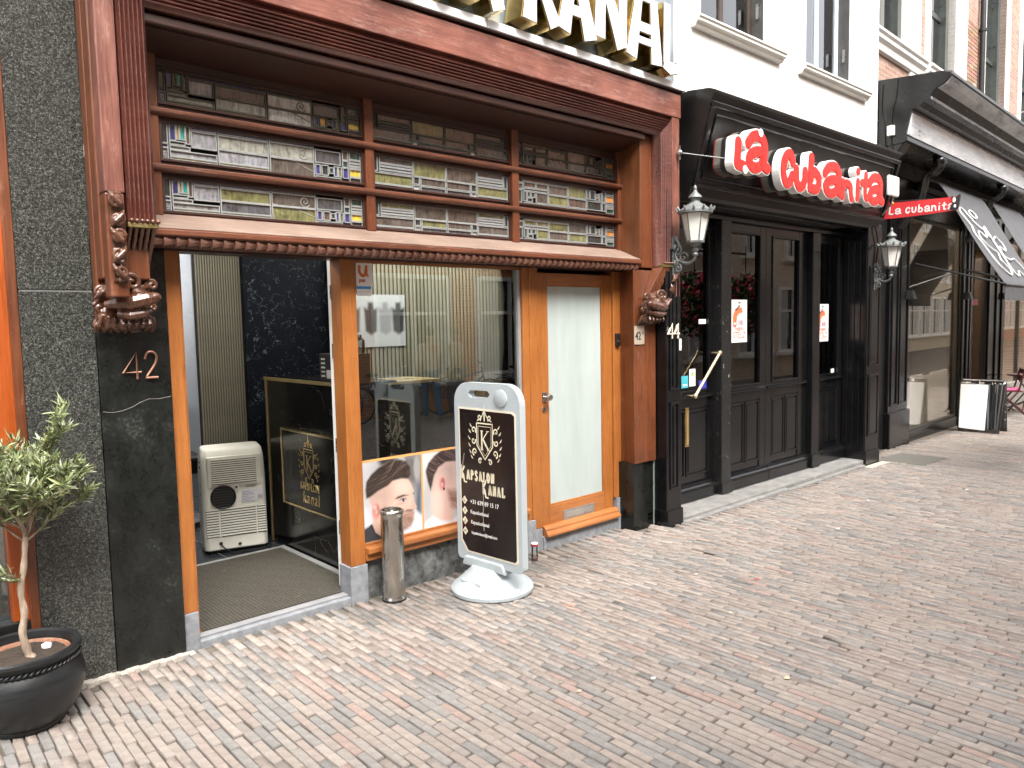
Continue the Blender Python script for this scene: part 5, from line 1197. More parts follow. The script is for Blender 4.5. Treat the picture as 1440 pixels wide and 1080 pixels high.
def kanal():
    T = thing('barber_shop_sign', 'big gold edged white letters spelling KANAL on the grey glass above the carved frame', 'shop sign', (4.4, -.22, 3.67))
    gold = plain('polished_gold_side', (.62, .47, .20), .12, 1.0, var=.25, scale=5); face = plain('white_letter_face', (.50, .51, .54), .35, var=.03)
    zt = 4.27
    L = {'K': [([(0.07, 0), (.10, .5), (.08, 1)], [.13, .085, .11]), ([(.10, .46), (.30, 1.0)], [.07, .09]), ([(.12, .52), (.22, .38), (.34, .02)], [.06, .09, .12])],
         'A': [([(.04, .02), (.16, 1.0)], [.12, .08]), ([(.16, 1.0), (.32, .0)], [.08, .13]), ([(.08, .30), (.28, .30)], [.07, .07])],
         'N': [([(.05, .05), (.08, 1)], [.11, .08]), ([(.06, 1.0), (.30, .0)], [.08, .12]), ([(.30, .02), (.31, 1.0)], [.08, .09])],
         'L': [([(.08, 1), (.07, .08)], [.09, .09]), ([(.03, .07), (.13, .02), (.23, .04), (.29, .15)], [.09, .11, .08, .04])],
         'P': [([(.07, 0), (.08, 1)], [.12, .10]), ([(.08, .95), (.26, .85), (.26, .6), (.08, .5)], [.07, .09, .09, .07])],
         'S': [([(.28, .85), (.16, .98), (.05, .82), (.15, .55), (.28, .3), (.15, .03), (.02, .16)], [.05, .08, .09, .1, .1, .08, .04])],
         'O': [([(.16, .98), (.04, .75), (.04, .25), (.16, .02), (.28, .25), (.28, .75), (.16, .98)], [.08] * 7)]}
    L['B'] = [([(.12, .97), (.30, .97)], [.07, .07]), ([(.02, .02), (.12, .96)], [.12, .08]), ([(.30, .96), (.34, .0)], [.08, .13]), ([(.08, .50), (.32, .50)], [.07, .07]), ([(.07, .30), (.32, .30)], [.05, .05])]
    seq = [('K', 3.535, 3.71, .92), ('A', 3.89, 3.712, .98), ('N', 4.25, 3.735, 1.03), ('B', 4.645, 3.70, .98), ('L', 5.045, 3.705, .86)]
    xs = 1.00
    for j, ch in enumerate('KAPSALON'): seq.append((ch, xs + .296 * j, 3.70 + (0, .02, .01, .03, 0, .02, .01, .0)[j], .86))
    for i, (ch, x0, z0, sc) in enumerate(seq):
        H = .50 if i in (3, 4) else .56
        P = thing_part('sign_letter', T, (x0, -.3, z0)); body = MB(); fm = MB()
        for k, (pts, ws) in enumerate(L[ch]):
            pp = [(x0 + p[0] * sc, z0 + p[1] * H) for p in pts]
            stroke(body, pp, [w * sc * 1.25 for w in ws], k * .0011, .165); stroke(fm, pp, [w * sc * 1.06 for w in ws], .170 + k * .0006, .004)
        body.xf(lambda x, y, z: (x, -.245 - z, y)); fm.xf(lambda x, y, z: (x, -.245 - z, y))
        obj('gold_body', body, gold, P); obj('white_face', fm, face, P)
kanal()

# ---- numbers and small plates
def numbers():
    n = thing('house_number', 'copper coloured number 42 on the black marble pier', 'house number', (1.12, -.036, 1.46))
    for pts in ([[(.065, .0), (.065, .135), (.0, .035), (.085, .035)]], [[(.105, .10), (.115, .128), (.137, .137), (.158, .122), (.160, .095), (.145, .06), (.104, .004), (.165, .004)]]):
        m = MB()
        for p in pts:
            q = p if len(p) < 5 else smooth_pts(p[:7], 4) + [p[7]]
            m.tube([(1.085 + a, -.045, 1.458 + b) for a, b in q], .0065, 6)
        obj('digit', m, M_cop, n)
    n4 = thing('house_number', 'pale metal number 44 on the black pilaster left of the restaurant door', 'house number', (5.3, -.30, 1.54))
    cm = plain('cream_metal_numerals', (.62, .55, .44), .45, .3, var=.1)
    for k in (0, 1):
        m = MB(); m.tube([(5.262 + k * .085 + a, -.306, 1.545 + b) for a, b in ((.055, .0), (.055, .125), (.0, .04), (.075, .04))], .010, 6); obj('digit', m, cm, n4)
    p = thing('number_plate', 'small brushed plate with 42A on the reddish wood pillar', 'number plate', (5.01, -.195, 1.5))
    obj('plate', MB().box(4.950, 5.078, -.2, -.1925, 1.505, 1.660), plain('beige_brushed_plate', (.50, .42, .33), .4, .4, var=.06), p, bevel=.002)
    dk = plain('black_engraving', (.02, .02, .02), .5)
    obj('lettering', on_wall_y(text_mesh('42', .095, .001, bold=.002).xf(lambda a, b, c: (a * .78, b, c)), -.2008, 4.957, 1.545), dk, p, fix=False)
    obj('lettering', on_wall_y(text_mesh('A', .042, .001), -.2008, 5.043, 1.588), dk, p, fix=False)
    b = thing('doorbell', 'small black doorbell on the post right of the frosted door', 'doorbell', (4.96, -.02, 1.5))
    obj('bell_case', MB().box(4.925, 4.975, -.03, -.004, 1.49, 1.60), M_blkm, b, bevel=.008)
    obj('bell_button', MB().lathe([(0, 0), (.011, 0), (.011, .004), (0, .005)], n=16).xf(lambda x, y, z: (4.95 + x, -.031 - z, 1.53 + y)), M_steel, b)
    w = thing('wall_label', 'tiny white label low on the black base of the wood pillar', 'label', (5.2, -.163, .0))
    obj('plate', MB().box(5.155, 5.215, -.165, -.1605, -.015, .035), M_white, w); obj('print', MB().box(5.165, 5.205, -.166, -.1652, .005, .012), dk, w)
    # sticker in shop window
    s = thing('window_sticker', 'white sticker with orange u and pas in the top left shop window corner', 'sticker', (2.51, .04, 1.9))
    obj('sheet', MB().box(2.488, 2.606, .0435, .0446, 1.955, 2.108), M_white, s)
    og = plain('orange_print', (.62, .16, .02), .5); u = MB(); fat(u, [(2.492, 2.080), (2.492, 2.045), (2.512, 2.022), (2.532, 2.030), (2.543, 2.080)], .019, .001); stroke(u, [(2.543, 2.06), (2.541, 2.03), (2.556, 2.018)], [.018, .018, .012], 0, .001)
    u.xf(lambda a_, b_, c_: (a_ + .020, .043 - c_, b_)); obj('letter', u, og, s)
    obj('lettering', on_wall_y(text_mesh('pas', .034, .0006, bold=.0012), .0432, 2.508, 1.983), plain('red_print', (.55, .03, .02), .5), s, fix=False)
    obj('strip', MB().box(2.489, 2.594, .0435, .0446, 1.938, 1.9545), plain('blue_print_strip', (.02, .28, .75), .5), s)
    obj('strip', MB().box(2.489, 2.594, .0436, .0446, 1.892, 1.9375), M_white, s)
    q = MB()
    for i in range(5): q.box(2.500 + .018 * i, 2.507 + .018 * i, .0428, .0435, 1.917, 1.924)
    q.box(2.51, 2.57, .0428, .0435, 1.903, 1.907); obj('print', q, plain('pale_print', (.5, .5, .55), .6), s)
    # restaurant posters
    for k, (x0, x1, z0, z1, nm) in enumerate(((6.772, 7.062, 1.462, 1.895, 'white poster with orange animal in a striped cap in the leftmost restaurant window leaf'), (8.602, 8.896, 1.415, 1.855, 'white poster with orange animal in the rightmost restaurant window'))):
        o = thing('window_poster', nm, 'poster', (x0, .018, z0)); P = Paint(x1 - x0, z1 - z0, 90, (.80, .78, .72))
        P.poly([(.08, .42), (.06, .62), (.16, .72), (.22, .78), (.42, .84), (.60, .82), (.74, .73), (.66, .68), (.50, .68), (.36, .60), (.33, .48), (.28, .36), (.16, .34)], (.85, .16, .06), .03)
        P.poly([(.22, .78), (.48, .90), (.56, .86), (.28, .73)], (.03, .02, .02), .01); P.poly([(.26, .80), (.5, .885), (.52, .875), (.28, .785)], (.7, .65, .6), .008)
        P.ell(.20, .42, .13, .055, (.75, .05, .12)); P.ell(.20, .44, .07, .03, (.8, .75, .5)); P.ell(.62, .79, .05, .02, (.02, .02, .02)); P.ell(.68, .60, .2, .06, (.75, .83, .80), .5, .5)
        for i in range(4): P.poly([(.44 + .09 * i, .40), (.44 + .09 * i, .52), (.50 + .09 * i, .52), (.50 + .09 * i, .40)], ((.08, .06, .16), (.4, .05, .1))[i % 2], .01)
        me = P.mesh('sheet'); g = bpy.data.objects.new('sheet', me); me.materials.append(attr_mat('paper_print', .5)); COL.objects.link(g); g.location = (x0, .0185, z0); g.parent = o; g.matrix_parent_inverse = o.matrix_basis.inverted()
        h = z1 - z0; c = (x0 + x1) / 2; rp = MATS['red_print']
        for (t, sz, zz, m_) in (('SUPER', .028, .915, dk), ('CHEERS FOR A', .018, .335, rp), ('CHARACTER', .040, .275, rp), ('STËLZ', .088, .105, rp), ('HARD SELTZER', .018, .070, rp)):
            if t == 'SUPER': t = 'Stëlz'
            if t in ('CHEERS FOR A', 'HARD SELTZER'):
                obj('print_line', MB().box(c - .07, c + .07, .0178, .0184, z0 + zz * h, z0 + zz * h + .006), rp, o); continue
            if t == 'CHARACTER': t = 'CHEERFUL'
            obj('lettering', on_wall_y(text_mesh(t, sz, .0005, bold=.001, align='CENTER'), .0181, c, z0 + zz * h), m_, o, fix=False)
    # small labels on the restaurant door glass and frame
    for (nm, x0, x1, z0, z1, mat) in (('teal square sticker low in the restaurant door glass', 5.955, 6.062, 1.055, 1.17, plain('teal_print', (.05, .35, .42), .4)), ('white and green sticker beside the teal one in the restaurant door glass', 6.082, 6.182, 1.065, 1.23, M_white), ('blue sticker in the bottom right corner of the restaurant door glass', 6.24, 6.37, 1.03, 1.11, plain('blue_sticker', (.05, .06, .40), .4)), ('small white label halfway up the restaurant door glass', 6.24, 6.36, 1.66, 1.705, M_white), ('small white label at the bottom of the rightmost restaurant window', 8.98, 9.06, 1.03, 1.075, M_white)):
        yy = .048 if x0 < 6.4 else .018
        q = thing('sticker', nm, 'sticker', (x0, yy, z0)); obj('sheet', MB().box(x0, x1, yy, yy + .0015, z0, z1), mat, q)
        if 'green' in nm: obj('print', MB().lathe([(0, 0), (.022, 0), (.022, .001), (0, .001)], n=14).xf(lambda a_, b_, c_: (6.132 + a_, yy - .0003 - c_, 1.18 + b_)), plain('green_print', (.2, .45, .08), .5), q)
        if 'teal' in nm: obj('print', MB().box(x0 + .02, x1 - .02, yy - .001, yy - .0002, z0 + .02, z0 + .035), M_white, q)
    q = thing('push_button', 'small white bell push on the right edge of the black pilaster', 'bell push', (5.44, -.3, 1.48)); obj('plate', MB().box(5.422, 5.452, -.308, -.2955, 1.44, 1.54), M_white, q, bevel=.003)
    # crossed brass push bars on the door
    for (nm, pts) in (('slanting brass pull bar running down across the restaurant door, nearer one', [(6.42, -.07, 1.375), (6.00, -.075, .985)]), ('slanting brass bar inside the restaurant door glass', [(6.33, .10, 1.56), (5.80, .12, 1.12)])):
        h = thing('door_bar', nm, 'door bar', pts[1]); obj('bar', MB().tube(pts, .014, 10), plain('worn_brass', (.66, .52, .32), .35, .8, var=.2), h, smooth=40)
        for p in pts: obj('end_rose', MB().ball(p, .024, 10).tube([p, (p[0], p[1] + .09, p[2])], .010, 6), MATS['worn_brass'], h, smooth=True)
numbers()

# ---- lanterns
def lantern(label, x, y, z, ym):
    T = thing('wall_lantern', label, 'wall lantern', (x, y, z), 0, 'silver grey wall lanterns at the restaurant')
    m = plain('weathered_zinc', (.17, .18, .175), .55, .5, var=.35, scale=40, bump=.3)
    # local coordinates, origin at the lamp's bottom collar
    n6 = 6
    obj('lamp_holder', MB().lathe([(0, -.10), (.02, -.10), (.026, -.085), (.014, -.07), (.026, -.055), (.030, -.045), (.012, -.035), (.018, -.02), (.045, .0), (.06, .012), (0, .012)], n=16), m, T, local=True, smooth=50)
    gl = MB().lathe([(.064, .022), (.112, .245)], n=n6); gl.f = gl.f[:n6]; gl.c = gl.c[:n6]; gl.mi = gl.mi[:n6]
    fg = NT('frosted_lantern_glass') if 'frosted_lantern_glass' not in MATS else None
    if fg: fg.set(base=(.62, .61, .56), rough=.5); MATS['frosted_lantern_glass'] = fg.m
    obj('lantern_glass', gl, MATS['frosted_lantern_glass'], T, local=True)
    for i in range(n6):
        a = 2 * math.pi * i / n6; obj('glazing_bar', MB().tube([(.066 * math.cos(a), .066 * math.sin(a), .015), (.114 * math.cos(a), .114 * math.sin(a), .25)], .0055, 6), m, T, local=True)
    obj('bottom_ring', MB().lathe([(.055, .010), (.074, .010), (.076, .026), (.058, .026)], n=n6), m, T, local=True)
    obj('roof', MB().lathe([(.118, .243), (.142, .248), (.142, .268), (.128, .275), (.105, .292), (.075, .318), (.052, .328), (.036, .345), (.036, .365), (.056, .375), (.052, .390), (.026, .412), (.012, .435), (.016, .447), (.014, .462), (.004, .478)], n=18), m, T, local=True, smooth=40)
    for i in range(12):
        a = 2 * math.pi * i / 12; c = Vector((.14 * math.cos(a), .14 * math.sin(a), .268)); o = Vector((math.cos(a), math.sin(a), 0))
        obj('crown_leaf', MB().tube([c, c + o * .010 + Vector((0, 0, .018)), c + o * .018 + Vector((0, 0, .034))], [.012, .011, .003], 5), m, T, local=True)
    d = ym - y
    arm = MB(); arm.tube(smooth_pts([(0, 0, -.09), (0, .01, -.125), (0, d * .35, -.155), (0, d * .7, -.13), (0, d - .01, -.115)], 5), .013, 8)
    arm.tube([(0, p[0], p[1]) for p in spiral(d * .55, -.10, .004, .045, 1.2, 1.3)], .007, 6); arm.tube([(0, p[0], p[1]) for p in spiral(d * .85, -.03, .004, .05, 2.2, 1.4)], .008, 6); arm.tube([(0, p[0], p[1]) for p in spiral(d * .8, -.19, .004, .04, 4.2, -1.4)], .008, 6)
    arm.tube(smooth_pts([(0, d - .02, .06), (.01, d - .05, .0), (0, d - .02, -.07), (-.01, d - .045, -.14), (0, d - .015, -.22)], 4), [.010] * 17, 6)
    for k in range(5): arm.ball((.012 * (-1) ** k, d - .02, .05 - k * .065), (.02, .014, .03), 8)
    obj('scrolled_arm', arm, m, T, local=True, smooth=True)
    obj('back_plate', MB().box(-.028, .028, d - .012, d - .001, -.25, .08), m, T, local=True, bevel=.006)
lantern('silver grey scrolled lantern left of the restaurant door beside the carved wood frame', 5.36, -.51, 2.325, -.296)
lantern('silver grey scrolled lantern on the right black pilaster under the red blade sign', 9.42, -.486, 2.265, -.296)
cb = MB(); cb.tube(smooth_pts([(9.36, -.31, 2.78), (9.40, -.32, 2.70), (9.46, -.315, 2.55), (9.44, -.31, 2.40), (9.42, -.31, 2.34)], 5), .009, 6)
tag(obj('lamp_cable', cb, M_blkm), 'loose black cable hanging from the sign to the right lantern', 'cable')

# ---- swing sign on round base
def stand():
    T = thing('pavement_sign', 'light grey swing sign on a round base with black KAPSALON KANAL poster', 'pavement sign', (3.15, -.43, -.05), math.radians(4.3))
    pl = plain('light_grey_plastic', (.37, .41, .425), .42, var=.06, scale=5, bump=.05)
    lo = dict(local=True)
    def o_(n, m, mat, par=T, **k): return obj(n, m, mat, par, local=True, **k)
    # round water-filled base, slightly oval, with raised pads
    o_('round_base', MB().lathe([(0, 0), (.262, 0), (.272, .008), (.273, .028), (.262, .042), (.225, .072), (.18, .112), (.15, .140), (.13, .165), (0, .17)], n=56), pl, smooth=35, bevel=0)
    for s in (-1, 1):
        m = MB(); m.prism([(-.20, -.09), (-.13, -.11), (-.13, .11), (-.20, .09)], 'z', .06, .105) if s < 0 else m.prism([(.13, -.11), (.20, -.09), (.20, .09), (.13, .11)], 'z', .06, .105); o_('base_pad', m, pl, bevel=.012)
    o_('base_seam', MB().tube([(.0, -.262, .045), (.0, -.2, .066), (.0, -.15, .10)], .003, 5), plain('grey_seam', (.28, .31, .32), .6))
    o_('neck', MB().prism([(-.20, .15), (.20, .15), (.19, .18), (.17, .215), (-.17, .215), (-.19, .18)], 'x', -.085, .0), pl, bevel=.01)
    # panel in the local yz plane
    y0, y1, zb, zt = -.345, .252, .185, 1.375
    out = []
    def arc(cy, cz, r, a0, a1, n=6):
        for i in range(n + 1):
            a = math.radians(a0 + (a1 - a0) * i / n); out.append((cy + r * math.cos(a), cz + r * math.sin(a)))
    arc(y1 - .035, zb + .035, .035, -90, 0); arc(y1 - .13, zt - .13, .13, 0, 90, 8); arc(y0 + .13, zt - .13, .13, 90, 180, 8); arc(y0 + .035, zb + .035, .035, 180, 270)
    import bmesh
    # frame with a real hand hole: split in strips around the hole
    hy0, hy1, hz0, hz1 = -.065, .115, 1.280, 1.325
    m = MB(); k = len(out)
    bm = bmesh.new(); ov = [bm.verts.new((0, a, b)) for a, b in out]
    hole = [(hy0, hz0), (hy1 - .02, hz0), (hy1, (hz0 + hz1) / 2), (hy1 - .02, hz1), (hy0 + .0, hz1), (hy0 - .02, (hz0 + hz1) / 2)]
    hv = [bm.verts.new((0, a, b)) for a, b in hole]
    es = [bm.edges.new((ov[i], ov[(i + 1) % k])) for i in range(k)] + [bm.edges.new((hv[i], hv[(i + 1) % len(hv)])) for i in range(len(hv))]
    bmesh.ops.triangle_fill(bm, edges=es, use_beauty=True)
    r = bmesh.ops.extrude_face_region(bm, geom=bm.faces[:]); bmesh.ops.translate(bm, verts=[v for v in r['geom'] if isinstance(v, bmesh.types.BMVert)], vec=(.05, 0, 0))
    bmesh.ops.translate(bm, verts=bm.verts, vec=(-.07, 0, 0)); bmesh.ops.recalc_face_normals(bm, faces=bm.faces)
    me = bpy.data.meshes.new('panel_frame'); bm.to_mesh(me); bm.free()
    ob = obj('panel_frame', me, pl, T, local=True); bv = ob.modifiers.new('bevel', 'BEVEL'); bv.width = .009; bv.segments = 3; bv.limit_method = 'ANGLE'; bv.angle_limit = math.radians(50)
    o_('round_knob', MB().lathe([(0, 0), (.052, 0), (.056, .003), (.056, .008), (.050, .011), (0, .011)], n=36).xf(lambda a, b, c: (-.0695 - c, -.185 + a, 1.285 + b)), pl, smooth=40)
    px = -.0705
    cream = plain('cream_poster_border', (.66, .60, .47), .45, var=.04)
    sh = lambda e: [(y1 - .042 - e, zb + .055 + e + .07), (y1 - .042 - e - .055, zb + .055 + e), (y0 + .05 + e, zb + .055 + e), (y0 + .035 + e, zb + .07 + e), (y0 + .035 + e, 1.19 - e), (y0 + .06 + e, 1.205 - e), (y1 - .042 - e, 1.21 - e)]
    o_('poster_border', MB().prism(sh(0), 'x', px - .002, px + .002), cream)
    pb = NT('poster_black'); v = pb.coord(); a = pb.noise(v, 3, 4, .6); sc = pb.noise(pb.coord((1, 30, 2)), 3, 3, .6); f = pb.ramp(sc, [(.70, 0), (.76, .25)])
    pb.set(base=pb.mix(f, pb.ramp(a, [(.3, (.010, .007, .007)), (.8, (.026, .018, .016))]), (.16, .15, .14)), rough=.22)
    P = thing_part_l('poster', T, (px, 0, .7))
    def p_(n, m, mat, **k): return obj(n, m.xf(lambda x, y, z: (x - px, y, z - .7)), mat, P, local=True, fix=False, **k)
    p_('black_sheet', MB().prism(sh(.012), 'x', px - .0035, px - .0015), pb.m)
    cp = plain('cream_print', (.66, .60, .44), .5, var=.03); wp = plain('white_letter_print', (.70, .69, .66), .5, var=.03); xf = px - .0042
    p_('crest', crest(.130).xf(lambda a, b, c: (xf, -.035 - a, 1.005 + b * 1.12)), cp)
    # headline in a quirky hand-cut serif: built strokes
    K_ = {'K': [[(.0, 1.05), (.06, 0)], [(.05, .5), (.5, 1.0)], [(.06, .55), (.3, .3), (.5, -.35), (.9, -.35)]], 'A': [[(.0, 0), (.28, 1)], [(.28, 1), (.56, 0)], [(.1, .32), (.46, .32)]], 'P': [[(.06, 0), (.06, 1)], [(.02, .98), (.42, .95), (.46, .62), (.08, .48)]],
          'S': [[(.46, .82), (.24, 1), (.04, .78), (.26, .52), (.46, .26), (.22, 0), (.0, .18)]], 'L': [[(.08, 1), (.06, 0), (.48, .04), (.5, .2)]], 'O': [[(.26, 1), (.04, .7), (.04, .3), (.26, 0), (.5, .3), (.5, .7), (.26, 1)]], 'N': [[(.04, 0), (.06, 1)], [(.06, 1), (.5, 0)], [(.5, 0), (.52, 1)]]}
    def word(w, ya, za, h, adv, wd):
        m = MB(); x = 0
        for i, ch in enumerate(w):
            big = 1.35 if (i == 0) else 1.0
            for st in K_[ch]:
                pts = [(x + a * h * .62 * big, b * h * (big if b > 0 else 1)) for a, b in st]; q = smooth_pts(pts, 4) if len(pts) > 4 else pts
                stroke(m, q, [wd * (.8 + .5 * abs(math.sin(j * 1.3 + i))) for j in range(len(q))])
                for pnt in (pts[0], pts[-1]): stroke(m, [(pnt[0] - h * .09, pnt[1]), (pnt[0] + h * .09, pnt[1])], wd * .55)
            x += adv * h * (.62 * big if ch != 'L' else .52)
        p_('lettering', m.xf(lambda a, b, c: (xf, ya - a, za + b)), cp)
    word('KAPSALON', .190, .735, .060, 1.04, .0125); word('KANAL', -.010, .655, .060, 1.07, .0125)
    for (t, z, s, w_, x0) in (('+31 639 89 15 17', .575, .040, .92, .115), ('Kapsalonkanal', .508, .034, .88, .115), ('Kapsalonkanal', .440, .034, .88, .112), ('kapsalonkanal@gmail.com', .372, .028, .80, .108)):
        p_('lettering', text_mesh(t, s, 0, bold=.0006).xf(lambda a, b, c: (xf, x0 - a * w_, z + b)), wp)
    for k, z in enumerate((.590, .520, .452, .382)):
        c = .168; d = .026
        p_('diamond_icon', MB().add([(xf, c - d, z), (xf, c, z + d * 1.1), (xf, c + d, z), (xf, c, z - d * 1.1)], [(0, 1, 2, 3)]), cp)
        q = MB()
        if k == 0: stroke(q, smooth_pts([(-.008, .010), (-.006, -.004), (.008, -.010)], 4), .005)
        elif k == 3: stroke(q, [(-.010, .006), (0, -.002), (.010, .006)], .003); stroke(q, [(-.010, -.007), (.010, -.007), (.010, .007), (-.010, .007), (-.010, -.007)], .0022)
        elif k == 1: stroke(q, [(.008 * math.cos(a), .008 * math.sin(a)) for a in np.linspace(0, 6.3, 14)], .003)
        else: stroke(q, [(.002, -.010), (.002, .010), (.009, .004)], .004); stroke(q, [(-.004 + .004 * math.cos(a), -.008 + .004 * math.sin(a)) for a in np.linspace(0, 6.3, 10)], .003)
        p_('icon_mark', q.xf(lambda a, b, c_: (xf - .0006, c - a, z + b)), plain('poster_dark_mark', (.02, .015, .015), .5))
    sm = MB(); stroke(sm, smooth_pts([(.13, .80), (.115, .86), (.10, .90), (.13, .74)], 5), [.010, .006, .003, .002] + [.002] * 12); stroke(sm, smooth_pts([(-.01, .70), (-.012, .60), (-.006, .50), (-.012, .41)], 5), [.004] * 16)
    p_('scratch', sm.xf(lambda a, b, c: (xf - .0008, a + .06 if b > .72 else a, b)), plain('pale_scratch', (.40, .38, .34), .7))
def thing_part_l(name, parent, loc):
    o = bpy.data.objects.new(name, None); COL.objects.link(o); o.location = loc; o.parent = parent; o.empty_display_size = .05; return o
stand()

# ---- steel ash bin
def bin_():
    T = thing('ash_bin', 'dented stainless steel cylindrical ash bin standing in front of the haircut posters', 'ash bin', (2.575, -.135, -.046))
    prof = [(.0, .004), (.074, .004), (.074, .02), (.072, .022), (.0725, .2), (.072, .4), (.0725, .555), (.077, .560), (.079, .568), (.078, .582), (.070, .588), (.062, .586), (.060, .57), (.058, .53), (.0, .525)]
    st = NT('dented_stainless'); v = st.coord(); a = st.noise(st.coord((1, 1, .35)), 9, 4, .6, 1.0)
    st.set(base=st.ramp(a, [(.3, (.36, .34, .31)), (.7, (.60, .58, .54))]), metal=1.0, rough=st.ramp(a, [(.3, .16), (.7, .30)])); st.bump(a, .55, .02)
    full = []
    for i in range(len(prof) - 1):
        (r0, z0), (r1, z1) = prof[i], prof[i + 1]; n = max(1, int(abs(z1 - z0) / .02)); full += [(r0 + (r1 - r0) * k / n, z0 + (z1 - z0) * k / n) for k in range(n)]
    full.append(prof[-1]); full = [(max(r, .0015), z) for r, z in full]
    mb = MB().lathe(full, n=56)
    def dent(x, y, z):
        a = math.atan2(y, x); r = math.hypot(x, y)
        if r > .066 and .03 < z < .55:
            d = .006 * math.exp(-((a + 2.0) / .45) ** 2 - ((z - .18) / .06) ** 2) + .007 * math.exp(-((a + 2.6) / .3) ** 2 - ((z - .34) / .10) ** 2) + .004 * math.exp(-((a + 1.3) / .4) ** 2 - ((z - .42) / .07) ** 2)
            x *= (r - d) / r; y *= (r - d) / r
        return (x, y, z)
    mb.xf(dent)
    obj('cylinder', mb, st.m, T, local=True, smooth=50)
    obj('rubber_foot', MB().lathe([(0, 0), (.076, 0), (.078, .006), (.076, .014), (0, .014)], n=40), M_blkm, T, local=True)
    sand = MB()
    for i in range(26):
        a, r = random.uniform(0, 6.28), random.uniform(0, .045); sand.ball((r * math.cos(a), r * math.sin(a), .545 + random.uniform(0, .012)), (.012, .010, .008), 6)
    obj('ash_fill', sand, plain('ash_and_sand', (.38, .35, .30), .9, var=.3, scale=80), T, local=True)
    for i in range(3):
        a = i * 2.1; obj('cigarette_end', MB().tube([(.01 * i, .02 * math.cos(a), .56), (.01 * i + .022 * math.cos(a), .02 * math.cos(a) + .02 * math.sin(a), .572)], .004, 6), M_white, T, local=True)
bin_()
g = thing('glass_bottle', 'small clear glass jar with red and white cap on the bricks by the door post', 'jar', (3.775, -.185, -.058))
obj('bottle_body', MB().lathe([(.0015, 0), (.024, 0), (.026, .005), (.024, .012), (.023, .10), (.020, .112), (.0015, .113)], n=20), glass('jar_clear_glass', (.93, .93, .90)), g, local=True, smooth=40)
obj('cap', MB().lathe([(.0015, .113), (.027, .113), (.029, .118), (.028, .128), (.0015, .130)], n=20), plain('dark_red_rim', (.35, .03, .05), .4), g, local=True, smooth=40)
obj('cap_top', MB().lathe([(.0015, .1305), (.026, .1305), (.024, .136), (.0015, .137)], n=20), M_white, g, local=True, smooth=40)
obj('liquid', MB().lathe([(.0015, .006), (.018, .006), (.018, .012), (.0015, .013)], n=16), MATS['dark_red_rim'], g, local=True)

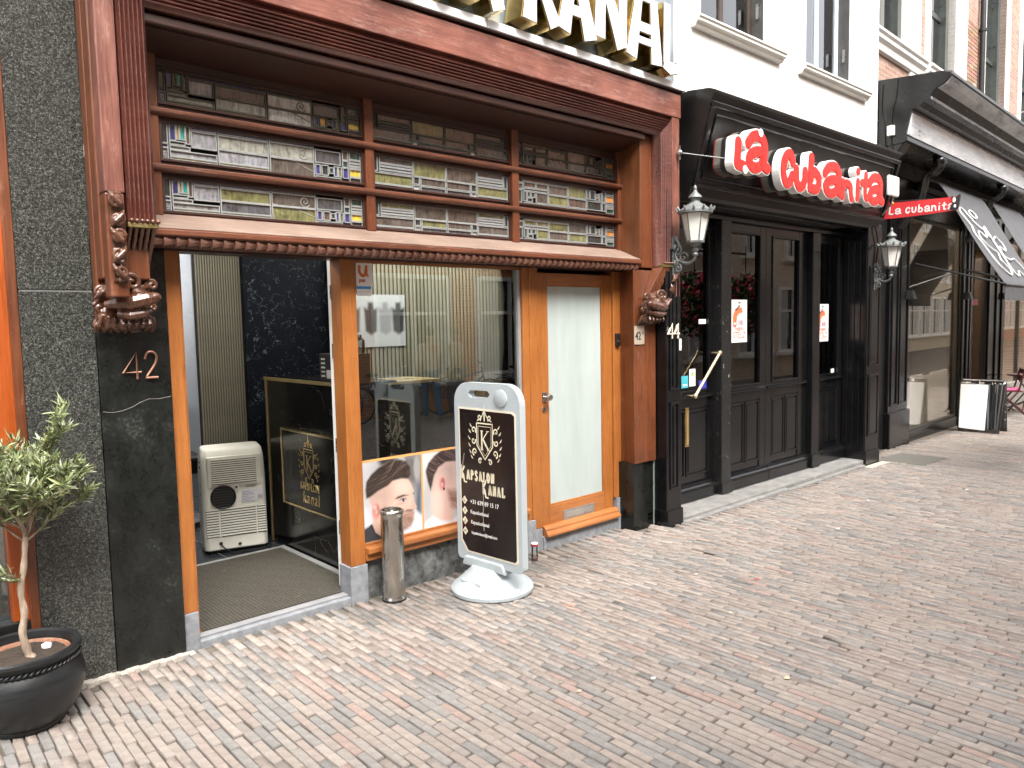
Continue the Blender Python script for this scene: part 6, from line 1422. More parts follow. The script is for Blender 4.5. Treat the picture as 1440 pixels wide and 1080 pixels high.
# ---- pot and olive tree
def pot_tree():
    px, py, pz = .545, -.285, G(.5)
    T = thing('plant_pot', 'big round matt black ceramic pot with rope pattern rim at the lower left', 'plant pot', (px, py, pz))
    n = NT('black_glazed_pot'); v = n.coord((1, 1, 6)); a = n.noise(v, 6, 5, .65); d = n.noise(n.coord(), 60, 3, .6)
    n.set(base=n.ramp(a, [(.35, (.006, .0065, .007)), (.8, (.016, .018, .020))]), rough=n.ramp(a, [(.3, .32), (.7, .48)])); n.bump(n.mix(.5, a, d), .12, .004)
    prof = [(.002, 0), (.135, 0), (.150, .006), (.152, .016), (.150, .022), (.185, .055), (.215, .105), (.234, .165), (.236, .205), (.228, .245), (.212, .275), (.206, .285), (.210, .30), (.222, .318), (.228, .330), (.224, .342), (.210, .347), (.196, .340), (.192, .32), (.188, .28), (.002, .275)]
    obj('pot_body', MB().lathe(prof, n=72), n.m, T, local=True, smooth=35)
    k = 60
    for s in range(1):
        m = MB()
        for i in range(k):
            a = 2 * math.pi * i / k; b = a + .13
            m.tube([(.212 * math.cos(a), .212 * math.sin(a), .284), (.221 * math.cos((a + b) / 2), .221 * math.sin((a + b) / 2), .292), (.214 * math.cos(b), .214 * math.sin(b), .303)], [.003, .0062, .003], 5)
        obj('rope_relief', m, n.m, T, local=True, smooth=True)
    obj('terracotta_liner', MB().lathe([(.158, .27), (.182, .28), (.186, .306), (.180, .310), (.172, .304), (.166, .28)], n=48), wood('bare_orange_liner', srgb(150, 84, 44), srgb(196, 128, 80), .7, 'x', wear=.4, wearcol=(.6, .5, .4)), T, local=True, smooth=40)
    so = MB(); nn = 22; vs = [(0, 0, .300)]; fs = []
    for r in (.05, .10, .15, .17):
        for i in range(nn): a = 2 * math.pi * i / nn; vs.append((r * math.cos(a), r * math.sin(a), .294 + random.uniform(-.006, .006)))
    fs += [(0, 1 + i, 1 + (i + 1) % nn) for i in range(nn)] + [(1 + q * nn + i, 1 + (q + 1) * nn + i, 1 + (q + 1) * nn + (i + 1) % nn, 1 + q * nn + (i + 1) % nn) for q in range(3) for i in range(nn)]
    so.add(vs, fs); obj('soil', so, plain('potting_soil', (.035, .024, .016), .95, var=.5, scale=60, bump=.9), T, local=True)
    lb = thing('paper_ball', 'crumpled white paper lying on the soil of the black pot', 'paper', (px + .10, py + .06, pz + .285))
    obj('crumple', MB().ball((0, 0, .015), (.025, .018, .018), 7), M_white, lb, local=True)
    # olive tree
    O = thing('olive_tree', 'small olive tree with a bare crooked trunk and round silvery crown in the black pot', 'olive tree', (px + .028, py, pz + .275))
    bark = NT('olive_bark'); v = bark.coord((1, 1, .3)); a = bark.noise(v, 30, 6, .7)
    bark.set(base=bark.ramp(a, [(.3, (.16, .11, .075)), (.55, (.34, .26, .19)), (.75, (.50, .42, .33))]), rough=.9); bark.bump(a, .8, .01)
    tr = smooth_pts([(0, 0, 0), (-.012, .0, .05), (-.024, .004, .13), (-.012, 0, .22), (-.020, .0, .32), (-.004, -.004, .42), (.008, .0, .52), (.014, 0, .60)], 5)
    m = MB(); k = len(tr); m.tube(tr, [.018 - .008 * i / k + (.006 if i < 3 else 0) + .0015 * math.sin(i * 1.3) for i in range(k)], 10)
    obj('trunk', m, bark.m, O, local=True, smooth=True)
    brs = MB(); rnd = random.Random(11); tips = []
    def branch(p, d, L, r, depth):
        pts = [p]; q = Vector(p); dd = Vector(d).normalized(); n = 5
        for i in range(n):
            dd = (dd + Vector((rnd.uniform(-.18, .18), rnd.uniform(-.18, .18), rnd.uniform(-.06, .14)))).normalized(); q = q + dd * L / n; pts.append(tuple(q))
        brs.tube(pts, [r * (1 - .6 * i / n) for i in range(n + 1)], 6)
        for i, pp in enumerate(pts[2:] if depth == 0 else pts[1:]): tips.append((Vector(pp), dd.copy(), depth))
        if depth < 2:
            for i in range(3 if depth == 0 else 2):
                j = rnd.randint(2, n); nd = (dd + Vector((rnd.uniform(-1, 1), rnd.uniform(-1, 1), rnd.uniform(-.3, .8)))).normalized(); branch(pts[j], nd, L * rnd.uniform(.5, .75), r * .55, depth + 1)
    top = Vector((.014, 0, .59))
    for i in range(17):
        a = 2 * math.pi * i / 17 + rnd.uniform(-.2, .2); el = rnd.uniform(.25, 1.35)
        branch(tuple(top + Vector((0, 0, rnd.uniform(-.06, .03)))), (math.cos(a) * math.cos(el), math.sin(a) * math.cos(el) * .8, math.sin(el)), rnd.uniform(.17, .30), .006, 0)
    obj('branches', brs, bark.m, O, local=True, smooth=True)
    for (p_, d_, l_) in (((-.016, 0, .36), (-.4, -.2, .5), .12),):
        brs = MB(); branch(p_, d_, l_, .004, 2); obj('twig', brs, bark.m, O, local=True, smooth=True)
    lm = attr_mat('olive_leaf', .45, var=.15, spec=.45)
    cols = [(.18, .22, .09), (.24, .28, .13), (.31, .35, .20), (.13, .17, .06), (.38, .41, .28), (.28, .30, .12)]
    def leafgeo(L, w, col, bend):
        n = 4; vs = []; fs = []
        for i in range(n + 1):
            t = i / n; ww = w * math.sin(math.pi * (.08 + .9 * t)) ** .8; z = -bend * t * t * L
            vs += [(t * L, -ww / 2, z + .12 * ww), (t * L, 0, z), (t * L, ww / 2, z + .12 * ww)]
        for i in range(n):
            for j in (0, 1): fs.append((3 * i + j, 3 * i + j + 1, 3 * i + j + 4, 3 * i + j + 3))
        return vs, fs, col
    lv = []
    for (p, d, dep) in tips:
        for _ in range({0: 5, 1: 8, 2: 8}[dep]):
            dirv = (d * .8 + Vector((rnd.uniform(-1, 1), rnd.uniform(-1, 1), rnd.uniform(-.5, .8)))).normalized()
            pp = p + Vector((rnd.uniform(-.012, .012), rnd.uniform(-.012, .012), rnd.uniform(-.012, .012)))
            lv.append((pp, dirv, rnd.uniform(.036, .066), rnd.uniform(.0065, .0105), rnd.choice(cols), rnd.uniform(0, .5), rnd.uniform(0, 6.28)))
    lv = [l for l in lv if (l[0] + O.location).y < -.045]
    metas = []
    for c in cols:
        for b in (.1, .35):
            vs, fs, _ = leafgeo(.046, .0072, c, b); mb = MB().add(vs, fs, c); me = mb.mesh('leaf'); me.materials.append(lm); metas.append(me)
    lv.sort(key=lambda l: (l[0].y + .3 * l[0].x))     # nearest to the street first
    rest = MB()
    for i, (p, d, L, w, c, b, roll) in enumerate(lv):
        R = d.to_track_quat('X', 'Z').to_matrix().to_4x4() @ Matrix.Rotation(roll, 4, 'X')
        if i < 300:
            o = bpy.data.objects.new('leaf', metas[rnd.randrange(len(metas))]); COL.objects.link(o); o.parent = O
            o.matrix_basis = Matrix.Translation(p) @ R @ Matrix.Scale(L / .046, 4)
        else:
            vs, fs, _ = leafgeo(L, w, c, b); rest.add([tuple(p + (R @ Vector(q))) for q in vs], fs, c)
    obj('foliage', rest, lm, O, local=True, stuff=True, fix=False)
pot_tree()

# ---- portable air conditioner
def aircon():
    T = thing('air_conditioner', 'cream portable air conditioner with louvred back and round black outlet behind the doormat', 'air conditioner', (2.0, 1.565, 0), math.radians(-15.5))
    cr = plain('cream_abs_plastic', (.74, .725, .64), .45, var=.05, scale=4); W_ = .467
    def o_(n, m, mat, par=T, **k): return obj(n, m, mat, par, local=True, **k)
    # body: widening slightly towards the middle
    m = MB(); secs = [(.02, .0, .015, .0), (.05, .0, .0, .0), (.30, -.0, -.004, .0), (.56, .0, .0, .0), (.72, .012, .0, .022), (.775, .03, .0, .045), (.80, .06, .02, .07)]
    vs = []
    for (z, ins, sl, dy) in secs:
        x0, x1, y0, y1 = ins * .4, W_ - ins * .4, dy, .36 - dy; c = .03
        vs += [(x0 + c, y0, z), (x1 - c, y0, z), (x1, y0 + c, z), (x1, y1 - c, z), (x1 - c, y1, z), (x0 + c, y1, z), (x0, y1 - c, z), (x0, y0 + c, z)]
    k = 8; fs = [(i * k + j, i * k + (j + 1) % k, (i + 1) * k + (j + 1) % k, (i + 1) * k + j) for i in range(len(secs) - 1) for j in range(k)] + [tuple(range(k - 1, -1, -1)), tuple(range((len(secs) - 1) * k, len(secs) * k))]
    m.add(vs, fs); o_('casing', m, cr, bevel=.012, smooth=40)
    dk = plain('grille_shadow_black', (.03, .028, .025), .7)
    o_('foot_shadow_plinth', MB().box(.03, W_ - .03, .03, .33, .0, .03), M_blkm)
    def grille(x0, x1, z0, z1, n, sx=0, yo=-.002):
        o_('grille_backing', MB().box(x0, x1, yo - .003, .01, z0, z1), dk)
        st = (z1 - z0) / n
        for i in range(n): o_('louvre', MB().box(x0, x1, yo - .012, yo - .0035, z0 + st * (i + .42), z0 + st * (i + 1.0)), cr, bevel=.001)
    yo = -.001
    o_('upper_panel', MB().box(.045, W_ - .035, -.006, .02, .505, .742), cr, bevel=.006)
    grille(.075, W_ - .070, .530, .725, 12, yo=-.006)
    grille(.125, W_ - .085, .125, .345, 11); grille(.022, .112, .125, .345, 11); grille(W_ - .075, W_ - .012, .125, .345, 11)
    o_('outlet_ring', MB().lathe([(.002, 0), (.088, 0), (.092, .004), (.092, .014), (.086, .016), (.080, .012), (.080, .004), (.002, .003)], n=40).xf(lambda a, b, c: (.150 + a, -.004 - c, .432 + b)), M_blkm, smooth=40)
    for i in range(-3, 4): o_('outlet_grid', MB().box(.150 - math.sqrt(.078 ** 2 - (i * .02) ** 2), .150 + math.sqrt(.078 ** 2 - (i * .02) ** 2), -.013, -.010, .432 + i * .02 - .001, .432 + i * .02 + .001), plain('grid_grey', (.06, .06, .06), .5))
    o_('drain_plug', MB().lathe([(.002, 0), (.016, 0), (.017, .006), (.009, .009), (.002, .009)], n=20).xf(lambda a, b, c: (.248 + a, -.003 - c, .500 + b)), cr)
    o_('drain_hole', MB().lathe([(.002, 0), (.009, 0), (.002, .001)], n=14).xf(lambda a, b, c: (.248 + a, -.0125 - c, .500 + b)), dk)
    lab = plain('white_rating_label', (.62, .62, .66), .5); pr = plain('grey_label_print', (.22, .22, .25), .6)
    o_('rating_label', MB().box(.280, .385, -.0045, -.001, .372, .468), lab); o_('rating_label', MB().box(.395, .440, -.0045, -.001, .385, .475), lab)
    ln = MB()
    for i in range(7): ln.box(.285, .285 + (.09, .07, .092, .05, .09, .08, .06)[i], -.0055, -.0046, .380 + i * .012, .384 + i * .012)
    for i in range(4): ln.box(.40, .436, -.0055, -.0046, .392 + i * .008, .396 + i * .008)
    o_('label_print', ln, pr, stuff=True)
    ln = MB()
    for i in range(3): ln.box(.315, .38 + .01 * i, -.0055, -.0046, .488 + i * .008, .491 + i * .008)
    o_('label_print', ln, pr, stuff=True)
    o_('cable_entry', MB().ball((.118, -.004, .075), (.014, .008, .014), 8), dk); o_('cable_entry', MB().ball((.255, -.004, .055), (.014, .008, .012), 8), dk)
    o_('power_cable', MB().tube(smooth_pts([(.118, -.01, .075), (.14, -.04, .045), (.20, -.06, .012), (.30, -.05, .008), (.50, -.02, .008)], 5), .005, 6), M_blkm)
    for z in (.45, .66, .70): o_('side_button', MB().ball((.0, .08, z), (.006, .012, .008), 7), dk)
aircon()
# ================================================================== haircut posters in the shop window
def haircuts():
    pm = attr_mat('photo_print', .35, coat=.3)
    bd = plain('orange_poster_border', (.62, .30, .10), .45, var=.04)
    rng = np.random.default_rng(5)
    def streak(P, fx, fy, ph=0, n=4):
        """fine hair strands running across the direction (fx, fy), bent by a slow warp"""
        r = np.random.default_rng(int(abs(fx * 7 + fy * 3 + ph * 10))); u, v = P.u, P.v; t = 0; tot = 0
        L = math.hypot(fx, fy); warp = .05 * np.sin(5.1 * u + 3.3 * v + ph) + .03 * np.sin(9.7 * v - 6.1 * u)
        s_ = (u * fx + v * fy) / L + warp; q = (u * fy - v * fx) / L
        for k, (f, w) in enumerate(((22, .5), (55, .8), (110, .7))):
            tab = r.random(4096); i = np.clip((s_ + 3) * f, 0, 4000); t = t + w * np.interp(i + 1.5 * np.sin(q * (6 + k * 4) + k), np.arange(4096), tab); tot += w
        return np.clip((t / tot - .5) * 1.9 + .5, 0, 1)
    skin = (.68, .46, .37)
    # 1: man looking right
    P = Paint(.462, .522, 300, (.62, .62, .63))
    P.ell(.75, .8, .5, .35, (.10, .09, .085), 1.2, .9); P.ell(.42, 1.0, .14, .1, (.04, .04, .04), .6); P.ell(.66, .93, .07, .09, (.45, .44, .43), .5); P.ell(.93, .82, .06, .16, (.35, .34, .33), .5)
    P.poly([(.85, .0), (1, .0), (1, .62), (.93, .60), (.88, .4)], (.09, .11, .14), .05); P.poly([(.58, -.1), (.86, .30), (1, .18), (1, -.1)], (.70, .74, .80), .03)
    P.poly([(-.1, -.1), (-.1, .50), (.06, .42), (.14, .2), (.3, -.1)], (.72, .77, .84), .04)
    P.poly([(.48, .72), (.755, .715), (.81, .64), (.86, .54), (.845, .47), (.85, .40), (.905, .315), (.855, .285), (.86, .245), (.845, .21), (.85, .17), (.80, .09), (.66, .05), (.52, .06), (.42, -.05), (.16, -.05), (.155, .20), (.17, .36), (.12, .50), (.10, .60)], skin, .012)
    P.ell(.66, .60, .14, .10, (.78, .58, .48), 1.0, .7); P.ell(.80, .40, .06, .08, (.76, .50, .42), .9, .6); P.ell(.55, .34, .12, .10, (.74, .52, .43), 1., .7)
    P.poly([(.10, .62), (.24, .66), (.42, .68), (.47, .60), (.44, .48), (.38, .36), (.30, .34), (.27, .46), (.14, .48)], (.40, .29, .25), .10, .55)
    P.poly([(.16, .30), (.22, .26), (.42, -.05), (.14, -.05)], (.60, .38, .30), .06, .5)
    P.poly([(.345, .40), (.40, .385), (.44, .27), (.55, .235), (.70, .26), (.80, .275), (.86, .25), (.84, .20), (.85, .16), (.79, .07), (.64, .03), (.50, .05), (.40, .14), (.34, .28)], (.16, .09, .06), .035, .92, .55 + .45 * streak(P, 60, 90))
    P.poly([(.70, .235), (.82, .245), (.83, .215), (.72, .205)], (.55, .26, .22), .015, .8); P.poly([(.66, .285), (.74, .31), (.86, .29), (.80, .27)], (.12, .07, .05), .015, .85)
    P.poly([(.53, .475), (.58, .50), (.68, .512), (.77, .49), (.69, .487), (.58, .47)], (.045, .03, .025), .012)
    P.poly([(.83, .50), (.86, .51), (.865, .49)], (.05, .03, .03), .01)
    P.ell(.665, .438, .062, .026, (.60, .50, .46), .4); P.ell(.675, .438, .020, .022, (.03, .02, .02), .4); P.poly([(.59, .435), (.64, .466), (.71, .462), (.74, .435), (.70, .452), (.64, .452)], (.05, .03, .025), .008)
    P.ell(.62, .40, .07, .018, (.48, .30, .25), .9, .5); P.poly([(.84, .42), (.80, .34), (.84, .30), (.90, .31), (.87, .335)], (.58, .33, .26), .03, .6)
    P.ell(.215, .37, .072, .105, (.66, .30, .25), .25); P.ell(.222, .38, .040, .068, (.44, .15, .12), .5); P.ell(.215, .36, .022, .035, (.70, .38, .32), .5); P.ell(.195, .42, .03, .03, (.76, .45, .40), .6)
    hair = [(.06, .55), (.05, .66), (.07, .76), (.15, .84), (.28, .915), (.44, .96), (.62, .975), (.74, .94), (.81, .85), (.815, .76), (.76, .705), (.64, .735), (.50, .715), (.42, .665), (.26, .62), (.12, .56)]
    P.poly(hair, (.035, .024, .019), .016); st = streak(P, 26, -60, .6, 5); P.poly(hair, (.34, .24, .19), .05, .65, np.clip((st - .50) * 2.2, 0, 1) * np.clip((P.v - .60) * 3.5, 0, 1))
    P.poly([(-.1, -.1), (-.1, .06), (.0, .17), (.12, .21), (.17, .10), (.30, .02), (.46, -.1)], (.05, .055, .065), .02); P.poly([(.10, .20), (.14, .22), (.19, .10), (.32, .0), (.27, .0), (.16, .09)], (.02, .02, .025), .01)
    # 2: back of a head turned right
    Q = Paint(.470, .522, 260, (.56, .55, .54))
    Q.ell(.0, .85, .25, .5, (.66, .65, .64), 1.2); Q.ell(.05, .4, .12, .3, (.40, .39, .38), 1.2, .6)
    Q.poly([(.22, .76), (.55, .90), (.95, .84), (1.02, .5), (.98, .3), (.80, .1), (.55, .18), (.52, .02), (.60, -.1), (-.1, -.1), (.02, .05), (.14, .14), (.17, .32), (.14, .50)], (.70, .47, .40), .014)
    Q.poly([(.16, .62), (.22, .76), (.40, .84), (.60, .84), (.60, .60), (.46, .55), (.40, .66), (.26, .64), (.20, .50), (.15, .50)], (.42, .33, .30), .10, .6)
    Q.ell(.25, .30, .10, .22, (.80, .60, .52), 1.0, .6)
    Q.poly([(.44, .46), (.56, .44), (.70, .40), (.95, .36), (.96, .20), (.80, .10), (.62, .16), (.50, .22), (.46, .34)], (.20, .07, .04), .04, .93, .6 + .4 * streak(Q, 70, 80))
    Q.ell(.345, .555, .062, .095, (.72, .30, .28), .25); Q.ell(.355, .565, .036, .062, (.40, .12, .11), .5); Q.ell(.345, .545, .018, .03, (.76, .42, .40), .5); Q.ell(.375, .480, .018, .022, (.01, .01, .01), .3)
    h2 = [(.13, .49), (.08, .62), (.05, .76), (.10, .86), (.22, .95), (.38, 1.02), (.95, 1.05), (1.0, .84), (.60, .83), (.42, .84), (.28, .78), (.20, .68), (.16, .56)]
    Q.poly(h2, (.040, .024, .022), .016); s2 = streak(Q, 40, 34, 1.2, 5); Q.poly(h2, (.30, .19, .17), .05, .6, np.clip((s2 - .5) * 2, 0, 1))
    Q.poly([(-.1, -.1), (-.1, .02), (.04, .09), (.16, .15), (.30, .06), (.50, .02), (.62, .08), (.8, -.1)], (.72, .75, .82), .025)
    # 3: blond crop, mostly hidden
    R = Paint(.415, .520, 90, (.48, .47, .46)); R.poly([(.2, .0), (.15, .6), (.3, .8), (.7, .85), (.85, .6), (.8, .2), (.6, .0)], (.68, .46, .38), .04); R.poly([(.12, .55), (.15, .8), (.4, .97), (.75, .95), (.9, .75), (.86, .6), (.7, .78), (.3, .74)], (.10, .06, .04), .04)
    for (P_, x, nm) in ((P, 2.474, 'haircut photo of a bearded man with swept back hair looking right, behind the ash bin'), (Q, 2.950, 'haircut photo of a man from behind with faded sides and an ear stud'), (R, 3.434, 'haircut photo hidden behind the grey pavement sign')):
        o = thing('haircut_poster', nm, 'poster', (x, .042, .305), group='haircut photos along the bottom of the shop window')
        P_.c = P_.c * .74; me = P_.mesh('photo_print'); me.materials.append(pm); g_ = bpy.data.objects.new('photo_print', me); COL.objects.link(g_); g_.location = (x, .0425, .306); g_.parent = o; g_.matrix_parent_inverse = o.matrix_basis.inverted()
        obj('photo_backing', MB().box(x, x + P_.w, .0428, .0442, .305, .826), M_white, o)
        if x > 3.4: obj('orange_border', MB().box(x + P_.w, 3.858, .0418, .0442, .305, .84), bd, o)
        obj('orange_border', MB().box(x, x + P_.w + .014, .0418, .0442, .827, .842), bd, o)
        if x < 3.4: obj('orange_border', MB().box(x + P_.w + .001, x + P_.w + .014, .0418, .0442, .305, .8268), bd, o)
haircuts()

# ================================================================== restaurant interior chairs, sandwich boards, bistro set
def bentwood(label, loc, rz, first=None):
    if first: return dup(first, loc, rz, label)
    T = thing('bistro_chair', label, 'chair', loc, rz, 'round backed chairs stacked inside the restaurant')
    w = wood('aged_bentwood', (.16, .10, .045), (.34, .23, .11), .45, 'z'); cane = plain('woven_cane', (.30, .20, .12), .7, var=.2, scale=90, bump=.5)
    obj('seat', MB().lathe([(.002, .44), (.20, .44), (.21, .455), (.20, .47), (.002, .465)], n=28), cane, T, local=True, smooth=40)
    for (x, y) in ((-.15, -.15), (.15, -.15), (-.15, .15), (.15, .15)): obj('leg', MB().tube([(x * .9, y * .9, .45), (x * 1.2, y * 1.2, 0)], [.016, .011], 8), w, T, local=True)
    ov = MB(); pts = [(.19 * math.cos(a), .17 + .02 * math.sin(a), .70 + .20 * math.sin(a)) for a in np.linspace(0, 2 * math.pi, 28)]; ov.tube(pts, .013, 7)
    obj('back_hoop', ov, w, T, local=True, smooth=True)
    for s in (-1, 1): obj('back_post', MB().tube(smooth_pts([(s * .16, .14, .45), (s * .20, .17, .60), (s * .185, .175, .72)], 4), .012, 7), w, T, local=True)
    obj('back_cane', MB().lathe([(.002, 0), (1, 0), (1, .01), (.002, .01)], n=28).xf(lambda x, y, z: (x * .18, .168 + z, .70 + y * .19)), cane, T, local=True)
    return T
c0 = bentwood('round backed bentwood chair directly behind the first restaurant window', (7.35, .62, -.03), math.radians(15))
bentwood('round backed bentwood chair at the left edge of the first restaurant window', (6.98, .50, -.03), math.radians(-40), c0)
bentwood('round backed bentwood chair stacked on top of the first one', (7.33, .66, .12), math.radians(22), c0)
bentwood('round backed bentwood chair further back in the restaurant', (7.9, 1.3, -.03), math.radians(60), c0)
# shelf behind the door
t = thing('side_shelf', 'low wooden shelf with bottles seen through the restaurant door', 'shelf', (6.15, .9, -.03))
for z in (.7, 1.05, 1.4): obj('board', MB().box(5.75, 6.5, .75, 1.0, z, z + .03), plain('dim_shelf_wood', (.20, .12, .06), .6, var=.2), t)
for x in (5.75, 6.47): obj('upright', MB().box(x, x + .03, .75, 1.0, -.03, 1.6), MATS['dim_shelf_wood'], t)
for i in range(8):
    b = obj('bottle', MB().lathe([(.002, 0), (.03, 0), (.032, .16), (.012, .21), (.012, .26), (.002, .26)], (5.82 + i * .085, .87, (1.08, .73)[i % 2] + .001), 12), plain(('green_bottle', 'brown_bottle', 'clear_bottle')[i % 3], ((.03, .10, .04), (.10, .04, .02), (.35, .35, .33))[i % 3], .15), smooth=40)
    tag(b, '%s bottle number %s from the left on the shelf behind the restaurant door' % (('green', 'brown', 'clear')[i % 3], ('one', 'two', 'three', 'four', 'five', 'six', 'seven', 'eight')[i]), 'bottle', 'bottles on the restaurant shelf')

A25 = math.radians(2.5)
def b3p(u, v): return (9.70 + u * math.cos(A25) - v * math.sin(A25), u * math.sin(A25) + v * math.cos(A25))
def boards():
    x, y = b3p(2.20, .080)
    T = thing('reflected_board', 'added white panel with a hand slot imitating the sandwich board reflected in the boutique window', 'reflection panel', (x, y, .0), A25)  # added panel painted as the mirror image of the board outside
    wm = plain('white_reflected_board', (.80, .80, .79), .5, var=.02)
    m = MB(); W_ = 1.88; m.prism([(0, .02), (W_, .02), (W_ - .05, .80), (.78 + .22, .80), (.98, .765), (.60, .765), (.58, .80), (.05, .80)], 'y', 0, .012); obj('front_panel', m, wm, T, local=True)
    obj('side_panel', MB().add([(W_ - .04, .02, .80), (W_, .02, .02), (W_ + .12, .35, .02), (W_ - .02, .06, .80)], [(0, 1, 2, 3)]), plain('cream_board_side', (.55, .48, .32), .6), T, local=True)
    # polished steel A-board outside the entrance
    x0, y0 = 13.33, -.05
    T = thing('sandwich_board', 'glossy black sandwich board with a white poster standing on the bricks before the boutique entrance', 'sandwich board', (13.35, -.35, -.155))
    ch = NT('glossy_black_board'); v = ch.coord((1, 3.5, .25)); a = ch.noise(v, 2.2, 2, .4, .6)
    ch.set(base=(.012, .012, .013), rough=.05, coat=1.0, spec=.9); ch.bump(a, .8, .08)
    def pan(xa, xt, nm, mat):
        vs = []; ny, nz = 10, 12
        for j in range(nz + 1):
            for i in range(ny + 1):
                u, w = i / ny, j / nz; x = xa + (xt - xa) * w; y = -.06 - .58 * u + .03 * w * (1 - 2 * u); vs.append((x, y, -.15 + .80 * w))
        fs = [(j * (ny + 1) + i, j * (ny + 1) + i + 1, (j + 1) * (ny + 1) + i + 1, (j + 1) * (ny + 1) + i) for j in range(nz) for i in range(ny)]
        o = obj(nm, MB().add(vs, fs), mat, T, smooth=True); s = o.modifiers.new('thick', 'SOLIDIFY'); s.thickness = .012
    pan(13.26, 13.42, 'front_sheet', ch.m)
    vs = [(13.26 + .16 * w - .022, -.06 - .58 * u + .03 * w * (1 - 2 * u), -.15 + .80 * w) for (u, w) in ((.03, .07), (.66, .05), (.64, .93), (.03, .93))]
    ws = obj('white_poster', MB().add(vs, [(0, 1, 2, 3)]), plain('white_poster_paper', (.78, .79, .80), .25, var=.02), T); sd = ws.modifiers.new('thick', 'SOLIDIFY'); sd.thickness = .002; pan(13.66, 13.45, 'rear_sheet', plain('dark_board_back', (.05, .05, .05), .5))
    obj('top_hinge', MB().tube([(13.44, -.07, .655), (13.44, -.64, .655)], .016, 8), M_steel, T)
    for i in range(3): obj('side_bolt', MB().ball((13.50 + .02 * i, -.645, .05 + .12 * i), .012, 8), M_steel, T)
boards()
def bistro():
    T = thing('folding_chair', 'dark reddish wooden folding chair with a pink cushion beyond the steel sandwich board', 'folding chair', (16.1, -.03, -.18), math.radians(205))
    w = plain('dark_maroon_wood', (.07, .022, .020), .45, var=.3)
    for s in (-.2, .2):
        obj('leg', MB().tube([(s, -.26, 0), (s, .10, .46), (s, .20, .88)], .017, 6), w, T, local=True)
        obj('leg', MB().tube([(s * .9, .28, 0), (s * .9, -.20, .46)], .017, 6), w, T, local=True)
    for k in range(4): obj('seat_slat', MB().box(-.2, .2, -.20 + .1 * k, -.12 + .1 * k, .45, .465), w, T, local=True)
    for k in range(2): obj('back_slat', MB().box(-.2, .2, .15 + .03 * k, .165 + .03 * k, .66 + .12 * k, .75 + .12 * k), w, T, local=True)
    obj('cross_bar', MB().tube([(-.2, .05, .12), (.2, .05, .12)], .012, 6), w, T, local=True)
    c = thing('seat_cushion', 'pink seat cushion on the dark folding chair', 'cushion', (16.1, -.03, .285), math.radians(205))
    obj('pad', MB().box(-.18, .18, -.18, .16, .002, .045), plain('pink_fabric', (.60, .12, .25), .8, var=.1), c, local=True, bevel=.018)
    t = thing('bistro_table', 'small dark folding table cut by the right picture edge', 'table', (16.95, -.10, -.19))
    obj('table_top', MB().lathe([(.002, .70), (.33, .70), (.33, .725), (.002, .725)], n=28), w, t, local=True)
    for a in (0, 1.57, 3.14, 4.71): obj('leg', MB().tube([(.3 * math.cos(a), .3 * math.sin(a), 0), (-.2 * math.cos(a), -.2 * math.sin(a), .70)], .014, 6), w, t, local=True)
bistro()
# grey hatch mat in the pavement, weeds, litter
hm = NT('grey_rubber_mat'); a_ = hm.noise(hm.coord(), 60, 6, .7); hm.set(base=hm.ramp(a_, [(.3, (.085, .08, .07)), (.7, (.16, .15, .13))]), rough=.9); hm.bump(a_, .4, .004)
def zslab(x0, x1, y0, y1, dz0, dz1):
    m = MB(); g0, g1 = G(x0), G(x1)
    return m.add([(x0, y0, g0 + dz0), (x1, y0, g1 + dz0), (x1, y1, g1 + dz0), (x0, y1, g0 + dz0), (x0, y0, g0 + dz1), (x1, y0, g1 + dz1), (x1, y1, g1 + dz1), (x0, y1, g0 + dz1)], [(0, 3, 2, 1), (4, 5, 6, 7), (0, 1, 5, 4), (1, 2, 6, 5), (2, 3, 7, 6), (3, 0, 4, 7)])
tag(obj('pavement_hatch', zslab(9.73, 10.49, -.79, -.23, -.02, .003), hm.m), 'flat grey rectangular mat set in the bricks before the boutique corner', 'mat')
tag(obj('corner_stone', zslab(9.10, 9.66, -.43, -.33, -.05, .010), plain('pale_worn_stone', (.40, .37, .32), .85, var=.35, scale=12, bump=.5)), kind='structure')
wd = MB(); rr = random.Random(4)
for i in range(90):
    x = 9.66 + rr.uniform(-.12, .16); y = -.62 + rr.gauss(0, .16); z = G(x); h = rr.uniform(.01, .035); a = rr.uniform(0, 6.28)
    wd.add([(x - .003, y, z), (x + .003, y, z), (x + .012 * math.cos(a), y + .012 * math.sin(a), z + h)], [(0, 1, 2)])
tag(obj('weeds', wd, plain('weed_green', (.16, .20, .05), .8, var=.3), fix=False), kind='stuff')
litter = [(1.88, -1.55, 'pale dry leaf scrap on the bricks at the bottom centre left', (.36, .30, .20), .017), (2.52, -1.79, 'yellowish crumpled leaf on the bricks below the pavement sign', (.46, .40, .27), .018), (2.88, -1.95, 'small white paper scrap near the bottom middle', (.7, .68, .62), .020), (3.9, -1.75, 'tan cigarette end among the bricks in mid pavement', (.62, .50, .34), .016),
          (4.55, -1.55, 'small red leaf on the open pavement right of centre', (.42, .06, .04), .022), (4.35, -1.2, 'light leaf fragment on the bricks right of the pavement sign', (.55, .47, .35), .020), (6.2, -1.35, 'pale paper scrap on the bricks in front of the restaurant', (.7, .7, .66), .028), (7.4, -1.1, 'white speck of paper before the second restaurant window', (.75, .73, .70), .020), (3.35, -2.4, 'beige leaf at the lower right bricks', (.60, .50, .33), .024), (5.2, -2.2, 'small brown leaf at the right side of the pavement', (.35, .22, .12), .022), (3.3, -1.0, 'tiny orange leaf close to the round sign base', (.55, .20, .06), .016), (8.6, -1.6, 'distant pale scrap on the bricks at the right', (.66, .62, .54), .026)]
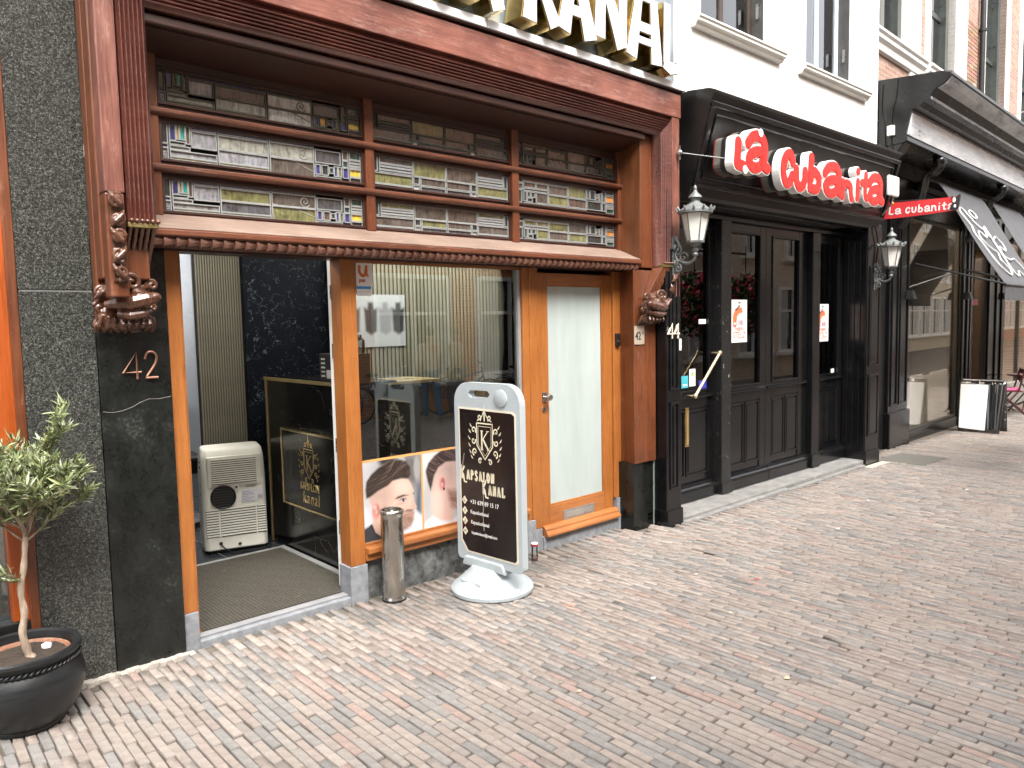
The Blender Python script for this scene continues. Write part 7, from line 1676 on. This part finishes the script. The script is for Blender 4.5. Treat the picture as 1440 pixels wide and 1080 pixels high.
for i, (x, y, nm, c, s) in enumerate(litter):
    m = MB(); a = i * 1.3; n = 7; vs = [(0, 0, .006)] + [(s * math.cos(a + k * .9) * (1 if k % 2 else .7), s * .55 * math.sin(a + k * .9), .002 + .004 * abs(math.sin(k * 2.1 + i))) for k in range(n)]
    m.add(vs, [(0, 1 + k, 1 + (k + 1) % n) for k in range(n)]); o = obj('litter', m, plain('litter_tone_%s' % 'abcdefghijkl'[i], c, .8), fix=False); o.location = (x, y, G(x) + .002); tag(o, nm, 'litter', 'scraps and leaves on the bricks')

# ================================================================== the other side of the street (seen in the glass)
def opposite():
    fy = -8.7
    specs = [('orange brick house with white sashes across the street, opposite the olive tree', -15, -6.2, 8.6, (.34, .13, .05)), ('cream plastered house across the street, opposite the granite pier', -6.2, 1.0, 9.4, (.62, .58, .50)),
             ('brown brick house with white windows across the street, opposite the barber shop', 1.0, 7.6, 9.0, (.36, .20, .12)), ('orange red brick house across the street, opposite the restaurant door', 7.6, 15.6, 9.6, (.50, .19, .07)),
             ('pale stone house across the street, opposite the boutique', 15.6, 26.0, 9.0, (.60, .52, .42)), ('long brick terrace at the far end across the street', 26.0, 44.0, 9.0, (.42, .22, .15)), ('cream terrace beyond the brick one across the street', 44.0, 62.0, 9.6, (.56, .50, .40)), ('red brick terrace farthest away across the street', 62.0, 92.0, 9.0, (.38, .17, .11)),
             ('brick terrace on the near side far beyond the boutique', 21.8, 50.0, 9.5, (.36, .20, .14)), ('pale terrace on the near side at the end of the street', 50.0, 92.0, 9.0, (.52, .46, .38))]
    fr = plain('white_opposite_frame', (.74, .73, .70), .5); gl = plain('dark_reflecting_pane', (.03, .035, .04), .08)
    cu = plain('net_curtain', (.45, .45, .43), .9)
    # one window built once, then copied
    def win_meshes(w, h):
        f = MB(); t = .09
        for (a, b, c, d) in ((0, w, 0, t), (0, w, h - t, h), (0, t, t, h - t), (w - t, w, t, h - t), (w / 2 - .035, w / 2 + .035, t, h - t), (t, w - t, h * .62, h * .62 + .07)): f.box(a, b, 0, .10, c, d)
        p = MB().box(t, w - t, .02, .03, t, h - t); c_ = MB().box(t, w * .34, .031, .036, t, h - t).box(w * .70, w - t, .031, .036, t, h - t); s = MB().box(-.1, w + .1, -.02, .20, -.10, 0)
        out = []
        for nm, m, mt in (('window_frame', f, fr), ('pane', p, gl), ('curtain', c_, cu), ('sill', s, fr)):
            me = m.mesh(nm); fix_normals(me); me.materials.append(mt); out.append((nm, me))
        return out
    up = win_meshes(1.05, 1.9); gr = win_meshes(1.9, 2.2)
    for k, (nm, x0, x1, H, col) in enumerate(specs):
        sd = -1 if 'near side' in nm else 1; fy = -8.7 if sd > 0 else 1.15
        T = thing('opposite_house' if sd > 0 else 'far_house', nm, 'house', ((x0 + x1) / 2, fy, 0))
        wm = NT('opposite_wall_%s' % 'abcdefghij'[k]); tx = wm.node('ShaderNodeTexBrick'); mp = wm.node('ShaderNodeMapping'); tc = wm.node('ShaderNodeTexCoord'); wm.link(tc.outputs['Object'], mp.inputs[0]); mp.inputs['Rotation'].default_value = (math.radians(90), 0, 0); wm.link(mp.outputs[0], tx.inputs['Vector'])
        for nme, f_ in (('Color1', .9), ('Color2', 1.12)): tx.inputs[nme].default_value = (col[0] * f_, col[1] * f_, col[2] * f_, 1)
        pl_ = col[2] > .35; mo = (col[0] * .98, col[1] * .98, col[2] * .98) if pl_ else (.45, .38, .30); tx.inputs['Mortar'].default_value = (*mo, 1); tx.inputs['Scale'].default_value = 1; tx.inputs['Brick Width'].default_value = .22; tx.inputs['Row Height'].default_value = .066; tx.inputs['Mortar Size'].default_value = .006
        wm.set(base=tx.outputs[0], rough=.9)
        obj('wall', MB().box(x0, x1, fy - 5 * sd, fy, G(x1) - .2, H), wm.m, T); obj('cornice', MB().box(x0 + .01, x1 - .01, fy, fy + .35 * sd, H - .35, H - .02), fr, T)
        obj('roof', MB().prism([(fy + .1 * sd, H), (fy - 2.5 * sd, H + 1.6), (fy - 5 * sd, H)], 'x', x0 + .02, x1 - .02), plain('grey_roof_tiles', (.10, .10, .11), .8), T)
        n = int((x1 - x0) / 2.2); st = (x1 - x0) / n
        for i in range(n):
            for z, ms, w_ in ((.55, gr, 1.9), (3.7, up, 1.05), (6.4, up, 1.05)):
                P = bpy.data.objects.new('window', None); COL.objects.link(P); P.location = (x0 + st * (i + .5) - w_ / 2 * sd, fy, z); P.rotation_euler = (0, 0, 0 if sd > 0 else math.pi); P.parent = T; P.matrix_parent_inverse = T.matrix_basis.inverted()
                for nm2, me in ms: o = bpy.data.objects.new(nm2, me); COL.objects.link(o); o.parent = P; o.location = (0, .002, 0)
        if not pl_: obj('shop_fascia', MB().box(x0 + .05, x1 - .05, fy, fy + .12 * sd, 2.95, 3.4), plain('opposite_fascia_%s' % 'abcdefghij'[k], ((.03, .05, .06), (.2, .2, .2), (.40, .30, .15), (.05, .05, .05), (.2, .2, .2), (.1, .1, .1))[k % 6], .4), T)
opposite()

# flower baskets on a lamp post
def baskets():
    L = thing('street_lamp', 'slim dark lamp post in the street carrying two flower baskets', 'street lamp', (10.45, -2.4, G(10.45)))
    obj('post', MB().lathe([(.09, 0), (.09, .3), (.05, .4), (.045, 4.2), (.03, 4.3), (.002, 4.31)], n=16), M_blkm, L, local=True, smooth=40)
    obj('cross_arm', MB().tube([(-.68, 0, 2.87), (.68, 0, 2.87)], .018, 8), M_blkm, L, local=True); obj('lamp_head', MB().lathe([(.002, 4.3), (.20, 4.35), (.16, 4.6), (.05, 4.75), (.002, 4.76)], n=12), M_blkm, L, local=True)
    for k, (sx, nm) in enumerate(((-.68, 'hanging basket of red and white geraniums on the left arm of the lamp post'), (.68, 'hanging basket of red and white geraniums on the right arm of the lamp post'))):
        B = thing('flower_basket', nm, 'flower basket', (10.45 + sx, -2.4, 2.02)); rr = random.Random(20 + k); gm = plain('geranium_leaf', (.05, .10, .03), .7, var=.3)
        obj('basket', MB().lathe([(.002, -.28), (.12, -.24), (.22, -.08), (.25, .0), (.002, .02)], n=20), M_blkm, B, local=True); obj('chain', MB().tube([(0, 0, .0), (0, 0, .85)], .008, 5), M_blkm, B, local=True)
        lf = MB(); fl = {'red': MB(), 'white': MB(), 'pink': MB()}
        for i in range(2200):
            v = Vector((rr.gauss(0, 1), rr.gauss(0, 1), rr.gauss(0, 1))).normalized(); r = rr.uniform(.65, 1.05); p = Vector((v.x * .40 * r, v.y * .40 * r, v.z * .48 * r - .08)); a = Vector((rr.uniform(-1, 1), rr.uniform(-1, 1), rr.uniform(-1, 1))).normalized(); b = a.orthogonal().normalized(); s = rr.uniform(.018, .04)
            q = [tuple(p + a * s), tuple(p + b * s), tuple(p - a * s), tuple(p - b * s)]
            tgt = lf if i % 3 else fl[('red', 'white', 'pink')[(i // 3) % 3 if v.z < .1 else (i // 3) % 2 * 2]]; tgt.add(q, [(0, 1, 2, 3)])
        obj('leaves', lf, gm, B, local=True, stuff=True, fix=False)
        for c, m in fl.items(): obj('flowers', m, plain('petal_' + c, {'red': (.55, .02, .04), 'white': (.75, .72, .70), 'pink': (.60, .10, .22)}[c], .6), B, local=True, stuff=True, fix=False)
baskets()

# ---- bicycles and passers-by, only seen as reflections
def bicycle(label, x, y, rz, col, proto=None):
    if proto: return dup(proto, (x, y, G(x)), rz, label)
    T = thing('bicycle', label, 'bicycle', (x, y, G(x)), rz, 'bicycles parked across the street'); fm = plain('bicycle_paint_' + col[0], col[1], .35)
    for s, nm in ((-.53, 'wheel'), (.53, 'wheel')):
        w = bpy.data.objects.new(nm, None); COL.objects.link(w); w.parent = T; w.location = (s, 0, .35)
        obj('tyre', MB().tube([(.33 * math.cos(a), 0, .33 * math.sin(a)) for a in np.linspace(0, 2 * math.pi, 30)], .018, 6, cap=False), M_blkm, w, local=True, smooth=True)
        sp = MB()
        for i in range(14): a = i * math.pi / 7; sp.tube([(0, 0, 0), (.32 * math.cos(a), 0, .32 * math.sin(a))], .002, 3)
        obj('spokes', sp, M_steel, w, local=True, stuff=True)
    fr = MB()
    for p in ([(-.53, 0, .35), (-.12, 0, .32), (-.22, 0, .85)], [(-.22, 0, .78), (-.53, 0, .35)], [(-.12, 0, .32), (.38, 0, .75)], [(-.21, 0, .72), (.37, 0, .85)], [(.36, 0, .95), (.40, 0, .72), (.53, 0, .35)]): fr.tube(p, .016, 6)
    obj('frame', fr, fm, T, local=True); obj('handlebar', MB().tube(smooth_pts([(.20, -.28, 1.02), (.34, -.25, 1.06), (.36, 0, 1.02), (.34, .25, 1.06), (.20, .28, 1.02)], 4), .012, 6), M_steel, T, local=True)
    obj('saddle', MB().ball((-.24, 0, .90), (.14, .08, .035), 10), M_blkm, T, local=True); obj('mudguard', MB().tube([(-.53 + .37 * math.cos(a), 0, .35 + .37 * math.sin(a)) for a in np.linspace(.3, 2.9, 12)], .012, 5), fm, T, local=True)
    obj('luggage_rack', MB().box(-.72, -.32, -.06, .06, .74, .755), M_blkm, T, local=True)
    return T
bk = bicycle('blue bicycle parked across the street opposite the barber shop window', 7.6, -7.7, .15, ('blue', (.03, .12, .25)))
bicycle('bicycle leaning left of the blue one across the street', 6.5, -7.8, -.3, None, bk)
bicycle('bicycle right of the blue one across the street', 9.6, -7.8, .4, None, bk)
bicycle('bicycle farthest right across the street opposite the restaurant', 11.3, -7.9, .1, None, bk)
def person(label, x, y, rz, top, leg, hair, walk=.18, arm=.25):
    T = thing('person', label, 'person', (x, y, G(x)), rz)
    def skinned(name, verts, edges, rad, mat, root=0):
        me = bpy.data.meshes.new(name); me.from_pydata(verts, edges, []); o = obj(name, me, mat, T, local=True)
        s = o.modifiers.new('skin', 'SKIN'); s.use_smooth_shade = True
        for i, r in enumerate(rad): me.skin_vertices[0].data[i].radius = (r, r) if not hasattr(r, '__len__') else r
        me.skin_vertices[0].data[root].use_root = True
        b = o.modifiers.new('sub', 'SUBSURF'); b.levels = 1; b.render_levels = 2; return o
    w = walk; a = arm
    V = [(0, 0, .95), (0, 0, 1.12), (0, .0, 1.36), (0, .0, 1.50), (0, -.01, 1.62), (0, -.01, 1.70),
         (-.10, 0, .90), (-.10, -w * .6, .50), (-.10, -w * .3 + .0, .09), (-.10, -w * .3 - .14, .04), (.10, 0, .90), (.10, w * .3, .50), (.10, w + .04, .10), (.10, w - .08, .04),
         (-.19, 0, 1.42), (-.23, a * .3, 1.14), (-.23, a * .1 - .10, .90), (-.23, a * .05 - .14, .80), (.19, 0, 1.42), (.23, -a * .2, 1.14), (.23, -a * .6 - .08, .92), (.23, -a * .7 - .1, .83)]
    E = [(0, 1), (1, 2), (2, 3), (3, 4), (4, 5), (0, 6), (6, 7), (7, 8), (8, 9), (0, 10), (10, 11), (11, 12), (12, 13), (2, 14), (14, 15), (15, 16), (16, 17), (2, 18), (18, 19), (19, 20), (20, 21)]
    Rr = [(.13, .10), (.12, .09), (.15, .10), (.055, .055), (.085, .10), (.075, .085), .085, .058, .04, .035, .085, .058, .04, .035, .055, .04, .030, .032, .055, .04, .030, .032]
    sk = plain('skin_tone', (.50, .31, .23), .6)
    skinned('body', V, E, Rr, sk)
    jk = [V[i] for i in (0, 1, 2, 14, 15, 16, 18, 19, 20)]; skinned('jacket', [(0, 0, .88)] + jk, [(0, 1), (1, 2), (2, 3), (3, 4), (4, 5), (5, 6), (3, 7), (7, 8), (8, 9)], [(.16, .13), (.155, .125), (.145, .115), (.175, .12), .07, .056, .046, .07, .056, .046], plain('jacket_' + top[0], top[1], .8), 1)
    tr = [V[i] for i in (0, 6, 7, 8, 10, 11, 12)]; skinned('trousers', tr, [(0, 1), (1, 2), (2, 3), (0, 4), (4, 5), (5, 6)], [(.15, .115), .10, .075, .06, .10, .075, .06], plain('trousers_' + leg[0], leg[1], .85))
    obj('hair', MB().ball((0, .018, 1.70), (.098, .115, .105), 12), plain('hair_' + hair[0], hair[1], .8), T, local=True, smooth=True)
person('passer-by in a pale blue jacket carrying nothing, far along the street', 20.4, -2.7, math.radians(100), ('pale_blue', (.30, .42, .50)), ('maroon', (.22, .04, .05)), ('blond', (.45, .30, .12)))
person('passer-by in a cream coat walking beside the one in pale blue', 21.3, -2.9, math.radians(95), ('cream', (.60, .52, .38)), ('beige', (.40, .33, .24)), ('brown', (.20, .12, .06)))
person('person in a beige top standing across the street by the bicycles', 8.3, -7.2, math.radians(20), ('beige', (.50, .42, .32)), ('blue', (.06, .12, .20)), ('brown_dark', (.10, .06, .04)))
person('person in a sand coloured shirt right of the one in beige', 8.95, -7.25, math.radians(-30), ('sand', (.45, .36, .22)), ('grey', (.14, .14, .15)), ('fair', (.40, .26, .12)))
